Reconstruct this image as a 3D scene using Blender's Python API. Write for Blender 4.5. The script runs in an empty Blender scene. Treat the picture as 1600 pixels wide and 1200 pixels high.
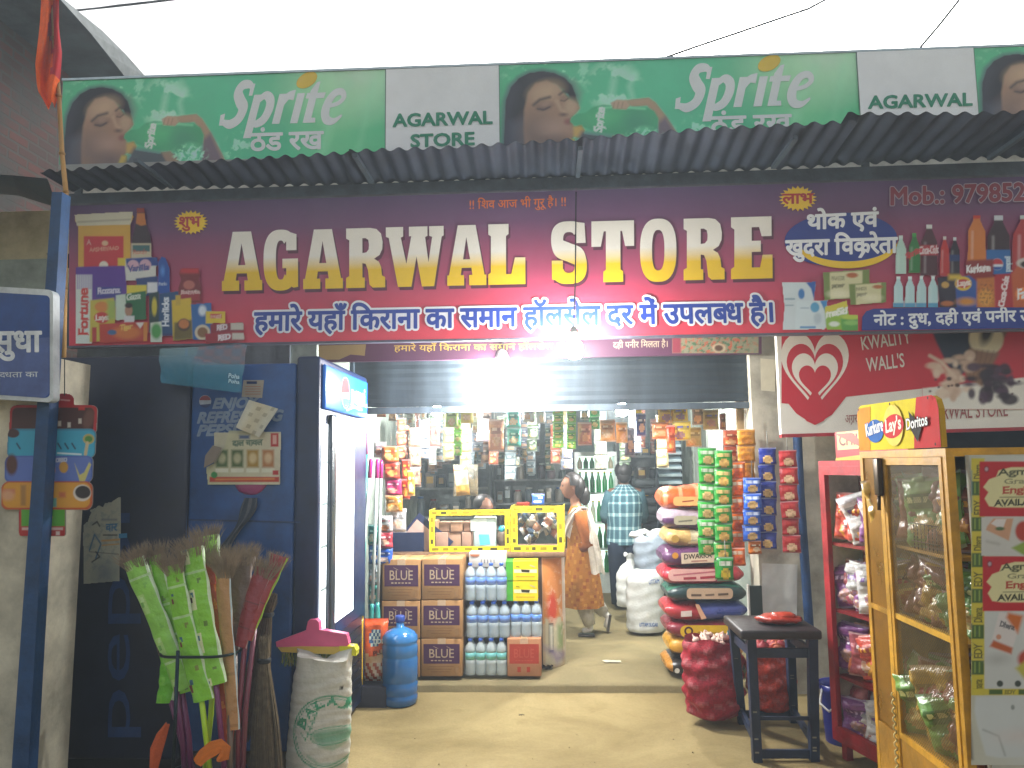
import bpy, bmesh, math, random
import numpy as np
from mathutils import Vector, Matrix, Euler
from mathutils.geometry import delaunay_2d_cdt

random.seed(7)
R = math.radians
scene = bpy.context.scene
COL = scene.collection

# ------------------------------------------------------------------ camera
F = 1200.0                       # focal length in pixels of the 1600 x 1200 photograph
CAM = Vector((0.0, 0.0, 1.65))
CAM_ROT = (Matrix.Rotation(R(2.8), 3, 'Z') @ Matrix.Rotation(R(90 + 6.0), 3, 'X') @ Matrix.Rotation(R(-0.7), 3, 'Z'))
cd = bpy.data.cameras.new('camera')
cd.sensor_width = 36.0
cd.lens = 36.0 * F / 1600.0
cd.clip_start = 0.05
cd.clip_end = 2000
cam = bpy.data.objects.new('camera', cd)
COL.objects.link(cam)
cam.matrix_world = Matrix.Translation(CAM) @ CAM_ROT.to_4x4()
scene.camera = cam

# ------------------------------------------------------------------ sky, sun, exposure
world = bpy.data.worlds.new("World")
scene.world = world
world.use_nodes = True
wn = world.node_tree
bg = wn.nodes['Background']
sky = wn.nodes.new('ShaderNodeTexSky')
sky.sky_type = 'NISHITA'
sky.sun_disc = False
SUN_EL, SUN_ROT = 30, 12
sky.sun_elevation = R(SUN_EL)
sky.sun_rotation = R(SUN_ROT)
sky.dust_density = 6.0
sky.air_density = 1.4
hs = wn.nodes.new('ShaderNodeHueSaturation')     # overcast: the same sky with most of its blue gone
hs.inputs['Saturation'].default_value = 0.22
wn.links.new(sky.outputs[0], hs.inputs['Color'])
wn.links.new(hs.outputs[0], bg.inputs[0])
bg.inputs[1].default_value = 0.15
sd = bpy.data.lights.new('sun', 'SUN')
sd.energy = 0.6
sd.angle = R(40)
sd.color = (1.0, 0.96, 0.9)
sun = bpy.data.objects.new('sun', sd)
COL.objects.link(sun)
sun.rotation_euler = Vector((math.sin(R(SUN_ROT)) * math.cos(R(SUN_EL)), math.cos(R(SUN_ROT)) * math.cos(R(SUN_EL)), math.sin(R(SUN_EL)))).to_track_quat('Z', 'Y').to_euler()
scene.view_settings.view_transform = 'Standard'
scene.view_settings.look = 'None'
scene.view_settings.gamma = 1
scene.view_settings.exposure = 0.85
scene.cycles.use_denoising = True
scene.cycles.max_bounces = 8
scene.cycles.transparent_max_bounces = 24
scene.cycles.caustics_reflective = False
scene.cycles.caustics_refractive = False
scene.cycles.sample_clamp_indirect = 4.0

# ------------------------------------------------------------------ photograph pixel -> place
def ray(px, py):
    return CAM_ROT @ Vector(((px - 800) / F, -(py - 600) / F, -1.0))
def onY(px, py, Y):
    d = ray(px, py); t = (Y - CAM.y) / d.y
    return CAM + d * t
def onZ(px, py, Z):
    d = ray(px, py); t = (Z - CAM.z) / d.z
    return CAM + d * t
def onX(px, py, X):
    d = ray(px, py); t = (X - CAM.x) / d.x
    return CAM + d * t
def mpp(Y):                      # metres per photograph pixel at depth Y
    return Y / F

def C(h, k=1.0):
    h = h.lstrip('#')
    v = [int(h[i:i + 2], 16) / 255 for i in (0, 2, 4)]
    return tuple((c / 12.92 if c <= .04045 else ((c + .055) / 1.055) ** 2.4) * k for c in v)
def lerp(a, b, t):
    return tuple(x + (y - x) * t for x, y in zip(a, b))
def as_col(c):
    return C(c) if isinstance(c, str) else c

# ------------------------------------------------------------------ materials (all procedural, colour from the Col attribute of each mesh)
MATS = {}
def make_mat(name, rough=.6, metal=0, spec=.5, nscale=8, namt=.12, bump=0, bscale=30, coat=0, trans=0, subsurf=0, rough_var=.1, alpha=1, bdist=.01, streak=False, emit=0):
    m = bpy.data.materials.new(name); m.use_nodes = True
    nt = m.node_tree; b = nt.nodes['Principled BSDF']; L = nt.links.new
    at = nt.nodes.new('ShaderNodeAttribute'); at.attribute_name = 'Col'
    tc = nt.nodes.new('ShaderNodeTexCoord')
    src = tc.outputs['Object']
    if streak:
        mp = nt.nodes.new('ShaderNodeMapping'); mp.inputs['Scale'].default_value = (1, 1, .12); L(src, mp.inputs[0]); src2 = mp.outputs[0]
    else:
        src2 = src
    no = nt.nodes.new('ShaderNodeTexNoise'); no.inputs['Scale'].default_value = nscale; no.inputs['Detail'].default_value = 6; no.inputs['Roughness'].default_value = .65
    L(src2, no.inputs['Vector'])
    mr = nt.nodes.new('ShaderNodeMapRange'); mr.inputs[1].default_value = .3; mr.inputs[2].default_value = .7
    mr.inputs[3].default_value = 1 - namt * 1.6; mr.inputs[4].default_value = 1 + namt * .6
    L(no.outputs['Fac'], mr.inputs[0])
    vm = nt.nodes.new('ShaderNodeVectorMath'); vm.operation = 'SCALE'
    L(at.outputs['Color'], vm.inputs[0]); L(mr.outputs[0], vm.inputs['Scale'])
    L(vm.outputs[0], b.inputs['Base Color'])
    mr2 = nt.nodes.new('ShaderNodeMapRange'); mr2.inputs[3].default_value = max(0, rough - rough_var); mr2.inputs[4].default_value = min(1, rough + rough_var)
    L(no.outputs['Fac'], mr2.inputs[0]); L(mr2.outputs[0], b.inputs['Roughness'])
    b.inputs['Metallic'].default_value = metal
    b.inputs['Specular IOR Level'].default_value = spec
    b.inputs['Coat Weight'].default_value = coat
    b.inputs['Coat Roughness'].default_value = .15
    b.inputs['Transmission Weight'].default_value = trans
    b.inputs['Alpha'].default_value = alpha
    if emit:
        L(at.outputs['Color'], b.inputs['Emission Color']); b.inputs['Emission Strength'].default_value = emit
    if bump:
        n2 = nt.nodes.new('ShaderNodeTexNoise'); n2.inputs['Scale'].default_value = bscale; n2.inputs['Detail'].default_value = 4
        L(src, n2.inputs['Vector'])
        bp = nt.nodes.new('ShaderNodeBump'); bp.inputs['Strength'].default_value = bump; bp.inputs['Distance'].default_value = bdist
        L(n2.outputs['Fac'], bp.inputs['Height']); L(bp.outputs[0], b.inputs['Normal'])
    MATS[name] = m
    return m
make_mat('print', .42, spec=.4, nscale=3, namt=.06, bump=.25, bscale=3.5, bdist=.02)
make_mat('paper', .8, spec=.2, nscale=14, namt=.08, bump=.3, bscale=16)
make_mat('matte', .85, spec=.25, nscale=9, namt=.16, bump=.3, bscale=60)
make_mat('cloth', .95, spec=.1, nscale=25, namt=.12, bump=.5, bscale=90)
make_mat('paint', .38, spec=.5, nscale=5, namt=.3, bump=.1, bscale=14, rough_var=.15)
make_mat('oldpaint', .5, spec=.45, nscale=7, namt=.3, bump=.25, bscale=40, rough_var=.2)
make_mat('plastic', .3, spec=.5, nscale=8, namt=.08, rough_var=.08)
make_mat('film', .3, spec=.5, nscale=14, namt=.12, bump=.75, bscale=26, bdist=.012, coat=.2)
make_mat('woven', .55, spec=.35, nscale=10, namt=.1, bump=.6, bscale=45, bdist=.006)
make_mat('card', .85, spec=.2, nscale=11, namt=.1, bump=.15, bscale=30)
make_mat('wood', .7, spec=.3, nscale=22, namt=.25, bump=.3, bscale=40, streak=True)
make_mat('metal', .35, metal=.85, nscale=9, namt=.2, rough_var=.15)
make_mat('tin', .55, metal=.15, nscale=4, namt=.45, rough_var=.2, streak=True)
make_mat('straw', .9, spec=.15, nscale=30, namt=.25)
make_mat('skin', .5, spec=.35, nscale=15, namt=.06, subsurf=.1)
make_mat('hair', .5, spec=.4, nscale=60, namt=.3)
make_mat('water_bottle', .12, spec=.5, nscale=5, namt=.03, alpha=.5)
make_mat('jug', .15, spec=.6, nscale=4, namt=.08, trans=0, coat=.4)
make_mat('clearbag', .2, spec=.6, nscale=9, namt=.05, alpha=.45, bump=.6, bscale=20)
make_mat('amber', .3, spec=.5, nscale=6, namt=.25, alpha=.62)
make_mat('mesh_cloth', .6, spec=.3, nscale=60, namt=.35, bump=.5, bscale=120)
make_mat('plaster', .9, spec=.15, nscale=3, namt=.32, bump=.35, bscale=18)
make_mat('lit_white', .4, emit=1.6, nscale=3, namt=.02)
make_mat('lit_panel', .35, emit=.22, nscale=3, namt=.04)
make_mat('lamp', .4, emit=420, nscale=3, namt=0)
make_mat('lamp_inside', .4, emit=1000, nscale=3, namt=0)

def make_glass():
    m = bpy.data.materials.new('glass'); m.use_nodes = True; nt = m.node_tree; L = nt.links.new
    nt.nodes.remove(nt.nodes['Principled BSDF'])
    out = nt.nodes['Material Output']
    tr = nt.nodes.new('ShaderNodeBsdfTransparent'); tr.inputs[0].default_value = (.98, .99, .98, 1)
    gl = nt.nodes.new('ShaderNodeBsdfGlossy'); gl.inputs['Roughness'].default_value = .08; gl.inputs[0].default_value = (.42, .42, .42, 1)
    fr = nt.nodes.new('ShaderNodeFresnel'); fr.inputs[0].default_value = 1.22
    no = nt.nodes.new('ShaderNodeTexNoise'); no.inputs['Scale'].default_value = 3
    ad = nt.nodes.new('ShaderNodeMath'); ad.operation = 'MULTIPLY_ADD'; ad.inputs[1].default_value = .05
    L(no.outputs['Fac'], ad.inputs[0]); L(fr.outputs[0], ad.inputs[2])
    mx = nt.nodes.new('ShaderNodeMixShader'); ge = nt.nodes.new('ShaderNodeNewGeometry'); fb = nt.nodes.new('ShaderNodeMath'); fb.operation = 'SUBTRACT'; fb.inputs[0].default_value = 1; L(ge.outputs['Backfacing'], fb.inputs[1])
    fm_ = nt.nodes.new('ShaderNodeMath'); fm_.operation = 'MULTIPLY'; L(ad.outputs[0], fm_.inputs[0]); L(fb.outputs[0], fm_.inputs[1])
    L(fm_.outputs[0], mx.inputs[0]); L(tr.outputs[0], mx.inputs[1]); L(gl.outputs[0], mx.inputs[2])
    L(mx.outputs[0], out.inputs[0]); MATS['glass'] = m
make_glass()

def make_ground(name, c1, c2, c3, s=1.0):
    m = bpy.data.materials.new(name); m.use_nodes = True; nt = m.node_tree; b = nt.nodes['Principled BSDF']; L = nt.links.new
    tc = nt.nodes.new('ShaderNodeTexCoord')
    n1 = nt.nodes.new('ShaderNodeTexNoise'); n1.inputs['Scale'].default_value = 1.6 * s; n1.inputs['Detail'].default_value = 8; n1.inputs['Roughness'].default_value = .6; n1.inputs['Distortion'].default_value = .6
    n2 = nt.nodes.new('ShaderNodeTexNoise'); n2.inputs['Scale'].default_value = 70 * s; n2.inputs['Detail'].default_value = 5
    n3 = nt.nodes.new('ShaderNodeTexNoise'); n3.inputs['Scale'].default_value = 7 * s; n3.inputs['Detail'].default_value = 6
    for n in (n1, n2, n3): L(tc.outputs['Object'], n.inputs['Vector'])
    cr = nt.nodes.new('ShaderNodeValToRGB'); e = cr.color_ramp.elements
    e[0].position = .3; e[0].color = (*C(c1), 1); e[1].position = .72; e[1].color = (*C(c2), 1)
    L(n1.outputs['Fac'], cr.inputs[0])
    mr = nt.nodes.new('ShaderNodeMapRange'); mr.inputs[1].default_value = .58; mr.inputs[2].default_value = .72; L(n3.outputs['Fac'], mr.inputs[0])
    mx = nt.nodes.new('ShaderNodeMix'); mx.data_type = 'RGBA'; L(mr.outputs[0], mx.inputs[0]); L(cr.outputs[0], mx.inputs[6]); mx.inputs[7].default_value = (*C(c3), 1)
    mr3 = nt.nodes.new('ShaderNodeMapRange'); mr3.inputs[3].default_value = .82; mr3.inputs[4].default_value = 1.14; L(n2.outputs['Fac'], mr3.inputs[0])
    vm = nt.nodes.new('ShaderNodeVectorMath'); vm.operation = 'SCALE'; L(mx.outputs[2], vm.inputs[0]); L(mr3.outputs[0], vm.inputs['Scale'])
    L(vm.outputs[0], b.inputs['Base Color']); b.inputs['Roughness'].default_value = .92; b.inputs['Specular IOR Level'].default_value = .2
    ad = nt.nodes.new('ShaderNodeMath'); ad.operation = 'MULTIPLY_ADD'; ad.inputs[1].default_value = .25; L(n2.outputs['Fac'], ad.inputs[0]); L(n3.outputs['Fac'], ad.inputs[2])
    bp = nt.nodes.new('ShaderNodeBump'); bp.inputs['Strength'].default_value = .5; bp.inputs['Distance'].default_value = .02; L(ad.outputs[0], bp.inputs['Height']); L(bp.outputs[0], b.inputs['Normal'])
    MATS[name] = m
make_ground('ground_earth', '#786843', '#9d8c62', '#887850')
make_ground('floor_cement', '#73694c', '#8b7e5c', '#7d7352', 1.3)

def make_brick():
    m = bpy.data.materials.new('old_brick'); m.use_nodes = True; nt = m.node_tree; b = nt.nodes['Principled BSDF']; L = nt.links.new
    tc = nt.nodes.new('ShaderNodeTexCoord')
    mp = nt.nodes.new('ShaderNodeMapping'); mp.inputs['Rotation'].default_value = (R(90), 0, R(90))
    sep = nt.nodes.new('ShaderNodeSeparateXYZ'); cmb = nt.nodes.new('ShaderNodeCombineXYZ'); L(tc.outputs['Object'], sep.inputs[0]); L(sep.outputs['Y'], cmb.inputs['X']); L(sep.outputs['Z'], cmb.inputs['Y'])
    br = nt.nodes.new('ShaderNodeTexBrick'); br.inputs['Scale'].default_value = 1; br.inputs['Brick Width'].default_value = .24; br.inputs['Row Height'].default_value = .085; br.inputs['Mortar Size'].default_value = .012
    br.inputs['Color1'].default_value = (*C('#5e322c'), 1); br.inputs['Color2'].default_value = (*C('#40302e'), 1); br.inputs['Mortar'].default_value = (*C('#46423e'), 1)
    L(cmb.outputs[0], br.inputs['Vector'])
    no = nt.nodes.new('ShaderNodeTexNoise'); no.inputs['Scale'].default_value = 2.5; no.inputs['Detail'].default_value = 6; L(tc.outputs['Object'], no.inputs['Vector'])
    mr = nt.nodes.new('ShaderNodeMapRange'); mr.inputs[1].default_value = .45; mr.inputs[2].default_value = .65; L(no.outputs['Fac'], mr.inputs[0])
    mx = nt.nodes.new('ShaderNodeMix'); mx.data_type = 'RGBA'; L(mr.outputs[0], mx.inputs[0]); L(br.outputs['Color'], mx.inputs[6]); mx.inputs[7].default_value = (*C('#3c3c3a'), 1)
    L(mx.outputs[2], b.inputs['Base Color']); b.inputs['Roughness'].default_value = .95
    bp = nt.nodes.new('ShaderNodeBump'); bp.inputs['Distance'].default_value = .02; L(br.outputs['Fac'], bp.inputs['Height']); bp.invert = True; L(bp.outputs[0], b.inputs['Normal'])
    MATS['old_brick'] = m
make_brick()

# ------------------------------------------------------------------ mesh builder
class MB:
    """Collects faces with a colour per corner and a material name per face; build() links them as ONE mesh object in world coordinates."""
    def __init__(s, mat='matte', col='#808080'):
        s.v = []; s.f = []; s.c = []; s.m = []; s.sm = []; s.big = []; s.mat = mat; s.col = as_col(col)
    def vert(s, p):
        s.v.append((p[0], p[1], p[2])); return len(s.v) - 1
    def face(s, pts, col=None, mat=None, smooth=False):
        idx = [s.vert(p) for p in pts]; s.iface(idx, col, mat, smooth)
    def iface(s, idx, col=None, mat=None, smooth=False):
        c = s.col if col is None else as_col(col)
        if c and isinstance(c[0], (tuple, list)): cc = [as_col(x) for x in c]
        else: cc = [c] * len(idx)
        s.f.append(tuple(idx)); s.c.extend(cc); s.m.append(mat or s.mat); s.sm.append(smooth)
    def box(s, lo, hi, col=None, mat=None, M=None, taper=None):
        x0, y0, z0 = lo; x1, y1, z1 = hi
        P = [Vector(p) for p in ((x0, y0, z0), (x1, y0, z0), (x1, y1, z0), (x0, y1, z0), (x0, y0, z1), (x1, y0, z1), (x1, y1, z1), (x0, y1, z1))]
        if M is not None: P = [M @ p for p in P]
        s.hexa(P, col, mat)
    def hexa(s, P, col=None, mat=None):
        i = [s.vert(p) for p in P]
        for q in ((0, 3, 2, 1), (4, 5, 6, 7), (0, 1, 5, 4), (1, 2, 6, 5), (2, 3, 7, 6), (3, 0, 4, 7)):
            s.iface([i[k] for k in q], col, mat)
    def rbox(s, lo, hi, r=.01, col=None, mat=None, M=None, seg=2):
        """box with rounded edges: superellipsoid-free, bevelled by bmesh"""
        bm = bmesh.new(); bmesh.ops.create_cube(bm, size=1)
        for v in bm.verts: v.co = Vector((lo[k] + (v.co[k] + .5) * (hi[k] - lo[k]) for k in range(3)))
        bmesh.ops.bevel(bm, geom=bm.edges[:], offset=r, segments=seg, affect='EDGES', profile=.5)
        base = len(s.v)
        for v in bm.verts: s.vert(M @ v.co if M is not None else v.co)
        bm.verts.index_update()
        for f in bm.faces: s.iface([base + v.index for v in f.verts], col, mat, True)
        bm.free()
    def tube(s, pts, r, col=None, mat=None, n=8, cap=True, smooth=True):
        pts = [Vector(p) for p in pts]; rs = r if isinstance(r, (list, tuple)) else [r] * len(pts)
        cols = col if isinstance(col, list) else None
        rings = []; ref = Vector((0, 0, 1)); up = None
        for i, p in enumerate(pts):
            t = (pts[min(i + 1, len(pts) - 1)] - pts[max(i - 1, 0)])
            if t.length < 1e-9: t = Vector((0, 0, 1))
            t.normalize()
            if up is None:
                up = Vector((1, 0, 0)) if abs(t.x) < .8 else Vector((0, 1, 0))
            a = (up - t * up.dot(t)).normalized(); b = t.cross(a); up = a
            rings.append([s.vert(p + (a * math.cos(2 * math.pi * k / n) + b * math.sin(2 * math.pi * k / n)) * rs[i]) for k in range(n)])
        for i in range(len(rings) - 1):
            for k in range(n):
                q = [rings[i][k], rings[i][(k + 1) % n], rings[i + 1][(k + 1) % n], rings[i + 1][k]]
                if cols: s.iface(q, [cols[i], cols[i], cols[i + 1], cols[i + 1]], mat, smooth)
                else: s.iface(q, col, mat, smooth)
        if cap:
            s.iface(rings[0][::-1], cols[0] if cols else col, mat); s.iface(rings[-1], cols[-1] if cols else col, mat)
    def lathe(s, base, prof, col=None, mat=None, n=20, axis=None, smooth=True):
        """prof: list of (radius, height[, colour]); turned about Z through base (or along AXIS)"""
        base = Vector(base); M = Matrix.Identity(3)
        if axis is not None: M = Vector((0, 0, 1)).rotation_difference(Vector(axis)).to_matrix()
        rings = []
        for p in prof:
            rings.append([s.vert(base + M @ Vector((p[0] * math.cos(2 * math.pi * k / n), p[0] * math.sin(2 * math.pi * k / n), p[1]))) for k in range(n)])
        for i in range(len(prof) - 1):
            c = prof[i][2] if len(prof[i]) > 2 else col
            for k in range(n):
                s.iface([rings[i][k], rings[i][(k + 1) % n], rings[i + 1][(k + 1) % n], rings[i + 1][k]], c, mat, smooth)
        if prof[0][0] > 1e-5: s.iface(rings[0][::-1], prof[0][2] if len(prof[0]) > 2 else col, mat)
        if prof[-1][0] > 1e-5: s.iface(rings[-1], prof[-1][2] if len(prof[-1]) > 2 else col, mat)
    def grid(s, P, colf=None, mat=None, smooth=True, wrap=False):
        """P: rows of points; colf(i, j) colour of a face (or of a corner when it is called with floats)"""
        n, m = len(P), len(P[0]); idx = [[s.vert(p) for p in row] for row in P]
        for i in range(n - 1):
            for j in range(m if wrap else m - 1):
                k = (j + 1) % m
                s.iface([idx[i][j], idx[i][k], idx[i + 1][k], idx[i + 1][j]], colf(i, j) if colf else None, mat, smooth)
        return idx
    def blob(s, c, r, col=None, mat=None, n=12, m=8, M=None, bump=0):
        c = Vector(c); rx, ry, rz = r if isinstance(r, (tuple, list)) else (r, r, r); rows = []
        for i in range(m + 1):
            a = math.pi * i / m; row = []
            for k in range(n):
                b = 2 * math.pi * k / n; q = 1 + (random.uniform(-bump, bump) if 0 < i < m else 0)
                p = Vector((rx * math.sin(a) * math.cos(b), ry * math.sin(a) * math.sin(b), -rz * math.cos(a))) * q
                row.append(c + (M @ p if M is not None else p))
            rows.append(row)
        s.grid(rows, (lambda i, j: col) if col is not None else None, mat, True, True)
    def build(s, name, parent=None, origin=None):
        V = np.array(s.v, dtype=np.float64).reshape(-1, 3) if s.v else np.zeros((0, 3))
        root = parent
        if parent is None:
            allv = [V] + [b[0] for b in s.big]
            A = np.concatenate([a for a in allv if len(a)])
            lo, hi = A.min(0), A.max(0)
            org = np.array(origin if origin is not None else ((lo[0] + hi[0]) / 2, (lo[1] + hi[1]) / 2, lo[2]))
        else:
            while root.parent is not None: root = root.parent
            org = np.array(root.location)
        nv = len(V); lens = [len(f) for f in s.f]; loops = [i for f in s.f for i in f]
        cols = np.array(s.c, dtype=np.float32).reshape(-1, 3) if s.c else np.zeros((0, 3), np.float32)
        mnames = list(dict.fromkeys(s.m + [b[3] for b in s.big])); mi = {n: k for k, n in enumerate(mnames)}
        mats = [mi[x] for x in s.m]; sm = list(s.sm)
        L = [np.array(loops, dtype=np.int32)]; LN = [np.array(lens, dtype=np.int32)]; CC = [cols]; VV = [V]; MI = [np.array(mats, dtype=np.int32)]; SM = [np.array(sm, dtype=bool)]
        off = nv
        for (bv, bf, bc, bmn) in s.big:
            VV.append(bv); L.append((bf + off).astype(np.int32).ravel()); LN.append(np.full(len(bf), bf.shape[1], np.int32)); CC.append(bc[bf.ravel()].astype(np.float32))
            MI.append(np.full(len(bf), mi[bmn], np.int32)); SM.append(np.zeros(len(bf), bool)); off += len(bv)
        VV = np.concatenate(VV) - org; L = np.concatenate(L); LN = np.concatenate(LN); CC = np.concatenate(CC); MI = np.concatenate(MI); SM = np.concatenate(SM)
        me = bpy.data.meshes.new(name)
        me.vertices.add(len(VV)); me.vertices.foreach_set('co', VV.astype(np.float32).ravel())
        me.loops.add(len(L)); me.loops.foreach_set('vertex_index', L)
        me.polygons.add(len(LN)); st = np.concatenate([[0], np.cumsum(LN)[:-1]]).astype(np.int32) if len(LN) else np.zeros(0, np.int32)
        me.polygons.foreach_set('loop_start', st); me.polygons.foreach_set('loop_total', LN)
        for n in mnames: me.materials.append(MATS[n])
        me.polygons.foreach_set('material_index', MI); me.polygons.foreach_set('use_smooth', SM)
        a = me.color_attributes.new('Col', 'FLOAT_COLOR', 'CORNER')
        a.data.foreach_set('color', np.concatenate([CC, np.ones((len(CC), 1), np.float32)], 1).ravel())
        me.update(calc_edges=True); me.validate()
        o = bpy.data.objects.new(name, me); COL.objects.link(o)
        if parent is None: o.location = org
        else: o.parent = parent
        return o

def tag(o, label, cat, group=None, kind=None):
    o['label'] = label; o['category'] = cat
    if group: o['group'] = group
    if kind: o['kind'] = kind
    return o
def thing(name, label, cat, loc, group=None):
    o = bpy.data.objects.new(name, None); COL.objects.link(o); o.location = loc; o.empty_display_size = .1
    return tag(o, label, cat, group)
def struct(mb, name, label=None):
    o = mb.build(name); o['kind'] = 'structure'
    if label: o['label'] = label; o['category'] = name.replace('_', ' ')
    return o
def single(mb, name, label, cat, group=None):
    return tag(mb.build(name), label, cat, group)
def kids(o):
    return [c for c in COL.objects if c.parent == o]
def dup(root, loc, rotz=0.0, label=None, group=None, scale=None):
    r = root.copy(); COL.objects.link(r); r.location = loc; r.rotation_euler = (0, 0, rotz)
    if scale: r.scale = scale
    if label: r['label'] = label
    if group: r['group'] = group
    for ch in list(root.children):
        c = ch.copy(); COL.objects.link(c); c.parent = r
        for g in list(ch.children):
            d = g.copy(); COL.objects.link(d); d.parent = c
    return r

# ------------------------------------------------------------------ lettering: glyph outlines as triangles, own layout for Devanagari
GLY = {}
def load_glyphs(chars):
    obs = []
    for ch in sorted(set(chars)):
        if ch in GLY or ch in ' \x01\x02': continue
        pair = []
        for body in (ch, ch + '\u0964', '\u0964'):
            cu = bpy.data.curves.new('t', 'FONT'); cu.body = body; cu.resolution_u = 3
            o = bpy.data.objects.new('t', cu); COL.objects.link(o); pair.append(o)
        obs.append((ch, pair))
    bpy.context.view_layer.update()
    dg = bpy.context.evaluated_depsgraph_get()
    for ch, (a, b, d) in obs:
        def tri(o):
            me = bpy.data.meshes.new_from_object(o.evaluated_get(dg)); me.calc_loop_triangles()
            v = [(x.co.x, x.co.y) for x in me.vertices]; t = [tuple(v[i] for i in lt.vertices) for lt in me.loop_triangles]
            bpy.data.meshes.remove(me); return t
        ta = tri(a); tb = tri(b); tdd = tri(d)
        bar = min(p[0] for t in tdd for p in t); adv = 0.0
        far = max((p[0] for t in tb for p in t), default=0); w = max(p[0] for t in tdd for p in t)
        adv = far - w
        GLY[ch] = (ta, adv)
    for ch, pr in obs:
        for o in pr:
            cu = o.data; bpy.data.objects.remove(o); bpy.data.curves.remove(cu)
def clip_x(tris, x, keep_left=True):
    out = []
    for t in tris:
        p = []; n = len(t)
        for i in range(n):
            a, b = t[i], t[(i + 1) % n]; ia = (a[0] <= x) == keep_left; ib = (b[0] <= x) == keep_left
            if ia: p.append(a)
            if ia != ib:
                k = (x - a[0]) / (b[0] - a[0]); p.append((x, a[1] + k * (b[1] - a[1])))
        for i in range(1, len(p) - 1): out.append((p[0], p[i], p[i + 1]))
    return out
def slice_y(tris, ys):
    for y in ys:
        nt = []
        for t in tris:
            sw = [(b, a) for a, b in t]
            for side in (True, False):
                for q in clip_x([sw], y, side): nt.append(tuple((b, a) for a, b in q))
        tris = nt
    return tris
def layout(s, shear=0.0, track=0.0):
    """string -> triangles in em units. \x01 after a consonant: its half form; \x02: a ra-stroke below it. Short i is moved before its consonant."""
    load_glyphs(s)
    seq = list(s); i = 0
    while i < len(seq):                                    # short i sign: visual order
        if seq[i] == '\u093f':
            j = i - 1
            while j > 0 and (seq[j] in '\x02' or seq[j - 1] == '\x01'): j -= 1
            seq.insert(j, seq.pop(i))
        i += 1
    x = 0.0; out = []
    for k, ch in enumerate(seq):
        if ch == ' ': x += .28 + track; continue
        if ch == '\x01': continue
        if ch == '\x02':
            w = .5; out += [((x - .52, -.16), (x - .42, -.16), (x - .2, .14)), ((x - .52, -.16), (x - .2, .14), (x - .28, .16))]; continue
        t, adv = GLY[ch]
        if k + 1 < len(seq) and seq[k + 1] == '\x01':
            cut = max(p[0] for q in t for p in q) - .13; t = clip_x(t, cut); adv = cut
        out += [tuple((p[0] + x, p[1]) for p in q) for q in t]
        x += adv * (.74 if ch == '\u093f' else 1) + (track if adv > .01 else 0)
    if shear: out = [tuple((p[0] + shear * p[1], p[1]) for p in q) for q in out]
    return out, x
def union(tris, bold=0.0):
    """one set of non-overlapping triangles covering TRIS grown by BOLD all round"""
    polys = [list(t) for t in tris]
    if bold > 0:
        cnt = {}
        for t in tris:
            for a, b in ((0, 1), (1, 2), (2, 0)):
                k = (tuple(round(c, 5) for c in t[a]), tuple(round(c, 5) for c in t[b])); kk = k if k[0] < k[1] else (k[1], k[0])
                cnt[kk] = cnt.get(kk, 0) + 1
        pts = set()
        for (a, b), n in cnt.items():
            if n != 1: continue
            d = Vector((b[0] - a[0], b[1] - a[1]))
            if d.length < 1e-6: continue
            q = Vector((-d.y, d.x)).normalized() * bold
            polys.append([(a[0] - q.x, a[1] - q.y), (b[0] - q.x, b[1] - q.y), (b[0] + q.x, b[1] + q.y), (a[0] + q.x, a[1] + q.y)])
            pts.add(a); pts.add(b)
        last = []
        for p in pts:
            if any(abs(p[0] - l[0]) + abs(p[1] - l[1]) < bold * .5 for l in last[-60:]): continue
            last.append(p)
            polys.append([(p[0] + bold * math.cos(k * math.pi / 4 + .2), p[1] + bold * math.sin(k * math.pi / 4 + .2)) for k in range(8)])
    vs = []; fs = []
    for p in polys:
        a2 = sum(p[i][0] * p[(i + 1) % len(p)][1] - p[(i + 1) % len(p)][0] * p[i][1] for i in range(len(p)))
        if abs(a2) < 1e-10: continue
        if a2 < 0: p = p[::-1]
        fs.append(list(range(len(vs), len(vs) + len(p)))); vs += [Vector(q) for q in p]
    ov, oe, of, _, _, orf = delaunay_2d_cdt(vs, [], fs, 1, 1e-5)
    return [tuple((ov[i].x, ov[i].y) for i in f) for f, o in zip(of, orf) if o]

# ------------------------------------------------------------------ flat printed boards
class Board:
    """a plane in the place: print is laid on it in its own metres (u right, v up), each layer a hair proud of the last"""
    def __init__(s, p0, u, v):
        s.p = Vector(p0); s.u = Vector(u).normalized(); v = Vector(v); s.v = (v - s.u * v.dot(s.u)).normalized(); s.n = s.u.cross(s.v)
        s.layer = 1; s.step = .0006
    def uv(s, px, py):
        d = ray(px, py); t = (s.p - CAM).dot(s.n) / d.dot(s.n); q = CAM + d * t - s.p
        return (q.dot(s.u), q.dot(s.v))
    def at(s, uv, off=0.0):
        return s.p + s.u * uv[0] + s.v * uv[1] + s.n * off
    def up(s):
        s.layer += 1; return s.layer * s.step
def boardY(Y):
    return Board((0, Y, 0), (1, 0, 0), (0, 0, 1))
def boardX(X, facing=-1):        # a plane X = const seen from its -X side: u runs toward -Y
    return Board((X, 0, 0), (0, facing, 0), (0, 0, 1))

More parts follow.
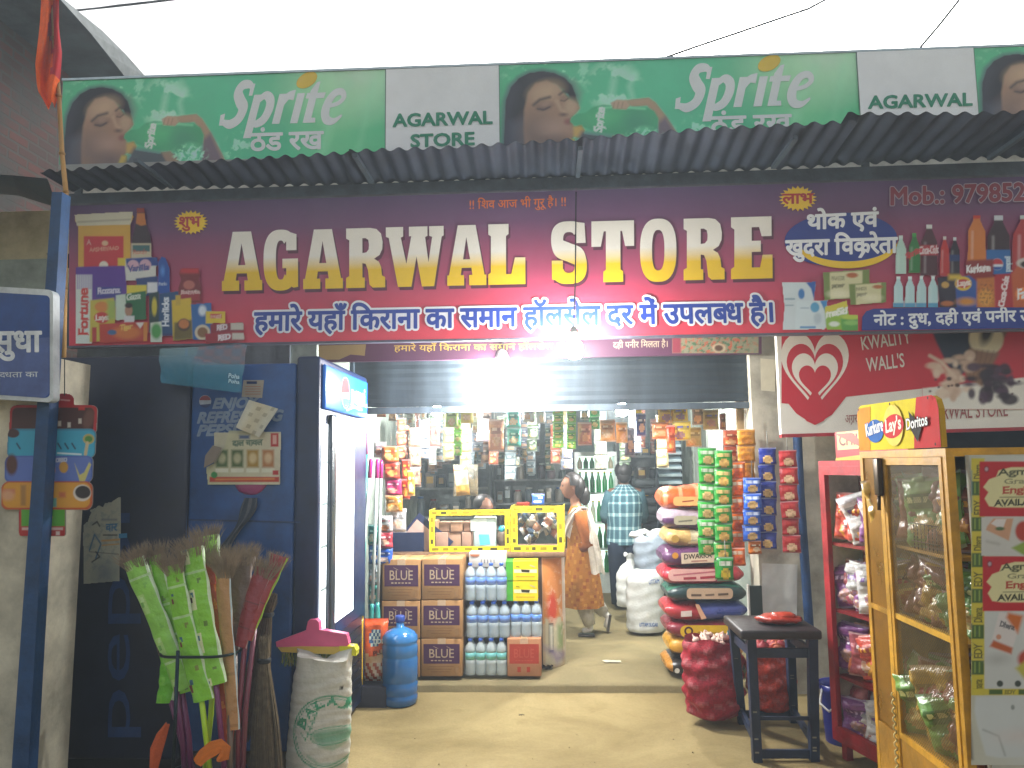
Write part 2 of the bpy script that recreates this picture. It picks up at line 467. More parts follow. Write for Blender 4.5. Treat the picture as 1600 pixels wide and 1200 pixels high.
def pr_poly(mb, bd, pts, col, mat=None, px=True, off=None):
    o = bd.up() if off is None else off
    q = [bd.uv(*p) if px else p for p in pts]
    a = sum(q[i][0] * q[(i + 1) % len(q)][1] - q[(i + 1) % len(q)][0] * q[i][1] for i in range(len(q)))
    if a < 0: q = q[::-1]
    if len(q) <= 4: mb.face([bd.at(p, o) for p in q], col, mat)
    else:
        vs = [Vector(p) for p in q]; ov, oe, of, _, _, orf = delaunay_2d_cdt(vs, [], [list(range(len(q)))], 1, 1e-6)
        for f, r in zip(of, orf):
            if r: mb.face([bd.at(ov[i], o) for i in f], col, mat)
def ell(cx, cy, rx, ry, n=28, a0=0, a1=360, rot=0):
    out = []
    for k in range(n if a1 - a0 >= 360 else n + 1):
        a = R(a0 + (a1 - a0) * k / n); x, y = rx * math.cos(a), ry * math.sin(a); r = R(rot)
        out.append((cx + x * math.cos(r) - y * math.sin(r), cy + x * math.sin(r) + y * math.cos(r)))
    return out
def pr_line(mb, bd, pts, w, col, mat=None, px=True):
    q = [bd.uv(*p) if px else p for p in pts]; o = bd.up(); n = len(q); Lf = []; Rt = []
    for i in range(n):
        a = q[max(0, i - 1)]; b = q[min(n - 1, i + 1)]; d = Vector((b[0] - a[0], b[1] - a[1])).normalized(); k = Vector((-d.y, d.x)) * w / 2
        Lf.append((q[i][0] + k.x, q[i][1] + k.y)); Rt.append((q[i][0] - k.x, q[i][1] - k.y))
    for i in range(n - 1):
        mb.face([bd.at(p, o) for p in (Rt[i], Rt[i + 1], Lf[i + 1], Lf[i])], col, mat)
def pr_tris(mb, bd, tris, fm, colf, mat=None):
    o = bd.up()
    for t in tris:
        q = [fm(p) for p in t]; a = (q[1][0] - q[0][0]) * (q[2][1] - q[0][1]) - (q[2][0] - q[0][0]) * (q[1][1] - q[0][1])
        if abs(a) < 1e-12: continue
        tt = list(t)
        if a < 0: q = q[::-1]; tt = tt[::-1]
        c = [colf(p) for p in tt] if callable(colf) else colf
        mb.face([bd.at(p, o) for p in q], c, mat)
def pr_text(mb, bd, s, A, B, H, col, bold=0.0, outline=None, shear=0.0, mat=None, px=True, track=0.0, ref=None, shadow=None, flat=False):
    """lettering from baseline point A to B (photograph pixels), the capitals' top at H above A; outline=(grow, colour)"""
    t, w = layout(s, shear, track)
    dev = any('\u0900' <= ch <= '\u097f' for ch in s)
    cap = ref or (.63 if dev else .72)
    a, b, h = [bd.uv(*p) if px else p for p in (A, B, H)]
    xs = [p[0] for q in t for p in q]; x0, x1 = min(xs), max(xs)
    U = ((b[0] - a[0]) / (x1 - x0), (b[1] - a[1]) / (x1 - x0)); Vv = ((h[0] - a[0]) / cap, (h[1] - a[1]) / cap)
    fm = lambda p: (a[0] + (p[0] - x0) * U[0] + p[1] * Vv[0], a[1] + (p[0] - x0) * U[1] + p[1] * Vv[1])
    if shadow: pr_tris(mb, bd, union(t, bold), lambda p: (fm(p)[0] + shadow[0], fm(p)[1] + shadow[1]), shadow[2], mat)
    if outline: pr_tris(mb, bd, union(t, bold + outline[0]), fm, as_col(outline[1]), mat)
    pr_tris(mb, bd, t if flat else union(t, bold), fm, as_col(col) if isinstance(col, str) else col, mat)

# ------------------------------------------------------------------ painted prints: a fine sheet whose corners carry the printed colours
class Paint:
    def __init__(s, x0, y0, x1, y1, step=1.5, base='#808080'):
        s.nx = max(2, int((x1 - x0) / step) + 1); s.ny = max(2, int((y1 - y0) / step) + 1)
        s.X, s.Y = np.meshgrid(np.linspace(x0, x1, s.nx), np.linspace(y0, y1, s.ny)); s.I = np.zeros((s.ny, s.nx, 3)); s.I[:] = as_col(base); s.step = step
        s.keep = np.ones((s.ny, s.nx)); s.cover = np.zeros((s.ny, s.nx)); s.rng = np.random.RandomState(3)
    def mix(s, a, col):
        s.I += a[..., None] * (np.array(as_col(col)) - s.I); s.cover = np.maximum(s.cover, a)
    def grad(s, stops, axis='y', ang=None):
        P = s.Y if axis == 'y' else s.X
        if ang is not None: P = s.X * math.cos(R(ang)) + s.Y * math.sin(R(ang))
        xs = [k[0] for k in stops]; cs = np.array([as_col(k[1]) for k in stops])
        for c in range(3): s.I[..., c] = np.interp(P, xs, cs[:, c])
    def sd(s, pts):
        d = np.full(s.X.shape, 1e9); ins = np.zeros(s.X.shape, bool); n = len(pts)
        for i in range(n):
            ax, ay = pts[i]; bx, by = pts[(i + 1) % n]; ex, ey = bx - ax, by - ay; L = ex * ex + ey * ey + 1e-9
            t = np.clip(((s.X - ax) * ex + (s.Y - ay) * ey) / L, 0, 1); d = np.minimum(d, np.hypot(s.X - ax - t * ex, s.Y - ay - t * ey))
            c = ((ay > s.Y) != (by > s.Y)) & (s.X < (bx - ax) * (s.Y - ay) / (by - ay + 1e-12) + ax); ins ^= c
        return np.where(ins, -d, d)
    def poly(s, pts, col, soft=None, a=1.0):
        w = soft or s.step * .8; s.mix(np.clip(.5 - s.sd(pts) / (2 * w), 0, 1) * a, col); return s
    def rect(s, x0, y0, x1, y1, col, soft=None, a=1.0):
        return s.poly([(x0, y0), (x1, y0), (x1, y1), (x0, y1)], col, soft, a)
    def ell(s, cx, cy, rx, ry, col, soft=None, a=1.0, rot=0):
        w = soft or s.step * .8; c, q = math.cos(R(rot)), math.sin(R(rot)); dx, dy = s.X - cx, s.Y - cy
        d = (np.hypot((dx * c + dy * q) / rx, (-dx * q + dy * c) / ry) - 1) * min(rx, ry); s.mix(np.clip(.5 - d / (2 * w), 0, 1) * a, col); return s
    def line(s, pts, w, col, soft=None, a=1.0):
        d = np.full(s.X.shape, 1e9)
        for (ax, ay), (bx, by) in zip(pts[:-1], pts[1:]):
            ex, ey = bx - ax, by - ay; t = np.clip(((s.X - ax) * ex + (s.Y - ay) * ey) / (ex * ex + ey * ey + 1e-9), 0, 1); d = np.minimum(d, np.hypot(s.X - ax - t * ex, s.Y - ay - t * ey))
        k = soft or s.step * .7; s.mix(np.clip(.5 - (d - w / 2) / (2 * k), 0, 1) * a, col); return s
    def fbm(s, sc, seed=0):
        rs = np.random.RandomState(seed); out = np.zeros(s.X.shape); amp = 1
        for o in range(5):
            ph = rs.rand(6, 2) * 6.28; k = 2 ** o / sc
            for i in range(3):
                an = rs.rand() * 6.28; out += amp * np.sin((s.X * math.cos(an) + s.Y * math.sin(an)) * k * 6.28 + ph[i, 0] + 2 * np.sin((s.Y * math.cos(an) - s.X * math.sin(an)) * k * 4 + ph[i, 1]))
            amp *= .55
        return out / 4
    def splash(s, x0, y0, x1, y1, col, sc=40, seed=1, thr=.25, a=.6):
        m = np.clip((s.fbm(sc, seed) - thr) * 3, 0, 1); cx, cy = (x0 + x1) / 2, (y0 + y1) / 2
        f = np.clip(1.2 - np.hypot((s.X - cx) / (x1 - x0) * 2, (s.Y - cy) / (y1 - y0) * 2), 0, 1); s.mix(np.clip(m * f * 2, 0, 1) * a, col)
    def text(s, st, A, B, H, col, bold=0.0, shear=0.0, a=1.0):
        t, w = layout(st, shear); dev = any('\u0900' <= ch <= '\u097f' for ch in st); cap = .63 if dev else .72
        xs = [p[0] for q in t for p in q]; x0, x1 = min(xs), max(xs)
        U = ((B[0] - A[0]) / (x1 - x0), (B[1] - A[1]) / (x1 - x0)); V = ((H[0] - A[0]) / cap, (H[1] - A[1]) / cap)
        fm = lambda p: (A[0] + (p[0] - x0) * U[0] + p[1] * V[0], A[1] + (p[0] - x0) * U[1] + p[1] * V[1])
        m = np.zeros(s.X.shape)
        gx, gy = s.X[0], s.Y[:, 0]
        for q in t:
            P = [fm(p) for p in q]; lox, hix = min(p[0] for p in P), max(p[0] for p in P); loy, hiy = min(p[1] for p in P), max(p[1] for p in P); pad = s.step + bold
            i0, i1 = np.searchsorted(gx, [lox - pad, hix + pad]); j0, j1 = np.searchsorted(gy, [loy - pad, hiy + pad])
            if i1 <= i0 or j1 <= j0: continue
            X, Y = s.X[j0:j1, i0:i1], s.Y[j0:j1, i0:i1]; d = None
            ar = (P[1][0] - P[0][0]) * (P[2][1] - P[0][1]) - (P[2][0] - P[0][0]) * (P[1][1] - P[0][1])
            if abs(ar) < 1e-9: continue
            sg = 1 if ar > 0 else -1; d = np.full(X.shape, -1e9)
            for k in range(3):
                ax, ay = P[k]; bx, by = P[(k + 1) % 3]; L = math.hypot(bx - ax, by - ay) + 1e-9
                d = np.maximum(d, -sg * ((bx - ax) * (Y - ay) - (by - ay) * (X - ax)) / L)
            m[j0:j1, i0:i1] = np.maximum(m[j0:j1, i0:i1], np.clip(.5 - (d - bold) / s.step, 0, 1))
        s.mix(m * a, col); return s
    def cut(s, pts):
        s.keep *= (s.sd(pts) < 0); return s
    def build(s, mb, bd, mat='print', off=None, fm=None):
        """lay the sheet on board BD (its points are photograph pixels), or through fm(x, y) -> (u, v) metres on the board"""
        o = bd.up() if off is None else off
        if fm is None:
            D = np.stack([(s.X - 800) / F, -(s.Y - 600) / F, -np.ones(s.X.shape)], -1) @ np.array(CAM_ROT).T
            n = np.array(bd.n); t = ((np.array(bd.p) - np.array(CAM)) @ n) / (D @ n); P = np.array(CAM) + D * t[..., None]
        else:
            U, V = fm(s.X, s.Y); P = np.array(bd.p) + U[..., None] * np.array(bd.u) + V[..., None] * np.array(bd.v)
        P = P + np.array(bd.n) * o
        nx, ny = s.nx, s.ny; idx = np.arange(nx * ny).reshape(ny, nx)
        Q = np.stack([idx[1:, :-1], idx[1:, 1:], idx[:-1, 1:], idx[:-1, :-1]], -1).reshape(-1, 4)
        k = (s.keep[1:, :-1] + s.keep[1:, 1:] + s.keep[:-1, 1:] + s.keep[:-1, :-1]).ravel() > 2
        mb.big.append((P.reshape(-1, 3), Q[k], np.clip(s.I, 0, 1).reshape(-1, 3), mat))
# ================================================================== ground, shop shell, neighbours
load_glyphs('हमारे यहाँ किराना का समान हॉलसेल दर में उपलब्ध है। थोक एवं खुदरा विक्रेता सुधा शुभ लाभ ठंड रख नोट दुध, दही पनीर :!! शिव आज भी गुरू मिलता दा शुद्धता वार AGRWLSTOEMob.:0123456789abcdefghijklmnopqrstuvwxyzBCDFHIJKNPQUVXYZ\'-!,')
g = MB('ground_earth')
n = 60
def gz(x, y):
    if y > 5.7: return -.02
    return .035 * min(1, max(0, y - 4.7)) + .012 * math.sin(x * 2.1 + y) * math.sin(y * 1.7) * min(1, max(0, (5.6 - y)) * 2) - .004
xs = [-60, -20, -8] + [-4 + i * .2 for i in range(41)] + [8, 20, 60]
ys = [-60, -20, -4] + [1 + i * .2 for i in range(23)] + [5.62, 5.7, 9, 14, 40, 120]
g.grid([[(x, y, gz(x, y) if abs(x) <= 4 and y >= 1 else -.01) for x in xs] for y in ys])
struct(g, 'ground')
STEP_Y = 5.69; FZ = .085
g = MB('floor_cement')
rs = random.Random(4)
top = [(-2.4 + i * .1, STEP_Y + rs.uniform(-.008, .008), FZ + rs.uniform(-.004, .002)) for i in range(50)]
g.grid([[(p[0], p[1] - .012, -.05) for p in top], [(p[0], p[1] - .006, FZ - .014) for p in top], top, [(p[0], STEP_Y + .1, FZ) for p in top], [(p[0], 10.6, FZ) for p in top]])
struct(g, 'floor')

PIL_L = onY(1182, 800, 5.66).x; PIL_R = 2.08
shop = thing('shop_building', 'single storey grocery shop with an open lit front and a whitewashed pillar', 'building', (.1, 5.7, 0))
m = MB('plaster', '#b9b3a2')
m.box((PIL_L, 5.66, 0), (PIL_R, 5.9, 3.0)); m.build('pillar', shop)
m = MB('plaster', '#8f9a92'); m.box((PIL_L + .1, 5.9, 0), (PIL_R - .2, 10.6, 3.0)); m.build('side_wall', shop)
m = MB('plaster', '#8f9a92'); m.box((-1.95, 5.66, 0), (-1.75, 10.6, 3.0)); m.build('side_wall', shop)
m = MB('plaster', '#7b8784'); m.box((-1.95, 10.6, 0), (2.4, 10.8, 3.0)); m.build('back_wall', shop)
m = MB('plaster', '#8c928e'); m.box((-3.6, 5.6, 3.0), (6, 10.8, 3.12)); m.build('ceiling', shop)
m = MB('plaster', '#5a6068'); m.box((-3.6, 5.64, 0), (-1.95, 5.85, 3.0)); m.build('front_wall', shop)
m = MB('plaster', '#e0ddd2'); m.box((-3.6, 5.53, 3.124), (6, 5.7, 3.95)); m.build('parapet', shop)
m = MB('plaster', '#2b3442'); m.box((PIL_R + .004, 6.9, 0), (6, 7.1, 3.0)); m.box((PIL_R - .2, 5.904, 0), (PIL_R, 7.1, 3.0)); m.build('recess_wall', shop)
# old prints and stains stay flat on the pillar
bd = boardY(5.655)
for (x0, y0, x1, y1, c, lb) in ((1188, 560, 1212, 612, '#c8c0a8', 'faded paper strip high on the whitewashed pillar'), (1190, 880, 1246, 968, '#c9c9c2', 'dirty white paper sheet low on the whitewashed pillar')):
    m = MB('paper', c); pr_poly(m, bd, [(x0, y0), (x1, y0 + 2), (x1 - 1, y1), (x0 + 1, y1 - 2)], c); single(m, 'wall_paper_sheet', lb, 'poster')

# blue painted pipe running down the pillar
m = MB('oldpaint', '#1d3f6b')
a, b = onY(1244, 675, 5.4), onY(1277, 1180, 4.75)
m.tube([onY(1244, 640, 5.55), onY(1250, 770, 5.55), onY(1262, 945, 5.55), onY(1270, 1060, 5.55)], .032, n=10)
single(m, 'blue_pipe', 'dark blue painted pipe running down beside the whitewashed pillar', 'pipe')

# rolling shutter, half rolled up, over the opening
sh = thing('rolling_shutter', 'grey blue rolling shutter rolled up above the shop opening', 'shutter', (.0, 5.75, 2.1))
zb = onY(880, 632, 5.75).z; zt = onY(880, 545, 5.75).z
xl = onY(575, 600, 5.75).x - .1; xr = onY(1184, 600, 5.75).x
m = MB('tin', '#2e3840'); rows = []
k = 0; z = zb
while z < zt + .35:
    rows.append([(x, 5.75 - .007 * (k % 2) - .006, z) for x in (xl, xr)]); z += .032; k += 1
m.grid(rows, smooth=False); m.box((xl, 5.72, zb - .05), (xr, 5.77, zb - .004), '#4b5660'); m.build('curtain', sh)
m = MB('tin', '#59656e'); m.tube([(xl - .05, 5.92, zt + .3), (xr + .05, 5.92, zt + .3)], .14, n=16); m.build('drum', sh)
for x in (xl - .03, xr):
    m = MB('oldpaint', '#3a4650'); m.box((x, 5.7, .09), (x + .03, 5.78, zt + .3)); m.build('guide_rail', sh)

# neighbour on the left: brick wall going back, thick roof slab with a dark underside
nb = thing('brick_building', 'old brick house with a thick concrete roof slab left of the shop', 'building', (-4.6, 6.5, 0))
m = MB('old_brick', '#7a4a40')
xw = -4.35
m.box((xw - 3, 5.0, 0), (xw, 14, 5.6)); m.build('wall', nb)
m = MB('plaster', '#8a9298')
p1, p2 = onY(93, -6, 5.6), onY(228, 121, 9.8)
sl = [(p1.x, 4.6), (p1.x + .02, 5.6), (p2.x + .1, 11.0), (xw - 3, 13.5), (xw - 3, 4.6)]
z0 = 5.32; z1 = 5.55
pts = [onY(40, -30, 5.0), onY(93, -4, 5.3), onY(163, 60, 6.2), onY(226, 119, 7.4)]
sx = [(-2.92 - .1, 4.0)]
def zray(px, py, z): return onZ(px, py, z)
ZS = 5.25
E1 = [zray(x, y, ZS) for x, y in ((86, -60), (93, -2), (140, 50), (168, 85), (196, 121), (205, 136))]
E2 = [Vector((p.x + .16, p.y, ZS + .24)) for p in E1]
E2 = [zray(x, y, ZS + .22) for x, y in ((88, -70), (96, -4), (160, 48), (196, 84), (229, 121), (240, 134))]
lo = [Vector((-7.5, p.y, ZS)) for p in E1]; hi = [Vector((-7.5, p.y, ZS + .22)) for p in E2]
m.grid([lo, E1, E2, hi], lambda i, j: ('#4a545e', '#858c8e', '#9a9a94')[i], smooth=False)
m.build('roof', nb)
m = MB('plaster', '#c9c09a')
m.box((onY(-80, 400, 5.4).x, 5.4, 0), (onY(88, 330, 5.4).x, 5.6, onY(40, 330, 5.4).z), '#b9ac86')
m.box((onY(-80, 400, 5.3).x, 5.25, 0), (onY(76, 420, 5.25).x, 5.39, onY(40, 405, 5.25).z), '#8f978c')
m.build('side_wall', nb)
m = MB('tin', '#33424f')
m.grid([[onY(-90, 268, 4.6), onY(20, 274, 4.6), onY(74, 279, 4.6)], [onY(-90, 290, 5.3), onY(30, 300, 5.3), onY(88, 318, 5.3)]], smooth=False)
m.grid([[onY(-90, 272, 4.6), onY(20, 278, 4.6), onY(74, 283, 4.6)], [onY(-90, 296, 5.3), onY(30, 306, 5.3), onY(88, 324, 5.3)]], smooth=False)
m.build('tin_sheet', nb)

# white painted low wall at the very left, edged by the blue post
Yp = 3.7
wl = MB('plaster', '#cfc9b4')
wl.hexa([(-3.6, 3.72, 0), onZ(48, 1200, 0) * 0 + Vector((onY(50, 1190, 3.72).x, 3.72, 0)), Vector((onY(50, 1190, 3.72).x, 4.0, 0)), (-3.6, 4.0, 0),
         (-3.6, 3.72, onY(60, 560, 3.72).z), Vector((onY(90, 560, 3.72).x, 3.72, onY(60, 560, 3.72).z)), Vector((onY(90, 560, 3.72).x, 4.0, onY(60, 560, 3.72).z)), (-3.6, 4.0, onY(60, 560, 3.72).z)])
single(wl, 'whitewashed_wall', 'dirty whitewashed wall end at the left edge behind the blue post', 'wall')
ps = MB('oldpaint', '#1c4674')
b0, b1, t0, t1 = onY(16, 1230, 3.62), onY(42, 1230, 3.62), onY(81, 300, 3.62), onY(97, 300, 3.62)
dy = Vector((0, .07, 0))
ps.hexa([b0, b1, b1 + dy, b0 + dy, t0, t1, t1 + dy, t0 + dy])
single(ps, 'blue_post', 'leaning square steel post painted blue at the left edge', 'post')

# bamboo flag pole with its orange cloth
fl = thing('flag', 'drooping orange and red cloth flag on a thin bamboo pole', 'flag', onY(100, 600, 4.45))
m = MB('wood', '#b08850')
pp = [onY(98, 600, 4.45), onY(101, 450, 4.45), onY(103, 300, 4.45), onY(97, 240, 4.45), onY(92, 150, 4.45), onY(84, 60, 4.45), onY(80, -40, 4.45)]
m.tube(pp, [.017, .016, .015, .014, .013, .011, .01], n=8)
for p in pp[1:-1]: m.lathe(p - Vector((0, 0, .01)), [(.016, 0), (.02, .01), (.016, .02)], '#94703c', n=8)
m.build('pole', fl)
m = MB('cloth', '#e8561c'); rows = []
for i in range(19):
    t = i / 18; y = -30 + 195 * t; row = []
    xl0 = np.interp(y, [-30, 40, 100, 140, 170], [66, 62, 55, 58, 76]); xr0 = np.interp(y, [-30, 40, 80, 110, 140, 170], [92, 92, 97, 95, 92, 84])
    for j in range(13):
        s = j / 12; px = xl0 + (xr0 - xl0) * s
        row.append(onY(px, y + 6 * math.sin(s * 7), 4.45 + .05 * math.sin(s * 11 + t * 4) + .03 * math.sin(t * 9 + s * 5) - .03))
    rows.append(row)
m.grid(rows, lambda i, j: '#b5242c' if j > 6 + 1.5 * math.sin(i * .7) and i < 14 else '#f0641e'); m.build('cloth', fl)

# overhead wires
def wire(name, label, pts, r):
    w = MB('matte', '#2e2e30'); w.tube(pts, r, n=5); single(w, name, label, 'wire')
wire('overhead_wire', 'thin sagging wire above the left end of the green board', [onY(x, y, 8) for x, y in ((-60, 44), (60, 32), (110, 17), (180, 10), (250, 2), (330, -8))], .011)
wire('overhead_wire', 'second thin wire just below the sagging wire above the left end', [onY(x, y, 8.3) for x, y in ((-60, 36), (60, 26), (112, 18), (185, 8), (240, 2), (330, -12))], .009)
wire('overhead_wire', 'thin wire rising to the right above the middle of the green board', [onY(x, y, 7) for x, y in ((1000, 105), (1033, 92), (1090, 72), (1150, 52), (1220, 28), (1262, 14), (1300, -6))], .012)
wire('overhead_wire', 'straight thin wire rising steeply above the right end of the green board', [onY(x, y, 7) for x, y in ((1420, 94), (1437, 75), (1470, 36), (1500, -2), (1520, -30))], .012)

# ================================================================== corrugated awning
aw = thing('corrugated_awning', 'dark corrugated metal sheet awning over the main shop sign', 'awning', (.3, 4.8, 3.4))
back_px = [(60, 300), (108, 300), (570, 290), (800, 284), (1000, 277), (1200, 266), (1400, 259), (1700, 245)]
def backz(x):
    P = [onY(px, py, 5.04) for px, py in back_px]; return float(np.interp(x, [p.x for p in P], [p.z for p in P]))
sheets = [((60, 268), (300, 254), (560, 238), 4.72, 4.66, 0), ((545, 237), (700, 231), (900, 219), 4.66, 4.58, .002), ((885, 219), (1100, 202), (1340, 190), 4.6, 4.5, 0), ((1325, 181), (1500, 181), (1720, 176), 4.5, 4.4, .012)]
for (a, bb, c, ya, yb, lift) in sheets:
    m = MB('tin', '#47505e'); P = [onY(*a, ya), onY(*bb, (ya + yb) / 2), onY(*c, yb)]
    x0, x1 = P[0].x, P[2].x; nseg = int((x1 - x0) / .106 * 10); rows = [[], [], [], []]
    sx, sz, sy = [p.x for p in P], [p.z for p in P], [p.y for p in P]
    r2 = random.Random(int(x0 * 100)); dent = [r2.uniform(-.006, .006) for _ in range(nseg + 1)]
    for i in range(nseg + 1):
        x = x0 + (x1 - x0) * i / nseg; w = .012 * math.sin(2 * math.pi * x / .106) + dent[i] * .15
        fy, fz = float(np.interp(x, sx, sy)), float(np.interp(x, sx, sz)); bz = backz(x)
        for k, t in enumerate((0, .33, .7, 1.0)):
            rows[k].append(Vector((x, fy + (5.06 - fy) * t, fz + (bz + .02 - fz) * t + w + lift)))
    m.grid(rows, lambda i, j: '#343d4c')
    m.grid([[p + Vector((0, 0, .003)) for p in r] for r in rows], lambda i, j: '#424b58')
    m.build('corrugated_sheet', aw)
m = MB('oldpaint', '#46525c')
p0, p1 = onY(80, 306, 5.02), onY(1720, 250, 5.02)
m.hexa([p0 - Vector((0, 0, .025)), p1 - Vector((0, 0, .025)), p1 + Vector((0, .04, -.025)), p0 + Vector((0, .04, -.025)), p0 + Vector((0, 0, .01)), p1 + Vector((0, 0, .01)), p1 + Vector((0, .04, .01)), p0 + Vector((0, .04, .01))])
for x in (-2.6, -1.2, .2, 1.5, 2.9):
    m.box((x, 4.55, backz(x) + .0), (x + .03, 5.02, backz(x) + .025))
m.build('beam', aw)

# unseen dark sheet added under the awning to keep skylight off the shop front
m = MB('cloth', '#2c3440'); rows = []
for i in range(7):
    rows.append([(-3.5 + .3 * j, 5.08 + .09 * i, 3.16 - .02 * math.sin(i * 1.1 + j * .7) - .04 * math.sin(math.pi * i / 6)) for j in range(30)])
m.grid(rows); single(m, 'shade_sheet', 'unseen dark sheet added behind the main sign to block skylight', 'shade_sheet')
# ================================================================== green drink board above the awning
YB = 5.45; bd = boardY(YB); bd.step = .0008
gb = thing('green_billboard', 'long green and white drink advertising board above the awning', 'billboard', (0, YB, 3.5))
xL = onY(98, 127, YB).x; xR = 4.6; zT = .5 * (onY(98, 127, YB).z + onY(1600, 73, YB).z)
topz = lambda x: onY(98, 127, YB).z + (x - xL) * (onY(1600, 73, YB).z - onY(98, 127, YB).z) / (onY(1600, 73, YB).x - xL)
m = MB('print', '#9a9c98')
m.hexa([(xL, YB, 3.85), (xR, YB, 3.85), (xR, YB + .05, 3.85), (xL, YB + .05, 3.85), (xL, YB, topz(xL)), (xR, YB, topz(xR)), (xR, YB + .05, topz(xR)), (xL, YB + .05, topz(xL))])
def ad(x0, x1, part=1.0):
    """the drink advertisement, painted in the first copy's pixels (98..603 across, 0 at the top edge)"""
    p = Paint(98, -1, 98 + 505 * part, 130, 1.25)
    p.grad([(98, '#2c9a62'), (330, '#35a878'), (450, '#1f9a68'), (520, '#58b070'), (603, '#3aa566')], 'x')
    t = np.clip((p.Y) / 130, 0, 1)[..., None]; p.I = p.I * (1 - .15 * t) + t * .15 * np.array(C('#12a05c'))
    p.ell(560, 8, 70, 45, '#b9d2b4', 40, .75); p.ell(500, 30, 60, 40, '#8fc48c', 40, .5)
    p.line([(545, 20), (520, 70), (505, 130)], 10, '#8ac79a', 8, .5); p.line([(585, 20), (560, 130)], 6, '#7dc495', 6, .35)
    p.splash(105, -6, 250, 40, '#a6dcc0', 60, 3, .1, .45); p.splash(225, 0, 300, 80, '#c2e6d2', 70, 5, .0, .5); p.splash(280, 90, 345, 135, '#b8ecd0', 40, 6, .1, .6); p.splash(355, 90, 400, 135, '#b8ecd0', 30, 8, .1, .5)
    p.line([(292, 22), (284, 40), (288, 58), (280, 66)], 5, '#b4dcc8', 5, .4); p.line([(262, 30), (258, 52), (268, 66)], 6, '#b4dcc8', 6, .45)
    O = lambda pts: [(x, y - 123 + (x - 150) * .036) for x, y in pts]
    hair = O([(100, 262), (104, 180), (112, 158), (124, 143), (140, 134), (160, 131), (178, 134), (194, 142), (205, 155), (211, 172), (208, 186), (198, 178), (188, 164), (176, 156), (160, 154), (148, 162), (140, 180), (138, 215), (140, 262)])
    p.poly(hair, '#1c1820', 4); p.line(O([(205, 150), (214, 168), (210, 184)]), 5, '#5a5048', 5, .6); p.line(O([(118, 160), (108, 200), (106, 250)]), 12, '#3a3c4c', 8, .7)
    p.poly(O([(112, 215), (138, 205), (150, 262), (104, 262)]), '#4a5266', 8, .8)
    face = O([(139, 168), (150, 153), (166, 149), (181, 156), (190, 168), (198, 178), (209, 184), (213, 192), (208, 198), (203, 204), (206, 212), (203, 220), (207, 230), (200, 240), (190, 252), (186, 264), (134, 264), (132, 225), (133, 195)])
    p.poly(face, '#a5836a', 2)
    p.ell(*O([(165, 166)])[0], 20, 13, '#c8ab88', 10, .8, -15); p.ell(*O([(150, 232)])[0], 24, 28, '#76645f', 16, .75); p.ell(*O([(177, 222)])[0], 20, 12, '#b08f7c', 9, .8)
    p.ell(*O([(200, 190)])[0], 9, 12, '#bda384', 5, .8); p.ell(*O([(180, 250)])[0], 22, 14, '#5c5058', 9, .7)
    p.line(O([(147, 187), (156, 179), (170, 175)]), 4.5, '#3c3032', 2, .85); p.line(O([(184, 171), (190, 166), (194, 167)]), 3.5, '#443638', 1.6, .8)
    p.ell(*O([(162, 189)])[0], 11, 6.5, '#6d544e', 3, .9, -12); p.ell(*O([(163, 186)])[0], 8, 4, '#a98a74', 2, .8, -12); p.line(O([(152, 193), (161, 195), (170, 190)]), 2, '#2a2022', 1.2, .9)
    p.line(O([(186, 180), (191, 181), (196, 177)]), 2, '#2a2022', 1.1, .85); p.ell(*O([(190, 176)])[0], 5, 3.5, '#8c7060', 2, .6)
    p.line(O([(180, 181), (186, 195), (191, 198)]), 4, '#c6a888', 2.5, .7); p.ell(*O([(189, 202)])[0], 5.5, 2.6, '#5a4440', 1.8, .8); p.ell(*O([(196, 213)])[0], 6, 4.5, '#8c4f50', 2, .8)
    arm = O([(277, 180), (300, 177), (311, 176), (320, 183), (333, 202), (350, 232), (366, 262), (322, 262), (324, 225), (318, 200), (308, 188), (286, 190)])
    p.poly(arm, '#b29a7c', 1.6); p.poly(O([(322, 215), (334, 205), (352, 240), (358, 262), (320, 262)]), '#6a6072', 4, .9)
    bottle = O([(198, 213), (200, 206), (208, 201), (221, 199), (232, 190), (246, 187), (280, 189), (306, 190), (318, 196), (324, 208), (322, 222), (312, 231), (290, 234), (255, 232), (235, 229), (222, 223), (204, 219)])
    p.poly(bottle, '#128a4e', 1.4); p.ell(*O([(250, 206)])[0], 24, 12, '#35a860', 9, .7); p.ell(*O([(292, 214)])[0], 18, 15, '#0c6e4a', 9, .6); p.line(O([(240, 192), (262, 190), (305, 193)]), 2.5, '#7fd0a0', 2, .7); p.ell(*O([(303, 226)])[0], 10, 6, '#5ac08a', 4, .6)
    a, b, h = O([(243, 229)])[0], O([(248, 192)])[0], O([(231, 228)])[0]
    p.text('Sprite', a, b, h, '#dfeee6', .5, .2)
    p.poly(O([(257, 184), (266, 179), (279, 180), (284, 188), (278, 194), (260, 193)]), '#bfa588', 1.4)
    for k in range(3): p.line(O([(262 + k * 6, 183), (260 + k * 6, 192)]), 1.2, '#7d6858', 1, .6)
    p.poly(O([(203, 221), (214, 219), (219, 226), (213, 238), (203, 236)]), '#c8a85e', 2); p.poly(O([(196, 240), (204, 240), (205, 252), (190, 256)]), '#c8b04e', 2)
    p.poly(O([(215, 228), (250, 233), (280, 237), (292, 262), (196, 262), (206, 243)]), '#4c4a5c', 4, .92); p.poly(O([(258, 235), (272, 233), (287, 248), (286, 262), (274, 262)]), '#a08a72', 2, .9)
    p.splash(275, 105, 330, 140, '#9fe6bf', 12, 9, .0, .7)
    A, B, D = bd.uv(x0, 127 - (x0 - 98) * .0362), bd.uv(x1, 127 - (x1 - 98) * .0362), bd.uv(x0, 127 - (x0 - 98) * .0362 + 100)
    k = (x1 - x0) / (505.0 * part)
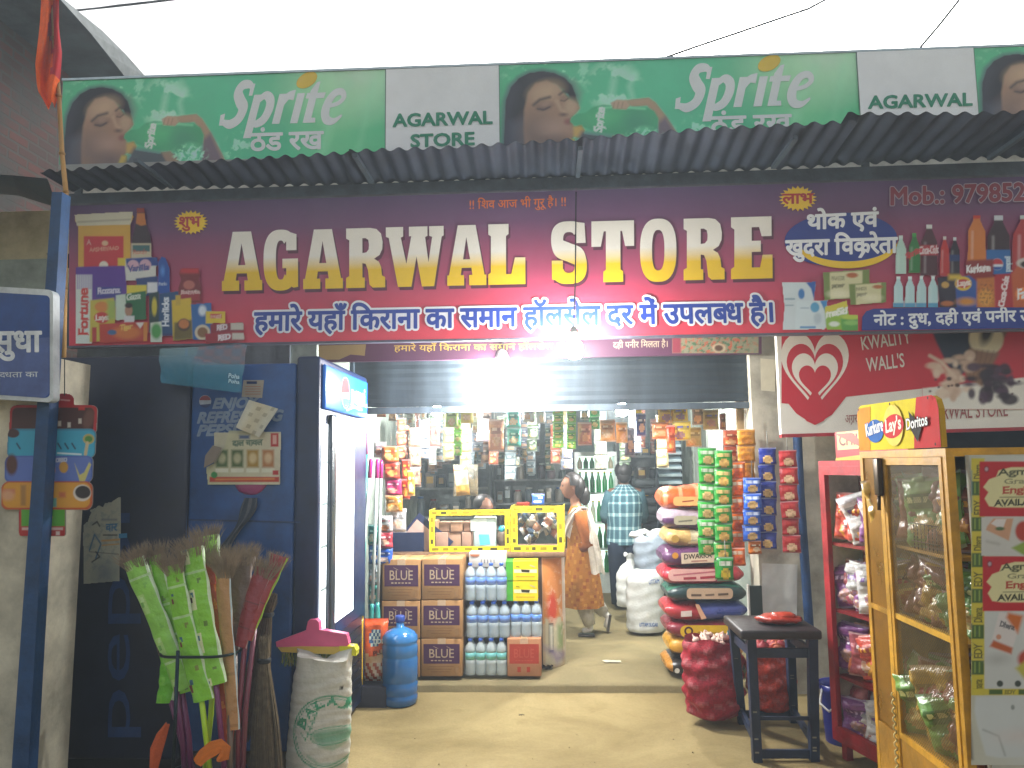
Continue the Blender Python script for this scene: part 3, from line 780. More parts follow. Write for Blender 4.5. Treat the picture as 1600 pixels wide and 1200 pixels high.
    def fm(X, Y):
        s = (X - 98) / (505 * part); q = Y / 100
        return A[0] + (B[0] - A[0]) * s, A[1] + (B[1] - A[1]) * s + (D[1] - A[1]) * q
    g_ = np.clip((p.I[..., 1] / (p.I[..., 0] + .01) - 1.15) * 2.5, 0, 1)[..., None]; p.I = np.clip(p.I * (1.12 + .3 * g_) + g_ * np.array((.06, .13, .12)), 0, .9)
    p.build(m, bd, 'print', fm=fm)
    return fm
fm1 = ad(99, 603); fm2 = ad(780, 1337); fm3 = ad(1520, 1700, 180 / 557)
SPL = {}
def stroke(pts, w, n=8, sm=True):
    """centre line -> union-ready quads of the given width(s)"""
    if sm:
        P = [Vector(p) for p in pts]; out = []; ws = []
        W = w if isinstance(w, list) else [w] * len(pts)
        for i in range(len(P) - 1):
            a, b, c, d = P[max(0, i - 1)], P[i], P[i + 1], P[min(len(P) - 1, i + 2)]
            for k in range(n):
                t = k / n; out.append(.5 * ((2 * b) + (c - a) * t + (2 * a - 5 * b + 4 * c - d) * t * t + (3 * b - a - 3 * c + d) * t ** 3)); ws.append(W[i] + (W[i + 1] - W[i]) * t)
        out.append(P[-1]); ws.append(W[-1])
    else: out = [Vector(p) for p in pts]; ws = w if isinstance(w, list) else [w] * len(pts)
    L, Rr = [], []
    for i in range(len(out)):
        d = (out[min(i + 1, len(out) - 1)] - out[max(i - 1, 0)]).normalized(); k = Vector((-d.y, d.x)) * ws[i] / 2; L.append(out[i] + k); Rr.append(out[i] - k)
    tr = []
    for i in range(len(out) - 1):
        tr += [(tuple(Rr[i]), tuple(Rr[i + 1]), tuple(L[i + 1])), (tuple(Rr[i]), tuple(L[i + 1]), tuple(L[i]))]
    return tr
def fan(p): return [(tuple(p[0]), tuple(p[i]), tuple(p[i + 1])) for i in range(1, len(p) - 1)]
def drink_word():
    """the slanted drink lettering, drawn upright in a 4.6 x 1 box (x-height .62) and sheared when laid"""
    t = []
    t += stroke([(.86, .92), (.72, 1.0), (.5, .98), (.42, .8), (.56, .6), (.72, .42), (.66, .16), (.42, .03), (.12, .1)], [.1, .2, .26, .28, .3, .3, .28, .24, .1])
    t += fan([(.06, .0), (.2, .0), (.16, .3), (.02, .26)]); t += fan([(.78, 1.02), (.92, 1.02), (.92, .72), (.8, .72)])
    t += fan([(.98, -.33), (1.24, -.33), (1.24, .74), (.98, .74)]); t += stroke([(1.16, .58), (1.36, .72), (1.56, .6), (1.6, .36), (1.5, .12), (1.3, .02), (1.16, .06)], [.14, .2, .26, .28, .26, .2, .1])
    t += fan([(1.82, 0), (2.07, 0), (2.07, .74), (1.82, .74)]); t += stroke([(2.0, .5), (2.14, .68), (2.34, .7)], [.16, .2, .26])
    t += fan([(2.42, 0), (2.67, 0), (2.67, .74), (2.42, .74)])
    t += fan([(2.84, .1), (3.09, .1), (3.09, 1.02), (2.98, 1.0), (2.84, .8)]); t += fan([(2.74, .6), (3.34, .6), (3.36, .74), (2.74, .74)]); t += fan([(2.84, 0), (3.26, 0), (3.22, .12), (2.84, .14)])
    t += stroke([(3.6, .4), (3.86, .46), (4.0, .6), (3.88, .74), (3.66, .7), (3.52, .5), (3.5, .26), (3.62, .06), (3.86, .02), (4.08, .16)], [.1, .12, .16, .16, .22, .26, .28, .22, .16, .06])
    return union(t)
dw = drink_word()
for fm, nm in ((fm1, 0), (fm2, 1)):
    def lay(p, fm=fm):
        x, y = p[0] + .32 * p[1], p[1]
        px, py = 344 + x * 46.5, 78 - y * 62 + (x * 46.5) * .0
        return fm(px, py)
    pr_tris(m, bd, dw, lay, C('#e4ecec'))
    o = bd.up(); q = [lay((a, b)) for a, b in [(x, y) for x, y in ell(2.62, 1.06, .33, .2, 24, rot=12)]]
    m.face([bd.at(p, o) for p in q], C('#e8c83a'), 'print')
    load_glyphs('ठंडरख')
    A, B, H = fm(396, 118), fm(508, 118), fm(396, 92)
    pr_text(m, bd, 'ठंड रख', A, B, H, '#e4ecec', .028, px=False)
for (a, b, c, d) in ((603, 780, 109, 102), (1337, 1520, 82, 76)):
    o = bd.up()
    P0, P1 = bd.uv(a, 127 - (a - 98) * .0362 + .6), bd.uv(b, 127 - (b - 98) * .0362 + .6)
    m.face([bd.at(q, o) for q in ((P0[0], 3.86), (P1[0], 3.86), P1, P0)], '#f0f4f6')
    pr_line(m, bd, [P0, (P0[0], 3.87)], .006, '#5c7a70', px=False); pr_line(m, bd, [P1, (P1[0], 3.87)], .006, '#5c8a74', px=False)
pr_text(m, bd, 'AGARWAL', (615, 199), (769, 194), (615, 179), '#1f8a68', .035); pr_text(m, bd, 'STORE', (643, 231), (741, 227), (643, 211), '#1f8a68', .035)
pr_text(m, bd, 'AGARWAL', (1356, 171), (1517, 166), (1356, 151), '#1f8a68', .035); pr_text(m, bd, 'STORE', (1390, 205), (1484, 202), (1390, 183), '#1f8a68', .035)
m.build('panel', gb)
m = MB('metal', '#a8b4b8')
m.hexa([(xL, YB - .012, topz(xL)), (xR, YB - .012, topz(xR)), (xR, YB + .05, topz(xR)), (xL, YB + .05, topz(xL)), (xL, YB - .012, topz(xL) + .018), (xR, YB - .012, topz(xR) + .018), (xR, YB + .05, topz(xR) + .018), (xL, YB + .05, topz(xL) + .018)])
m.build('frame', gb)
for x in (xL + .1, -1.5, .4, 2.3, 4.3):
    m = MB('oldpaint', '#3c464c'); m.box((x, YB + .054, 3.0), (x + .05, YB + .1, topz(x) - .05)); m.build('support', gb)

# ================================================================== main shop sign
YS = 5.0; bd = boardY(YS); bd.step = .0007
sg = thing('shop_sign', 'long purple to red shop sign with large white and yellow lettering', 'sign', (0, YS, 2.5))
TLp, BLp = (108, 319), (104, 541)
def topy(x): return 319 - (x - 108) * .0308
def boty(x): return 541 - (x - 104) * .0182
m = MB('print', '#8a3058')
p = Paint(0, 0, 1, 1, .02)
xsr = 1760
rows = []
cs = [C('#4e3068'), C('#662e62'), C('#942c58'), C('#ac2c56'), C('#d02a48'), C('#dc223c')]
for k in range(6):
    t = k / 5; rows.append([bd.at(bd.uv(108 + (xsr - 108) * j / 12, topy(108 + (xsr - 108) * j / 12) * (1 - t) + boty(108 + (xsr - 108) * j / 12) * t), 0) for j in range(13)])
cs = [lerp(c, (.55, .45, .5), .07) for c in cs]; idx = m.grid(rows, smooth=False); m.c = []
for i in range(5):
    for j in range(12): m.c += [cs[i], cs[i], cs[i + 1], cs[i + 1]]
A0, A1 = Vector(rows[0][0]), Vector(rows[-1][0]); B0, B1 = Vector(rows[0][-1]), Vector(rows[-1][-1]); dy = Vector((0, .045, 0))
for q in ([A0, B0, B0 + dy, A0 + dy], [A1, B1, B1 + dy, A1 + dy], [A0, A1, A1 + dy, A0 + dy], [B0, B1, B1 + dy, B0 + dy], [A0 + dy, B0 + dy, B1 + dy, A1 + dy]): m.face(q, '#5a4048')

# slab lettering: outline in a unit-height box, width in the same unit
from mathutils.geometry import tessellate_polygon
def filled(*loops):
    L3 = [[Vector((a, b, 0)) for a, b in l] for l in loops]; flat = [p for l in loops for p in l]
    return [tuple(flat[i] for i in t) for t in tessellate_polygon(L3)]
def sup(cx, cy, rx, ry, e=2.6, n=40, a0=0, a1=360):
    out = []
    for k in range(n + 1):
        a = R(a0 + (a1 - a0) * k / n); c, s_ = math.cos(a), math.sin(a); out.append((cx + rx * math.copysign(abs(c) ** (2 / e), c), cy + ry * math.copysign(abs(s_) ** (2 / e), s_)))
    return out
def ringseg(cx, cy, rx, ry, ix, iy, a0, a1, n=30, e=2.6):
    o, i_ = sup(cx, cy, rx, ry, e, n, a0, a1), sup(cx, cy, ix, iy, e, n, a0, a1); t = []
    for k in range(n): t += [(o[k], o[k + 1], i_[k + 1]), (o[k], i_[k + 1], i_[k])]
    return t
SLAB = {}
SLAB['A'] = filled([(.27, 1), (.73, 1), (.955, .17), (1, .17), (1, 0), (.56, 0), (.56, .17), (.645, .17), (.62, .29), (.37, .29), (.345, .17), (.43, .17), (.43, 0), (0, 0), (0, .17), (.045, .17)], [(.49, .8), (.405, .43), (.585, .43)])
SLAB['L'] = filled([(0, 1), (.55, 1), (.55, .83), (.48, .8), (.48, .17), (.62, .17), (.72, .44), (1, .44), (1, 0), (0, 0), (0, .17), (.07, .2), (.07, .8), (0, .83)])
SLAB['T'] = filled([(0, 1), (1, 1), (1, .58), (.79, .58), (.72, .83), (.68, .83), (.68, .2), (.74, .17), (.74, 0), (.28, 0), (.28, .17), (.34, .2), (.34, .83), (.29, .83), (.22, .58), (0, .58)])
SLAB['E'] = filled([(0, 1), (.98, 1), (.98, .68), (.74, .68), (.68, .83), (.5, .83), (.5, .61), (.72, .61), (.72, .43), (.5, .43), (.5, .18), (.7, .18), (.76, .38), (1, .38), (1, 0), (0, 0), (0, .16), (.08, .2), (.08, .8), (0, .84)])
SLAB['O'] = ringseg(.5, .5, .5, .515, .17, .33, 0, 360, 48)
SLAB['G'] = ringseg(.5, .5, .5, .515, .14, .33, 52, 318, 44) + filled([(.66, .99), (.96, .93), (.96, .66), (.66, .66)]) + filled([(.55, .52), (1, .52), (1, .04), (.86, .03), (.66, .12), (.66, .36), (.55, .36)])
SLAB['S'] = ringseg(.5, .72, .5, .295, .16, .115, 30, 200, 24) + stroke([(.17, .72), (.22, .58), (.5, .5), (.78, .42), (.83, .28)], [.34, .32, .31, .32, .34], 8) + ringseg(.5, .28, .5, .295, .16, .115, 200, 375, 24) + filled([(.68, 1), (.94, .98), (.97, .65), (.68, .65)]) + filled([(.02, .37), (.33, .37), (.33, .04), (.03, .06)])
SLAB['R'] = filled([(0, 1), (.62, 1), (.78, .98), (.9, .9), (.94, .76), (.93, .64), (.86, .54), (.72, .48), (.84, .43), (.9, .34), (.92, .2), (1, .17), (1, 0), (.68, 0), (.6, .05), (.56, .3), (.5, .4), (.42, .41), (.42, .17), (.48, .17), (.48, 0), (0, 0), (0, .17), (.08, .2), (.08, .8), (0, .83)], [(.42, .83), (.42, .58), (.52, .59), (.58, .64), (.59, .72), (.57, .8), (.5, .83)])
SLAB['W'] = filled([(0, 1), (.3, 1), (.3, .84), (.26, .82), (.355, .38), (.44, .84), (.4, .84), (.4, 1), (.72, 1), (.72, .84), (.68, .82), (.735, .4), (.8, .82), (.75, .84), (.75, 1), (1, 1), (1, .84), (.965, .82), (.83, 0), (.62, 0), (.53, .5), (.44, 0), (.21, 0), (.05, .82), (0, .84)])
for ch, x0, x1 in (('A', 347, 410), ('G', 412, 466), ('A', 474, 536), ('R', 541, 602), ('W', 603, 694), ('A', 699, 760), ('L', 763, 821), ('S', 861, 917), ('T', 924, 991), ('O', 1000, 1057), ('R', 1068, 1132), ('E', 1142, 1207)):
    by = lambda x: 455 - (x - 347) * .0233
    ty = lambda x: 363 - (x - 347) * .0291
    a, b, h = bd.uv(x0, by(x0)), bd.uv(x1, by(x1)), bd.uv(x0, ty(x0))
    fm = lambda p, a=a, b=b, h=h: (a[0] + (b[0] - a[0]) * p[0] + (h[0] - a[0]) * p[1], a[1] + (b[1] - a[1]) * p[0] + (h[1] - a[1]) * p[1])
    tr = union(SLAB[ch])
    lay0 = bd.layer
    bd.layer = 2; pr_tris(m, bd, tr, lambda p: (fm(p)[0] + .012, fm(p)[1] - .022), C('#5a2038'))
    bd.layer = 4
    tr = slice_y(tr, [.3, .55])
    pr_tris(m, bd, tr, fm, lambda p: lerp(C('#e9c012'), C('#f0ebe0'), min(1, max(0, (p[1] - .3) / .25))))
    bd.layer = lay0
bd.layer = 6
pr_text(m, bd, 'हमारे यहाँ किराना का समान हॉलसेल दर में उपलब\x01ध है।', (398, 517), (1207, 502.5), (398.6, 489), '#27409a', .03, outline=(.075, '#e6e6ea'))
pr_text(m, bd, '!! शिव आज भी गुरू है। !!', (734, 327), (884, 322), (734, 315), '#e8742a', .012)
# star bursts
def burst(cx, cy, rx, ry, word, x0, x1, yb):
    pts = []
    for k in range(44):
        a = 2 * math.pi * k / 44; q = 1 if k % 2 else .78; pts.append((cx + rx * q * math.cos(a), cy + ry * q * math.sin(a)))
    pr_poly(m, bd, pts, '#f2c924'); pr_text(m, bd, word, (x0, yb), (x1, yb - 1), (x0, yb - 15), '#b8322a', .03)
burst(299, 348, 27, 19, 'शुभ', 281, 314, 355); burst(1246, 311, 30, 20, 'लाभ', 1222, 1270, 319)
# blue oval with the trade line
pr_poly(m, bd, [(x, y) for x, y in ell(1313, 375, 88, 42, 40, rot=-2)], '#22368c')
pr_poly(m, bd, ell(1322, 378, 80, 42, 24, 14, 150) + ell(1322, 369, 82, 40, 24, 14, 150)[::-1], '#f0c81e')
pr_text(m, bd, 'थोक एवं', (1261, 359), (1371, 354), (1261, 337), '#eef0f4', .035)
pr_text(m, bd, 'खुदरा विक\x02रेता', (1227, 400), (1401, 395), (1227, 377), '#eef0f4', .035)
pr_text(m, bd, 'Mob.: 9798525', (1391, 321), (1618, 313), (1391, 293), '#8a2c40', .03, outline=(.035, '#b8a8b8'))
# note strip, lower right
pr_poly(m, bd, [(1345, 517), (1346, 496), (1352, 487), (1364, 483), (1700, 476), (1700, 512)], '#22368c')
pr_text(m, bd, 'नोट : दुध, दही एवं पनीर उपलब\x01ध', (1364, 509), (1668, 500), (1364, 493), '#e8ecf0', .03)

# printed groceries, left
p = Paint(112, 326, 386, 540, 1.2); p.I[:] = 0
bgp = [0]
def base_bg(p):
    t = np.clip((p.Y - topy(p.X.mean())) / 222, 0, 1); xsx = np.linspace(0, 1, 6)
    for c in range(3): p.I[..., c] = np.interp(t, xsx, [q[c] for q in cs])
base_bg(p)
p.poly([(118, 336), (208, 331), (211, 340), (206, 352), (206, 420), (124, 422), (124, 354), (119, 346)], '#d8a838'); p.poly([(118, 336), (210, 331), (206, 352), (122, 354)], '#d5d0b8'); p.line([(124, 348), (205, 344)], 2, '#a8a088', 1.5)
p.rect(133, 370, 195, 422, '#c8262c'); p.text('AASHIRVAAD', (142, 394), (187, 391), (142, 388), '#e8c8a8'); p.ell(166, 381, 5, 4, '#e0b890'); p.ell(164, 416, 7, 7, '#e8e0d0'); p.text('A', (138, 383), (144, 383), (138, 375), '#e8d8c8')
p.poly([(207, 420), (208, 372), (213, 352), (216, 326), (228, 326), (230, 350), (238, 372), (239, 420)], '#3a2830', 1.2); p.poly([(216, 334), (228, 334), (231, 352), (222, 354), (214, 350)], '#c87830'); p.rect(207, 381, 239, 418, '#c8bca0'); p.rect(209, 384, 236, 394, '#3a6a6a'); p.text('Rooh', (210, 398), (230, 397), (210, 391), '#c83828'); p.rect(215, 326, 228, 333, '#9a3828')
p.poly([(120, 418), (198, 416), (201, 464), (200, 480), (121, 482)], '#5a2c98', 1.2)
p.rect(120, 430, 146, 538, '#d8e0d8'); 
for k in range(8): p.line([(123 + k * 3, 430), (123 + k * 3, 452)], 1.2, '#8a6cb8')
p.text('Fortune', (139, 523), (139, 452), (124, 523), '#d0382c', .8)
p.rect(152, 449, 192, 466, '#3a3890'); p.text('Rozana', (155, 460), (189, 458), (155, 450), '#e8e4f0', .3)
p.poly([(196, 406), (240, 402), (246, 408), (246, 440), (199, 440)], '#d8d8d0'); p.poly([(198, 405), (248, 402), (249, 416), (200, 418)], '#1f3f8e'); p.ell(210, 416, 9, 9, '#d0a8b8'); p.ell(229, 415, 9, 9, '#d0a8b8'); p.text('Vanilla', (202, 425), (234, 422), (202, 416), '#22408e', .5)
p.rect(186, 404, 198, 416, '#d8c038'); p.poly([(214, 436), (248, 432), (249, 462), (216, 464)], '#24407e'); p.rect(232, 442, 248, 458, '#dfe2e6')
p.poly([(249, 410), (254, 401), (261, 404), (267, 420), (268, 460), (248, 460)], '#1a50a8', 1.2); p.ell(256, 424, 3, 7, '#4c8ad8', 2); p.text('Parle', (250, 447), (262, 446), (250, 442), '#d8e4f0')
p.poly([(143, 470), (180, 466), (184, 535), (142, 535)], '#c8b840', 1.2); p.ell(161, 480, 11, 8, '#d88838'); p.ell(161, 497, 12, 9, '#c83028'); p.text('Lays', (152, 501), (171, 500), (152, 493), '#f0ece0', .4); p.rect(170, 470, 184, 500, '#9ab858', 3, .8)
p.poly([(183, 462), (200, 460), (202, 500), (183, 502)], '#c8d8c8'); p.rect(200, 446, 231, 460, '#e0d040')
p.poly([(198, 460), (230, 455), (231, 500), (200, 502)], '#1e6a3c'); p.text('Gaza', (200, 470), (221, 467), (200, 460), '#e8f0e0', .3); p.ell(203, 486, 6, 9, '#b08468'); p.ell(203, 478, 6, 4, '#2a2020'); p.rect(196, 494, 212, 504, '#d8d8d8')
p.poly([(234, 460), (250, 456), (252, 520), (234, 520)], '#1e3a3a'); p.ell(243, 480, 4, 14, '#d0c038')
p.poly([(250, 460), (281, 455), (281, 524), (250, 524)], '#174878'); p.text('Horlicks', (265, 510), (265, 466), (255, 510), '#e8eef4', .5); p.rect(250, 522, 272, 526, '#2c3068')
p.poly([(281, 428), (284, 420), (312, 419), (315, 428), (313, 438), (317, 450), (316, 474), (282, 474), (280, 450), (284, 438)], '#7a1c24', 1.3); p.ell(297, 446, 9, 7, '#b8685c'); p.rect(284, 456, 314, 470, '#a02c34'); p.text('Bournvita', (285, 460), (313, 459), (285, 454), '#f0d8d0', .2); p.rect(283, 420, 312, 428, '#c02c34', 2)
p.poly([(270, 470), (300, 466), (304, 530), (272, 534)], '#d8b828'); p.ell(289, 508, 10, 10, '#8a5a28'); p.poly([(274, 505), (302, 500), (303, 530), (273, 533)], '#2a2420', 2, .8); p.ell(289, 507, 8, 7, '#c87838'); p.rect(276, 462, 284, 478, '#c8a830')
p.poly([(300, 476), (332, 473), (334, 532), (303, 532)], '#2464a8'); p.ell(318, 486, 6, 8, '#dfe8f0', 2); p.ell(318, 520, 12, 12, '#d8c8a8'); p.ell(318, 520, 8, 8, '#8a6038')
p.rect(323, 487, 354, 506, '#e0c430'); p.rect(330, 491, 348, 498, '#c83028'); p.text('maggi', (331, 497), (347, 496), (331, 492), '#f0e0c0')
p.poly([(330, 508), (382, 503), (383, 518), (331, 522)], '#8e1c2c'); p.text('RED', (341, 516), (356, 515), (341, 508), '#f0e8e8', .4); p.rect(362, 505, 382, 516, '#c8c0b0')
p.poly([(322, 522), (383, 518), (384, 533), (323, 538)], '#a01e2e'); p.text('RED', (343, 532), (361, 530), (343, 524), '#f0e8e8', .5); p.rect(364, 521, 383, 531, '#d0c8b8')
p.poly([(157, 507), (235, 503), (232, 534), (158, 537)], '#c03820'); p.ell(200, 520, 22, 10, '#d8782c', 3); p.ell(177, 520, 7, 4, '#3c6a98'); p.text('Tiger', (190, 516), (208, 514), (190, 508), '#f0d060', .3); p.poly([(214, 505), (228, 504), (221, 514)], '#e8e0d8'); p.rect(226, 504, 232, 534, '#d88a30')
p.poly([(237, 505), (254, 503), (256, 536), (236, 536)], '#d8e0d0'); p.ell(246, 518, 8, 12, '#4aa04a', 2); p.rect(146, 512, 153, 536, '#b8302c')
p.keep = (p.cover > .45).astype(float); p.build(m, bd)
# printed groceries, right
p = Paint(1218, 330, 1660, 520, 1.3); base_bg(p)
msk = (p.Y > 405) | (p.X > 1392)
p.keep *= msk * ~((p.Y > 482) & (p.X > 1340)) * ~((p.Y < 337))
p.poly([(1220, 441), (1270, 441), (1274, 446), (1270, 470), (1262, 516), (1221, 517), (1224, 480)], '#ccd8dc', 1.4); p.poly([(1258, 442), (1274, 440), (1271, 470), (1266, 452)], '#2458a8'); p.ell(1251, 460, 5, 8, '#3a78b8'); p.line([(1226, 468), (1240, 468)], 2, '#7898a8'); p.line([(1226, 478), (1238, 478)], 1.5, '#7898a8')
p.poly([(1243, 471), (1292, 470), (1290, 512), (1286, 516), (1241, 515)], '#d2e0e4', 1.4); p.ell(1272, 481, 7, 8, '#58a0c8'); p.line([(1250, 482), (1262, 482)], 1.5, '#90a8b8'); p.poly([(1280, 471), (1292, 470), (1289, 490)], '#3a8ac8'); p.ell(1276, 498, 6, 9, '#b8c8d0', 2); p.line([(1250, 512), (1272, 512)], 3, '#3a88c0')
p.poly([(1284, 426), (1357, 421), (1358, 466), (1286, 470)], '#7a8c48'); p.poly([(1295, 427), (1346, 424), (1346, 464), (1296, 468)], '#d6d2a4'); p.text('PANEER', (1298, 439), (1318, 438), (1298, 433), '#5a5a38'); p.text('paneer', (1299, 450), (1317, 449), (1299, 444), '#4a4a30', .3); p.ell(1330, 431, 9, 4, '#b86838'); p.ell(1310, 460, 16, 6, '#e8e4c0', 3)
p.poly([(1325, 445), (1384, 441), (1383, 474), (1327, 478)], '#7a8c48'); p.poly([(1335, 446), (1375, 443), (1375, 473), (1336, 477)], '#d6d2a4'); p.text('PANEER', (1336, 455), (1352, 454), (1336, 450), '#5a5a38'); p.ell(1370, 449, 8, 3, '#b86838'); p.text('paneer', (1338, 463), (1352, 462), (1338, 458), '#4a4a30', .2); p.ell(1360, 466, 14, 5, '#e8e4c0', 3)
p.poly([(1287, 482), (1322, 470), (1325, 490), (1320, 516), (1290, 516)], '#8cb838', 1.3); p.poly([(1288, 480), (1322, 470), (1323, 480), (1288, 490)], '#d8cc40'); p.text('maSti', (1290, 496), (1322, 490), (1290, 486), '#eef4e8', .8); p.ell(1302, 507, 8, 4, '#dfeadc')
p.poly([(1312, 496), (1346, 494), (1340, 518), (1314, 518)], '#58a040', 1.4); p.ell(1329, 496, 17, 4, '#b8d048'); p.ell(1329, 505, 12, 4, '#8ac060')
# bottles and packets
def pbot(x, y0, y1, w, col, cap, lab=None):
    p.poly([(x - w * .18, y0), (x + w * .18, y0), (x + w * .2, y0 + (y1 - y0) * .12), (x + w * .46, y0 + (y1 - y0) * .34), (x + w * .5, y1), (x - w * .5, y1), (x - w * .46, y0 + (y1 - y0) * .34), (x - w * .2, y0 + (y1 - y0) * .12)], col, 1.4)
    p.rect(x - w * .2, y0 - 1, x + w * .2, y0 + (y1 - y0) * .08, cap); p.line([(x - w * .22, y0 + (y1 - y0) * .36), (x - w * .24, y1 - 6)], w * .1, lerp(as_col(col), (1, 1, 1), .35), 2, .7)
    if lab: p.rect(x - w * .5, y0 + (y1 - y0) * lab[1], x + w * .5, y0 + (y1 - y0) * lab[2], lab[0])
pbot(1427, 366, 428, 20, '#2e7a38', '#48a048'); pbot(1406, 369, 430, 18, '#b8d8cc', '#d8e0dc'); pbot(1450, 352, 432, 28, '#4a1420', '#dcdcd8', ('#b02430', .4, .6)); p.text('Coca-Cola', (1435, 398), (1464, 396), (1435, 386), '#f0e8e8', .3, .2)
pbot(1474, 371, 432, 16, '#c02a24', '#d8d4d0'); pbot(1490, 372, 432, 17, '#2a1a28', '#d8dce0', ('#24366a', .45, .62)); p.text('Sprite', (1415, 405), (1438, 394), (1413, 397), '#c82838', .5, .2)
pbot(1524, 337, 410, 30, '#d07820', '#c83c20'); pbot(1558, 338, 430, 38, '#34141c', '#cfd4dc', ('#1e64a8', .58, 1.0)); pbot(1600, 336, 430, 44, '#b02a28', '#c8d4d0')
p.ell(1556, 414, 9, 9, '#dce4ec'); p.poly(ell(1556, 414, 9, 9, 20, 180, 360), '#c03038'); p.poly(ell(1556, 415, 9, 8, 20, 20, 160), '#2450a0'); p.text('pepsi', (1576, 425), (1576, 402), (1567, 425), '#d8e8f0', .4)
for k in range(4): pbot(1402 + k * 18, 433, 482, 17, '#bfe0e4', '#e8f4f4', ('#5aa0c8', .84, 1.0))
p.poly([(1462, 434), (1482, 432), (1492, 436), (1494, 482), (1466, 482)], '#2a1c30', 1.3); p.ell(1475, 446, 6, 5, '#c8a050'); p.ell(1478, 475, 10, 4, '#b86830')
p.poly([(1490, 434), (1530, 428), (1530, 482), (1493, 482)], '#2450a0', 1.3); p.rect(1480, 430, 1500, 438, '#d8b830', 3); p.ell(1503, 444, 13, 11, '#e0c030'); p.ell(1503, 444, 11, 7, '#c42c28'); p.text('Lays', (1494, 448), (1513, 446), (1494, 439), '#f4ece0', .5); p.ell(1508, 472, 14, 6, '#d08a28', 3)
p.poly([(1506, 408), (1550, 406), (1550, 440), (1524, 440), (1508, 428)], '#8a2018', 2); p.text('Kurkure', (1508, 427), (1544, 424), (1508, 416), '#f0f0f0', .6)
p.poly([(1524, 436), (1552, 434), (1553, 482), (1524, 482)], '#c07024', 2); p.ell(1538, 466, 12, 14, '#d89838', 3); p.splash(1524, 440, 1553, 480, '#7a3c14', 8, 4, .1, .6)
p.poly([(1552, 430), (1580, 428), (1581, 482), (1553, 482)], '#b02028', 1.2); p.text('Coca-Cola', (1566, 480), (1574, 434), (1557, 479), '#f4ecec', .5, .1); p.poly([(1578, 430), (1596, 404), (1640, 404), (1640, 482), (1581, 482)], '#c05820', 1.4); p.ell(1606, 412, 20, 9, '#d0c8c0'); p.ell(1606, 414, 14, 6, '#3a2018'); p.ell(1598, 460, 14, 10, '#e8842c'); p.text('Fanta', (1588, 468), (1620, 464), (1588, 452), '#f0f0f0', .6)
p.keep *= (p.cover > .45); p.build(m, bd)
# vinyl seams
pr_line(m, bd, [(900, topy(900)), (899, boty(900))], .003, '#6a4058')
m.build('panel', sg)
m = MB('oldpaint', '#5a5866')
for (a, b) in (((104, 541), (1760, boty(1760))), ((108, 319), (1760, topy(1760)))):
    A, B = onY(*a, YS), onY(*b, YS); m.hexa([A + Vector((0, -.004, -.012)), B + Vector((0, -.004, -.012)), B + Vector((0, .05, -.012)), A + Vector((0, .05, -.012)), A + Vector((0, -.004, .002)), B + Vector((0, -.004, .002)), B + Vector((0, .05, .002)), A + Vector((0, .05, .002))])
m.build('frame', sg)
for px in (112, 700, 1215):
    m = MB('oldpaint', '#3c4650'); A = onY(px, 400, YS + .08); m.box((A.x - .015, A.y, 2.5), (A.x + .015, A.y + .03, backz(A.x))); m.build('hanger', sg)

m = MB('oldpaint', '#4a5564')
A, B = onY(104, 321, YS + .012), onY(1760, topy(1760) + 2, YS + .012)
m.hexa([A, B, B + Vector((0, .02, 0)), A + Vector((0, .02, 0))] + [Vector((q.x, q.y + d, backz(q.x) - .026)) for q, d in ((A, 0), (B, 0), (B, .02), (A, .02))]); single(m, 'fascia_board', 'dark grey board strip between the main sign and the awning', 'board')
# old dim sign behind, over the opening
Y2 = 5.5; bd = boardY(Y2)
os_ = MB('print', '#5a3850')
P = [onY(498, 566, Y2), onY(1190, 552, Y2)]; zb, zt = min(p.z for p in P), onY(800, 470, Y2).z
os_.box((P[0].x, Y2, zb), (P[1].x, Y2 + .04, zt))
pr_poly(os_, bd, [(498, 566), (1190, 552), (1190, 500), (498, 500)], '#59344c')
pr_poly(os_, bd, [(498, 540), (572, 538), (570, 556), (548, 554), (530, 562), (498, 562)], '#a08a58')
pr_text(os_, bd, 'हमारे यहाँ किराना का समान हॉलसेल दर में', (616, 549), (905, 545), (616, 540), '#c8a850', .01)
pr_text(os_, bd, 'दही पनीर मिलता है।', (958, 544), (1043, 542), (958, 535), '#b8a890', .01)
p = Paint(1050, 522, 1185, 552, 1.5, '#8a8a70'); p.splash(1050, 510, 1185, 560, '#b85a40', 14, 2, .1, .9); p.splash(1050, 510, 1185, 560, '#3a6a48', 12, 5, .15, .9); p.ell(1123, 544, 10, 7, '#c8b898'); p.ell(1123, 544, 7, 5, '#5a4030'); p.rect(1050, 522, 1064, 552, '#8c3a48'); p.build(os_, bd)
single(os_, 'old_sign', 'dim older maroon sign half hidden behind the main shop sign', 'sign')

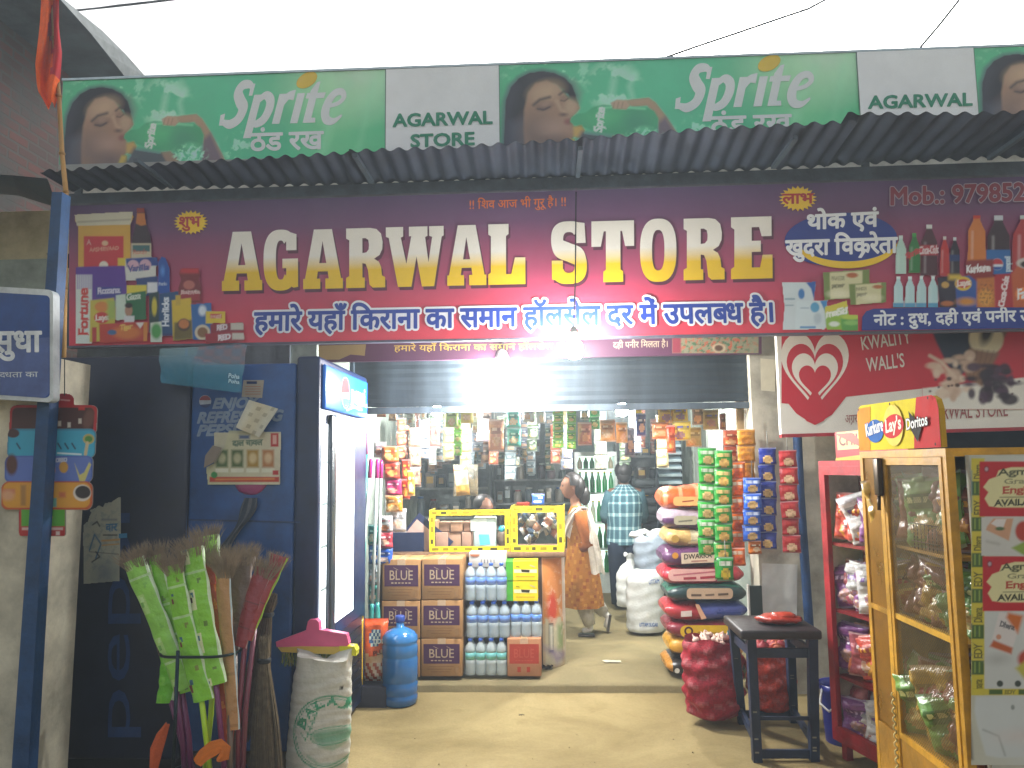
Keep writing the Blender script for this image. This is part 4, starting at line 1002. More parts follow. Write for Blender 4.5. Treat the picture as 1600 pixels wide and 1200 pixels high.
# ice cream board, right
Y3 = 5.25; bd = boardY(Y3)
ks = thing('ice_cream_sign', 'red and white ice cream board with a heart emblem under the main sign', 'sign', onY(1400, 680, Y3))
m = MB('print', '#e4dfd2')
A, B = onY(1221, 679, Y3), onY(1720, 664, Y3); zt3 = onY(1400, 470, Y3).z
m.hexa([A, B, B + Vector((0, .05, 0)), A + Vector((0, .05, 0)), (A.x, A.y, zt3), (B.x, B.y, zt3), (B.x, B.y + .05, zt3), (A.x, A.y + .05, zt3)])
o1 = bd.up()
pr_poly(m, bd, [(1221, 480), (1720, 480), (1720, 590), (1600, 595), (1470, 604), (1322, 620), (1300, 648), (1280, 660), (1262, 658), (1244, 646), (1232, 631), (1221, 630)], '#c31f30')
def heart(cx, cy, w, h, n=60):
    out = []
    for k in range(n):
        t = 2 * math.pi * k / n; x = 16 * math.sin(t) ** 3; y = 13 * math.cos(t) - 5 * math.cos(2 * t) - 2 * math.cos(3 * t) - math.cos(4 * t)
        out.append((cx + x / 16 * w, cy - (y + 2.5) / 14.5 * h))
    return out
for (w, h, c, cy) in ((53, 64, '#e6ded0', 584), (44, 51, '#c31f30', 588), (36, 40, '#e6ded0', 592), (25, 26, '#c31f30', 597)):
    pr_poly(m, bd, heart(1273, cy, w, h), c)
pr_poly(m, bd, [(1273, 606), (1284, 625), (1300, 642), (1286, 658), (1273, 664), (1260, 658), (1246, 642), (1262, 625)], '#c31f30')
pr_text(m, bd, 'KWALITY', (1347, 547), (1423, 536), (1344, 526), '#e0d8ca', .012); pr_text(m, bd, "WALL'S", (1354, 581), (1413, 573), (1352, 559), '#e0d8ca', .012)
pr_text(m, bd, 'AGARWAL STORE', (1436, 657), (1574, 650), (1436, 634), '#9a5450', .004); load_glyphs('अग्रवाल'); pr_text(m, bd, 'अग\x02रवाल', (1320, 661), (1356, 659), (1320, 649), '#a87870', .01)
p = Paint(1440, 500, 1600, 640, 1.5, '#c31f30'); p.I[:] = C('#c31f30'); p.poly([(1440, 607), (1600, 590), (1600, 640), (1440, 640)], '#e4dfd2')
p.poly([(1448, 500), (1516, 500), (1520, 540), (1512, 578), (1498, 588), (1480, 572), (1462, 535)], '#151c36', 2); p.poly([(1510, 500), (1582, 500), (1560, 545), (1530, 600), (1508, 585), (1516, 545)], '#7a5040', 2)
p.ell(1540, 530, 27, 26, '#d8cda8', 2); p.ell(1541, 520, 9, 18, '#2a1c18', 4, 1, 20); p.poly([(1514, 545), (1560, 552), (1534, 606), (1508, 588)], '#8a6448', 3)
for k in range(5): p.line([(1516 + k * 9, 548), (1514 + k * 5, 596)], 1.2, '#6a4830', 1.5, .6)
rz = np.random.RandomState(4)
for k in range(26): p.ell(1456 + rz.rand() * 60, 556 + k * 2.6, 4 + rz.rand() * 9, 3 + rz.rand() * 6, ('#d4b8a0', '#c8a88e', '#dcc6ae')[k % 3], 2, .95)
for k in range(30): p.ell(1512 + rz.rand() * 70, 572 + k * 1.8, 4 + rz.rand() * 10, 3 + rz.rand() * 7, ('#3c2436', '#4c3248', '#2c1a28')[k % 3], 2, .95)
for k in range(8): p.ell(1448 + rz.rand() * 150, 590 + rz.rand() * 40, 2, 1.6, '#4a2c30', 1)
p.line([(1452, 556), (1470, 566), (1492, 590)], 5, '#d8c0a8', 2); p.ell(1482, 592, 4, 3, '#4a2c20'); p.ell(1495, 602, 4, 3, '#4a2c20')
p.build(m, bd)
m.build('panel', ks)
m = MB('paint', '#a82430'); m.hexa([A - Vector((0, .006, .02)), B - Vector((0, .006, .02)), B + Vector((0, .05, -.02)), A + Vector((0, .05, -.02)), A - Vector((0, .006, -.002)), B - Vector((0, .006, -.002)), B + Vector((0, .05, .002)), A + Vector((0, .05, .002))]); m.build('frame', ks)

# blue dairy sign on the post, left edge
Y4 = 3.55; bd = boardY(Y4)
ss = thing('dairy_sign', 'blue rounded sign with white lettering hung on the blue post', 'sign', onY(20, 630, Y4))
def rr(x0, y0, x1, y1, r, n=6, sk=0):
    out = []
    for cx, cy, a in ((x1 - r, y0 + r, -90), (x1 - r, y1 - r, 0), (x0 + r, y1 - r, 90), (x0 + r, y0 + r, 180)):
        for k in range(n + 1): out.append((cx + r * math.cos(R(a + 90 * k / n)), cy + r * math.sin(R(a + 90 * k / n)) + sk * (cx - x1)))
    return out
m = MB('paint', '#d8dcdc')
out = [bd.uv(*q) for q in rr(-110, 453, 83, 629, 9, sk=.06)]
m.face([bd.at(q, 0) for q in out[::-1]], '#cfd6d8'); m.face([bd.at(q, -.05) for q in out], '#4a5258')
for i in range(len(out)): m.face([bd.at(out[i], 0), bd.at(out[(i + 1) % len(out)], 0), bd.at(out[(i + 1) % len(out)], -.05), bd.at(out[i], -.05)], '#aeb6ba')
pr_poly(m, bd, rr(-104, 462, 78, 622, 7, sk=.06), '#15428a')
pr_poly(m, bd, [(-104, 540), (78, 527), (78, 614), (70, 622), (-104, 610)], '#4b5f9a')
pr_text(m, bd, 'सुधा', (-12, 550), (65, 549), (-12, 519), '#e4eaee', .03); pr_text(m, bd, 'ज\x01यादा शुद\x01धता का', (-60, 591), (60, 589), (-60, 583), '#cfd8e0', .008)
m.build('panel', ss)
m = MB('metal', '#7a8288'); A = onY(72, 540, Y4 + .055); m.box((A.x - .02, A.y, A.z - .02), (A.x + .03, A.y + .04, A.z + .02)); m.build('bracket', ss)
# ================================================================== packaged goods: shared shapes
def T(loc, rz=0, rx=0, ry=0, s=1):
    return Matrix.Translation(Vector(loc)) @ Euler((R(rx), R(ry), R(rz)), 'XYZ').to_matrix().to_4x4() @ Matrix.Scale(s, 4)
def packet(mb, M, w, h, t, colf, nx=12, ny=14, crimp=.05, wob=.06, seed=0, mat='film', pinch=.04):
    """pillow pack standing on its lower edge: x across, z up, front toward -y; colf(u, v) -> colour, u right, v up"""
    rr_ = random.Random(seed); ph = [rr_.uniform(0, 6.28) for _ in range(6)]
    def pt(u, v, side):
        e = max(0.0, 1 - (2 * u - 1) ** 4) ** .5 * max(0.0, 1 - (2 * v - 1) ** 6) ** .5
        if v < crimp or v > 1 - crimp: e *= .08
        x = (u - .5) * w * (1 - pinch * math.sin(math.pi * v)) + wob * .12 * w * math.sin(v * 5 + ph[0])
        y = -side * t / 2 * e * (1 + wob * 2.2 * math.sin(u * 7 + v * 5 + ph[1]) + wob * 1.8 * math.sin(v * 13 - u * 4 + ph[2]) + wob * 1.5 * math.sin(v * 31 + u * 17 + ph[4]) * math.sin(u * 21 - v * 8 + ph[5]))
        z = v * h + wob * .1 * h * math.sin(u * 4 + ph[3]) * (v - .5)
        return M @ Vector((x, y - side * .001, z))
    us = [i / nx for i in range(nx + 1)]; vs = [0, crimp * .9] + [crimp * 1.1 + (1 - 2.2 * crimp) * j / (ny - 3) for j in range(ny - 2)] + [1 - crimp * .9, 1]
    mb.grid([[pt(u, v, 1) for u in us] for v in vs], lambda i, j: colf((us[j] + us[j + 1]) / 2, (vs[i] + vs[i + 1]) / 2), mat)
    mb.grid([[pt(u, v, -1) for u in us[::-1]] for v in vs], lambda i, j: colf(1 - (us[j] + us[j + 1]) / 2, (vs[i] + vs[i + 1]) / 2), mat)
def design(base, seed=0, accent=None, band=None, foil='#c8c8c8'):
    """a snack print: base colour, a name panel, a picture blob and foil seams"""
    r3 = random.Random(seed); a = as_col(accent or '#f0e6c8'); b = as_col(base); d = as_col(band) if band else lerp(b, (0, 0, 0), .45); cx, cy = r3.uniform(.4, .6), r3.uniform(.25, .38)
    f = as_col(foil)
    def cf(u, v):
        if v < .05 or v > .95: return lerp(b, f, .35)
        if .58 < v < .78 and .16 < u < .84: return a if (.63 < v < .73 and int(u * 14) % 2) else d
        if ((u - cx) / .3) ** 2 + ((v - cy) / .17) ** 2 < 1: return lerp(a, C('#c88a40'), .55 + .3 * math.sin(u * 31) * math.sin(v * 37))
        return lerp(b, d, .35 * (v > .86))
    return cf

# ------------------------------------------------------------------ left fridge: dark navy side toward the road
YF = 4.3; bd = boardY(YF)
fa = thing('drink_fridge', 'tall dark navy fridge with its side and faded vertical lettering toward the road', 'fridge', (onY(170, 1100, YF).x, YF, 0))
x0, x1 = onY(20, 900, YF).x, onY(287, 900, YF).x; zt = onY(200, 556, YF).z
m = MB('paint', '#0b1836'); m.rbox((x0, YF, .06), (x1, YF + .75, zt), .02)
for px in (152, 190, 270): pass
pr_text(m, bd, 'pepsi', (203, 1152), (203, 800), (148, 1152), '#143a72', .0)
m.build('body', fa)
m = MB('metal', '#b8bcc0'); A = onY(84, 948, YF - .02); m.rbox((A.x - .03, YF - .035, A.z - .03), (A.x + .03, YF - .001, A.z + .03), .012); m.tube([A + Vector((-.02, -.02, .02)), A + Vector((-.005, -.05, .0)), A + Vector((.0, -.03, -.05))], .009, n=8); m.build('latch', fa)
m = MB('plastic', '#0a0c10'); m.box((x0 + .03, YF + .03, 0), (x1 - .03, YF + .7, .06)); m.build('base', fa)
# torn notice still stuck on its side
tp = MB('paper', '#b9b8a4')
p = Paint(128, 776, 194, 916, 1.0, '#b4b5a2')
p.splash(128, 776, 194, 916, '#8a9490', 20, 3, .1, .6); p.ell(165, 895, 16, 18, '#6c7a80', 12, .8); p.text('वार', (166, 830), (183, 829), (166, 819), '#1f6c9c', .4)
p.line([(140, 860), (148, 835), (158, 850), (150, 872)], 2.2, '#3f6c8c'); p.line([(145, 820), (152, 815), (156, 822)], 2, '#2e3038'); p.line([(140, 862), (186, 866)], 1, '#44484c'); p.line([(162, 836), (183, 836)], 2, '#333'.ljust(7, '3')); p.line([(160, 845), (186, 843)], 3, '#c89a5c'); p.line([(160, 852), (186, 850)], 2, '#c89a5c'); p.line([(144, 878), (156, 870), (150, 862)], 2, '#33383c'); p.line([(160, 812), (182, 812)], 3, '#7a8286', 2)
p.cut([(131, 820), (137, 815), (140, 806), (143, 801), (140, 797), (150, 793), (155, 789), (161, 792), (164, 786), (175, 784), (182, 779), (187, 776), (190, 777), (189, 840), (187, 908), (130, 913), (131, 860), (129, 845)])
p.build(tp, bd); pr_poly(tp, bd, [(186, 834), (199, 833), (199, 840), (186, 841)], '#3f86b4')
single(tp, 'torn_notice', 'torn white paper notice stuck on the dark navy fridge', 'notice')

# ------------------------------------------------------------------ second fridge: printed side toward us, lit glass doors toward the shop entrance
bd = boardY(YF + .02)
fb = thing('drink_fridge', 'tall blue fridge with round emblem header and brightly lit glass doors', 'fridge', (onY(400, 1100, YF).x, YF, 0))
x0, x1 = onY(290, 900, YF + .02).x, onY(500, 800, YF + .02).x; YB2 = 5.42; zt = onY(400, 562, YF).z
m = MB('paint', '#0f4a8c')
m.rbox((x0, YF + .02, .1), (x1 - .152, YB2, zt - .02), .015)
pr_text(m, bd, 'ENJOY', (333, 638), (402, 636), (336, 622), '#7f93ae', .05, shear=.12); pr_text(m, bd, 'REFRESHING', (309, 661), (440, 657), (312, 644), '#7f93ae', .05, shear=.12); pr_text(m, bd, 'PEPSI', (309, 681), (368, 679), (312, 664), '#7f93ae', .05, shear=.12)
pr_poly(m, bd, ell(321, 627, 9.5, 9.5), '#aab4c4'); pr_poly(m, bd, ell(321, 627, 9, 9, 20, 190, 350), '#8c2838'); pr_poly(m, bd, ell(321, 628, 9, 9, 20, 20, 150), '#122c6c')
pr_line(m, bd, [(296, 812), (470, 816)], .01, '#0a3468'); pr_line(m, bd, [(292, 545), (288, 1180)], .014, '#2a5c94')
m.build('body', fb)
m = MB('paint', '#0c2550'); m.rbox((x1 - .15, YF + .02, .05), (x1 - .012, YB2 + .05, zt + .02), .022, seg=3); m.build('door_frame', fb)
bx = boardX(x1 - .012, -1); bx.u = Vector((0, 1, 0)); bx.n = Vector((1, 0, 0))
def yx(px): return onX(px, 700, x1).y
za, zb_ = 1.985, 2.245
hd = MB('lit_panel', '#1a62b8')
hd.rbox((x1 - .011, YF + .06, za), (x1 + .012, YB2 - .04, zb_), .01, '#1a62b8')
bx.p = Vector((x1 + .0125, 0, 0)); bx.step = .0008
yc = YF + .06 + .42
pr_poly(hd, bx, [(yc + a, (za + zb_) / 2 + b) for a, b in ell(0, 0, .1, .1)], '#eef2f6', px=False)
pr_poly(hd, bx, [(yc + a, (za + zb_) / 2 + b) for a, b in ell(0, .0, .096, .096, 24, 5, 185)], '#d8202c', px=False)
pr_poly(hd, bx, [(yc + a, (za + zb_) / 2 + b) for a, b in ell(0, -.01, .09, .086, 24, 200, 345)], '#1c4ca4', px=False)
pr_text(hd, bx, 'pepsi', (yc + .14, za + .085), (yc + .5, za + .085), (yc + .14, za + .21), '#eef4fa', .02, px=False)
pr_line(hd, bx, [(yc + .02, za + .02), (yc + .2, za + .055), (yc + .42, za + .05)], .012, '#b8dcf0', px=False)
hd.build('header', fb)
for (ya, yb, wide) in ((YF + .06, YF + .17, False), (YF + .3, YB2 - .33, True)):
    m = MB('lit_white', '#e8f2f6'); m.box((x1 - .0105, ya, .72), (x1 - .004, yb, 1.9)); 
    if not wide:
        for k in range(4): m.box((x1 - .004, ya, .95 + k * .24), (x1 - .002, yb, .965 + k * .24), '#8a9a9c', 'matte')
    m.build('lit_pane', fb)
m = MB('plastic', '#26323c')
m.rbox((x1 - .0105, YF + .18, .66), (x1 + .02, YF + .29, 1.96), .012); m.build('mullion', fb)
m = MB('plastic', '#12161c')
for k in range(8): m.box((x1 - .0105, YF + .1, .16 + k * .055), (x1 - .003, YB2 - .1, .19 + k * .055))
m.box((x1 - .03, YF + .05, .1), (x1 - .0106, YB2 - .05, .64), '#0e1a30'); m.build('vent_panel', fb)

# things stuck or hung on the blue fridge side
p = Paint(322, 664, 446, 762, 1.0, '#c8c49a'); p.grad([(325, '#bdbd98'), (440, '#cfc8b0')], 'x')
p.rect(338, 668, 446, 676, '#8f9a8c', 3, .6); p.rect(376, 680, 392, 686, '#4a5c84', 2); p.text('दाल चावल', (366, 697), (412, 695), (366, 689), '#4a6a58', .4); p.rect(425, 677, 437, 698, '#b83c3c'); p.rect(428, 680, 434, 694, '#d8a89c')
for k, c in enumerate(('#5a7048', '#52663c', '#a8863c', '#b07848')): p.rect(340 + k * 24, 703, 358 + k * 24, 730, c, 2); p.ell(349 + k * 24, 716, 6, 8, lerp(C(c), (1, .9, .6), .4), 2); p.rect(339 + k * 24, 732, 359 + k * 24, 738, '#dcdcc8')
p.rect(330, 745, 438, 753, '#b8402c'); p.line([(340, 749), (430, 748)], 2.5, '#d8904c', 1.5); p.rect(428, 735, 437, 742, '#b83c3c'); p.ell(337, 742, 5, 5, '#3a8a4a')
p.cut([(360, 672), (442, 675), (439, 757), (327, 758), (324, 730), (340, 722), (352, 700)])
pm = MB('paper', '#c8c49a')
def curl(X, Y, bd=bd):
    return None
p.build(pm, bd, 'paper', off=.02); pm.grid([[bd.at(bd.uv(x, y), .012) for x in (336, 439)] for y in (756, 676)], lambda i, j: '#c0bca4')
pr_poly(pm, bd, [(352, 700), (340, 722), (324, 731), (326, 712), (338, 696)], '#8a7f74', off=.045)
single(pm, 'price_poster', 'curled paper poster with rows of small produce pictures taped on the blue fridge', 'poster')
pm = MB('paper', '#cfccb8'); q = [bd.uv(*k) for k in ((374, 668), (410, 684), (441, 640), (396, 626))]
def bil(u, v): 
    a = [q[0][k] * (1 - u) + q[1][k] * u for k in (0, 1)]; b = [q[3][k] * (1 - u) + q[2][k] * u for k in (0, 1)]; return (a[0] * (1 - v) + b[0] * v, a[1] * (1 - v) + b[1] * v)
pm.grid([[bd.at(bil(i / 8, j / 8), .05 + .02 * math.sin(i * .8) + .015 * j / 8) for i in range(9)] for j in range(9)], lambda i, j: '#b4b09c' if (j + i * 2) % 5 == 0 and 1 < j < 7 else '#d2cfbc')
pm.grid([[bd.at(bil(i / 8, j / 8), .047 + .02 * math.sin(i * .8) + .015 * j / 8) for i in range(9)] for j in range(9)], lambda i, j: '#c8c5b2')
single(pm, 'paper_slip', 'white paper slip hanging askew over the fridge lettering', 'paper')
pm = MB('paper', '#b0a898'); pr_poly(pm, bd, [(381, 594), (413, 594), (410, 622), (378, 620)], '#a8a094', off=.004); pr_poly(pm, bd, [(386, 596), (402, 596), (402, 600), (386, 600)], '#2c3c6c', off=.006)
for k in range(4): pr_line(pm, bd, [(384, 604 + k * 4), (408, 604 + k * 4)], .003, '#a87060')
single(pm, 'paper_tag', 'small printed tag above the white paper slip', 'tag')
gl = MB('plastic', '#a03c78')
for (cx, rx) in ((392, 27),):
    c = onY(cx, 754, YF + .02); gl.blob(c, (rx * YF / F, .017, .07), '#9c3c74', n=14, m=8, bump=.06)
single(gl, 'dust_pan', 'dull purple plastic bundle hung below the poster', 'bundle')
rg = MB('cloth', '#39353c'); rows = []
for i in range(15):
    t = i / 14; c = onY(392 - 42 * t + 5 * math.sin(t * 5), 778 + 90 * t, YF - .01); w = (.035 + .012 * math.sin(t * 8)) * (1 - .3 * t)
    rows.append([c + Vector((w * math.cos(a), .02 * math.sin(a) + .006 * math.sin(a * 5 + t * 9), 0)) for a in [2 * math.pi * k / 16 for k in range(16)]])
rg.grid(rows, lambda i, j: '#3c4450' if j % 3 else '#5c6068', wrap=True); single(rg, 'rag', 'dark grey rag hanging below the purple bundle', 'rag')

# clear blue bag of puffed rice pouches hung under the sign
bg_ = MB('clearbag', '#58a8c8'); r4 = random.Random(5)
q = [(248, 545), (386, 538), (376, 614), (252, 598)]; b5 = boardY(4.2); qq = [b5.uv(*k) for k in q]
def bil2(u, v):
    t = [qq[0][k] * (1 - u) + qq[1][k] * u for k in (0, 1)]; b = [qq[3][k] * (1 - u) + qq[2][k] * u for k in (0, 1)]; return (b[0] * (1 - v) + t[0] * v, b[1] * (1 - v) + t[1] * v)
def bagcol(u, v):
    if v > .55 and u > .4: return C('#a88c98') if math.sin(u * 30) * math.sin(v * 21) > 0 else C('#7890a8')
    return lerp(C('#3c9cc0'), C('#9cb4b4'), max(0, v * 1.2 - .3))
for sgn in (1, -1):
    bg_.grid([[b5.at(bil2(i / 20, j / 12), sgn * .05 * math.sin(math.pi * i / 20) * math.sin(math.pi * j / 12) + .008 * math.sin(i * 2.1 + j)) for i in range(21)] for j in range(13)], lambda i, j: bagcol(j / 20, i / 12))
bd6 = boardY(4.14); pr_text(bg_, bd6, 'Poha', (357, 590), (374, 592), (358, 583), '#c8d8e0', .02, mat='paper'); pr_text(bg_, bd6, 'Poha', (357, 598), (374, 600), (358, 592), '#c8d8e0', .02, mat='paper')
single(bg_, 'plastic_bag', 'blue tinted clear plastic bag hanging under the left end of the main sign', 'bag')

# card of snack samples hung behind the blue post
Yd = 3.71; b7 = boardY(Yd)
dg_ = MB('print', '#c03028')
p = Paint(0, 610, 160, 842, 1.0); p.keep[:] = 0
def flap(pts, c):
    p.poly(pts, c); p.keep = np.maximum(p.keep, p.sd(pts) < 0)
def rrp(x0, y0, x1, y1, r, sk=0): return [(x + (y1 - y) * sk, y) for x, y in rr(x0, y0, x1, y1, r)]
flap(rrp(84, 615, 118, 650, 12), '#b8242a'); p.ell(90, 624, 5, 5, '#e0c8c0'); p.line([(97, 625), (110, 626)], 2, '#e8a8a0')
flap(rrp(15, 633, 152, 680, 10, .05), '#b8282c'); p.poly(rrp(19, 637, 147, 677, 8, .05), '#4a2420'); p.ell(140, 655, 8, 16, '#6c4438', 2, 1, 15); p.rect(124, 636, 134, 641, '#c83028')
for x, y in ((94, 662), (109, 664), (126, 658)): p.rect(x - 2, y - 4, x + 3, y + 4, '#c8c0b4')
flap(rrp(12, 670, 150, 716, 10, .04), '#3a8eb0'); p.poly(rrp(15, 673, 148, 714, 8, .04), '#3aa6c8'); p.ell(22, 677, 10, 7, '#4a2c2c'); p.ell(140, 686, 9, 8, '#b8a860'); p.ell(140, 686, 6, 5, '#4a8a3a'); p.line([(135, 710), (138, 692)], 5, '#c8b890'); p.line([(92, 708), (128, 710)], 2.5, '#d8e8ec')
for x in (92, 103, 114, 28): p.line([(x, 693), (x + 5, 701)], 2.5, '#1c3c5c')
flap(rrp(8, 712, 146, 754, 10, .03), '#4a64b0'); p.poly(rrp(11, 714, 143, 751, 8, .03), '#5c74bc'); p.ell(20, 726, 9, 16, '#5a3830', 2); p.ell(82, 734, 6, 9, '#d08a30'); p.ell(101, 730, 7, 9, '#c8963c'); p.poly([(118, 724), (126, 742), (133, 738), (141, 722), (144, 726), (134, 752), (126, 752)], '#c8c070'); p.text('OREO', (89, 722), (106, 721), (89, 716), '#d8dce4', .3)
flap(rrp(3, 752, 146, 797, 12, .02), '#c05828'); p.poly(rrp(6, 754, 142, 793, 10, .02), '#d89a2c'); p.ell(130, 770, 14, 13, '#d8d0c4'); p.ell(131, 769, 12, 10, '#2c2420'); p.rect(6, 764, 25, 772, '#c87858', 2); p.ell(14, 774, 10, 8, '#d8a078', 3); p.rect(34, 758, 42, 790, '#a87838', 2); p.rect(94, 769, 104, 777, '#c86c3c', 2); p.rect(81, 778, 90, 792, '#6aa89c')
flap(rrp(31, 794, 104, 838, 5), '#b82c28'); p.rect(35, 796, 103, 822, '#58a830'); p.line([(72, 818), (82, 808)], 4, '#c8882c'); p.line([(76, 804), (70, 817)], 2.5, '#6a3c20'); p.rect(36, 824, 100, 828, '#d8b8b0'); p.rect(89, 830, 95, 836, '#e0d0c8')
for k in range(-1, 1): pass
p.build(dg_, b7, 'print', off=.008)
for (x0_, y0_, x1_, y1_, r_, sk_) in ((15, 633, 152, 680, 10, .05), (12, 670, 150, 716, 10, .04), (8, 712, 146, 754, 10, .03), (3, 752, 146, 797, 12, .02), (31, 794, 104, 838, 5, 0)):
    pr_poly(dg_, b7, rrp(x0_, y0_, x1_, y1_, r_, sk_), '#a8a49a', off=.003)
A = onY(103, 600, Yd); dg_.tube([onY(101, 560, Yd - .012), onY(101, 618, Yd - .012)], .0025, '#3a3a3a', 'matte', 5)
single(dg_, 'sample_card', 'colourful tiered card of snack pictures hanging behind the blue post', 'display card')

# ------------------------------------------------------------------ brooms
YBR = 3.85
def broom(label, top, mid, bot, w0, w1, wrap, handle, Y0=YBR, dY=0, tuft='#988975', seed=0, kind=0, length=30, group='soft grass brooms standing in the wire ring', n=230):
    """TOP: upper end of the wrapper (pixels), MID: its lower end, BOT: foot of the handle; tuft of grass sticks out of the top"""
    r = random.Random(seed); A, B, D = onY(*top, Y0 + dY), onY(*mid, Y0 + dY * .4), onY(*bot, Y0)
    w0 *= 1.3; w1 *= 1.22; length *= .8
    t = thing('grass_broom', label, 'broom', (D.x, D.y, 0), group)
    k = Y0 / F; ax = (A - B).normalized(); side = Vector((1, 0, 0)); side = (side - ax * side.dot(ax)).normalized(); fr = ax.cross(side)
    m = MB('plastic', handle); d = (B - D).normalized(); m.tube([D, D + (B - D) * .5 + Vector((r.uniform(-.006, .006), 0, 0)), B + ax * .1], [.0135, .0135, .013], n=12); m.build('handle', t)
    m = MB('film', wrap[0]); rows = []; NR = 54; NC = 36; Lw = (A - B).length
    for i in range(NR + 1):
        s = i / NR; w = (w0 + (w1 - w0) * s) * k / 2; th = w * (.42 - .1 * s); c = B + (A - B) * s + side * (.012 * math.sin(s * 3 + seed)); row = []
        for j in range(NC):
            a = 2 * math.pi * j / NC; rip = 1 + .05 * math.sin(a * 4 + s * 15 + seed) + .03 * math.sin(s * 28 + a)
            row.append(c + side * (w * math.cos(a) * rip) + fr * (th * math.sin(a) * rip))
        rows.append(row)
    cols = [as_col(c) for c in wrap]
    def wc(i, j):
        s = (i + .5) / NR; a = (j + .5) / NC; f = (s * 3.1 + seed * .37) % 1.0
        if kind == 0:
            if ((f - .42) / .07) ** 2 + ((a - .64) / .035) ** 2 < 1: return cols[2]
            if ((f - .56) / .05) ** 2 + ((a - .67) / .03) ** 2 < 1: return cols[3 % len(cols)]
            if .22 < f < .66 and .57 < a < .72: return cols[1]
            if ((f - .85) / .05) ** 2 + ((a - .8) / .03) ** 2 < 1: return lerp(cols[0], cols[2], .6)
            if .03 < f < .05 or .72 < f < .735: return lerp(cols[0], (1, 1, 1), .3)
            if a > .93 or a < .03: return lerp(cols[0], (1, 1, 1), .55)
        elif kind == 1:
            if (math.sin(s * 55 + a * 20) + math.sin(s * 31 - a * 33)) > 1.1: return cols[1]
        elif kind == 2:
            if .42 < a < .5 or .92 < a: return cols[1]
            if f < .05: return cols[2 % len(cols)]
        return cols[0]
    m.grid(rows, wc, wrap=True)
    m.iface([m.vert(p) for p in rows[0]][::-1], cols[0]); m.build('wrapper', t)
    m = MB('straw', tuft); wt = w1 * k / 2
    for q in range(n):
        a = r.uniform(-1, 1); b = r.uniform(-1, 1); s0 = A - ax * .05 + side * a * wt * .9 + fr * b * wt * .3; L = length * k * r.uniform(.5, 1.15) + .05
        d = (ax + side * (a * .4 + r.uniform(-.16, .16)) + fr * (b * .3 + r.uniform(-.25, .25))).normalized(); d2 = (d + side * r.uniform(-.2, .2) - Vector((0, 0, .15))).normalized()
        c = lerp(as_col(tuft), C('#a08c74'), r.random() * .5); w = .001
        p0, p1, p2 = s0, s0 + d * L * .6, s0 + d * L * .6 + d2 * L * .4; sd_ = side * w
        m.face([p0 - sd_, p0 + sd_, p1 + sd_, p1 - sd_], c); m.face([p1 - sd_, p1 + sd_, p2], c)
        for _ in range(2):
            q1 = p1 + (p2 - p1) * r.uniform(-.6, .6); e = (d2 + Vector((r.uniform(-1, 1), r.uniform(-1, 1), r.uniform(-.6, .6))) * .7).normalized() * L * .22; m.face([q1 - sd_ * .6, q1 + sd_ * .6, q1 + e], c)
    m.build('bristles', t)
    return t
GR = ['#8ad03c', '#dce4b4', '#4a3a34', '#4c7c8c']; PU = '#6c2456'; LI = '#a8d018'
broom('green wrapped broom leaning farthest out, at the left of the bundle', (211, 873), (283, 1078), (290, 1225), 22, 29, ['#94d658', '#b4e084', '#78ba54', '#c4e8a4'], PU, dY=-.05, seed=1)
broom('green wrapped broom with cream label panels, second in the bundle', (242, 868), (287, 1082), (300, 1225), 24, 25, GR, PU, dY=.0, seed=2)
broom('green wrapped broom in front with coloured pictures, lowest in the bundle', (272, 882), (318, 1094), (330, 1225), 26, 24, ['#84cc34', '#88cc40', '#7a3c3c', '#3c6c80'], LI, Y0=3.8, dY=-.05, seed=3)
broom('green wrapped broom with a white edge, tallest at the front of the bundle', (297, 857), (341, 1068), (352, 1225), 27, 31, GR, PU, Y0=3.8, dY=-.02, seed=4)
broom('green wrapped broom half hidden at the back of the bundle', (322, 838), (340, 1010), (318, 1225), 24, 28, ['#9cd848', '#d8e0b0', '#508040', '#70a840'], LI, dY=.12, seed=5)
broom('short bright green wrapped broom low at the left of the bundle', (262, 1010), (258, 1098), (310, 1225), 20, 24, ['#6cc41e', '#7ccc2c', '#6cc41e', '#84d03c'], PU, Y0=3.95, dY=.03, seed=6, length=8, n=20)
broom('narrow red orange wrapped broom beside the tan one', (322, 872), (356, 1168), (362, 1225), 18, 20, ['#b8401e', '#d87830', '#a03018', '#c05020'], '#8a2838', dY=.05, seed=7, kind=1)
broom('tan paper wrapped broom with a pale blue edge', (352, 888), (361, 1140), (360, 1225), 15, 19, ['#b98d5c', '#b8ccd4', '#a47c50'], '#6a5a4c', Y0=3.83, dY=0, seed=8, kind=2, length=40, n=420)
broom('red and clear wrapped broom leaning right behind the twig broom', (417, 888), (374, 1010), (372, 1225), 16, 26, ['#8c2830', '#b09a98', '#702028'], '#7a3040', dY=.1, seed=9, kind=2, length=26)
broom('red wrapped broom with a lime top leaning farthest right', (436, 868), (388, 1000), (378, 1225), 15, 24, ['#982c2e', '#8cb830', '#7c2426'], '#6a3040', dY=.12, seed=10, kind=2, length=12, n=70)
broom('clear wrapped broom with brown grass in the middle of the bundle', (372, 872), (366, 1020), (368, 1225), 18, 40, ['#6c5c4e', '#8a8078', '#7c6c5c'], '#5a4a40', dY=.18, seed=11, kind=2, length=34, n=420)
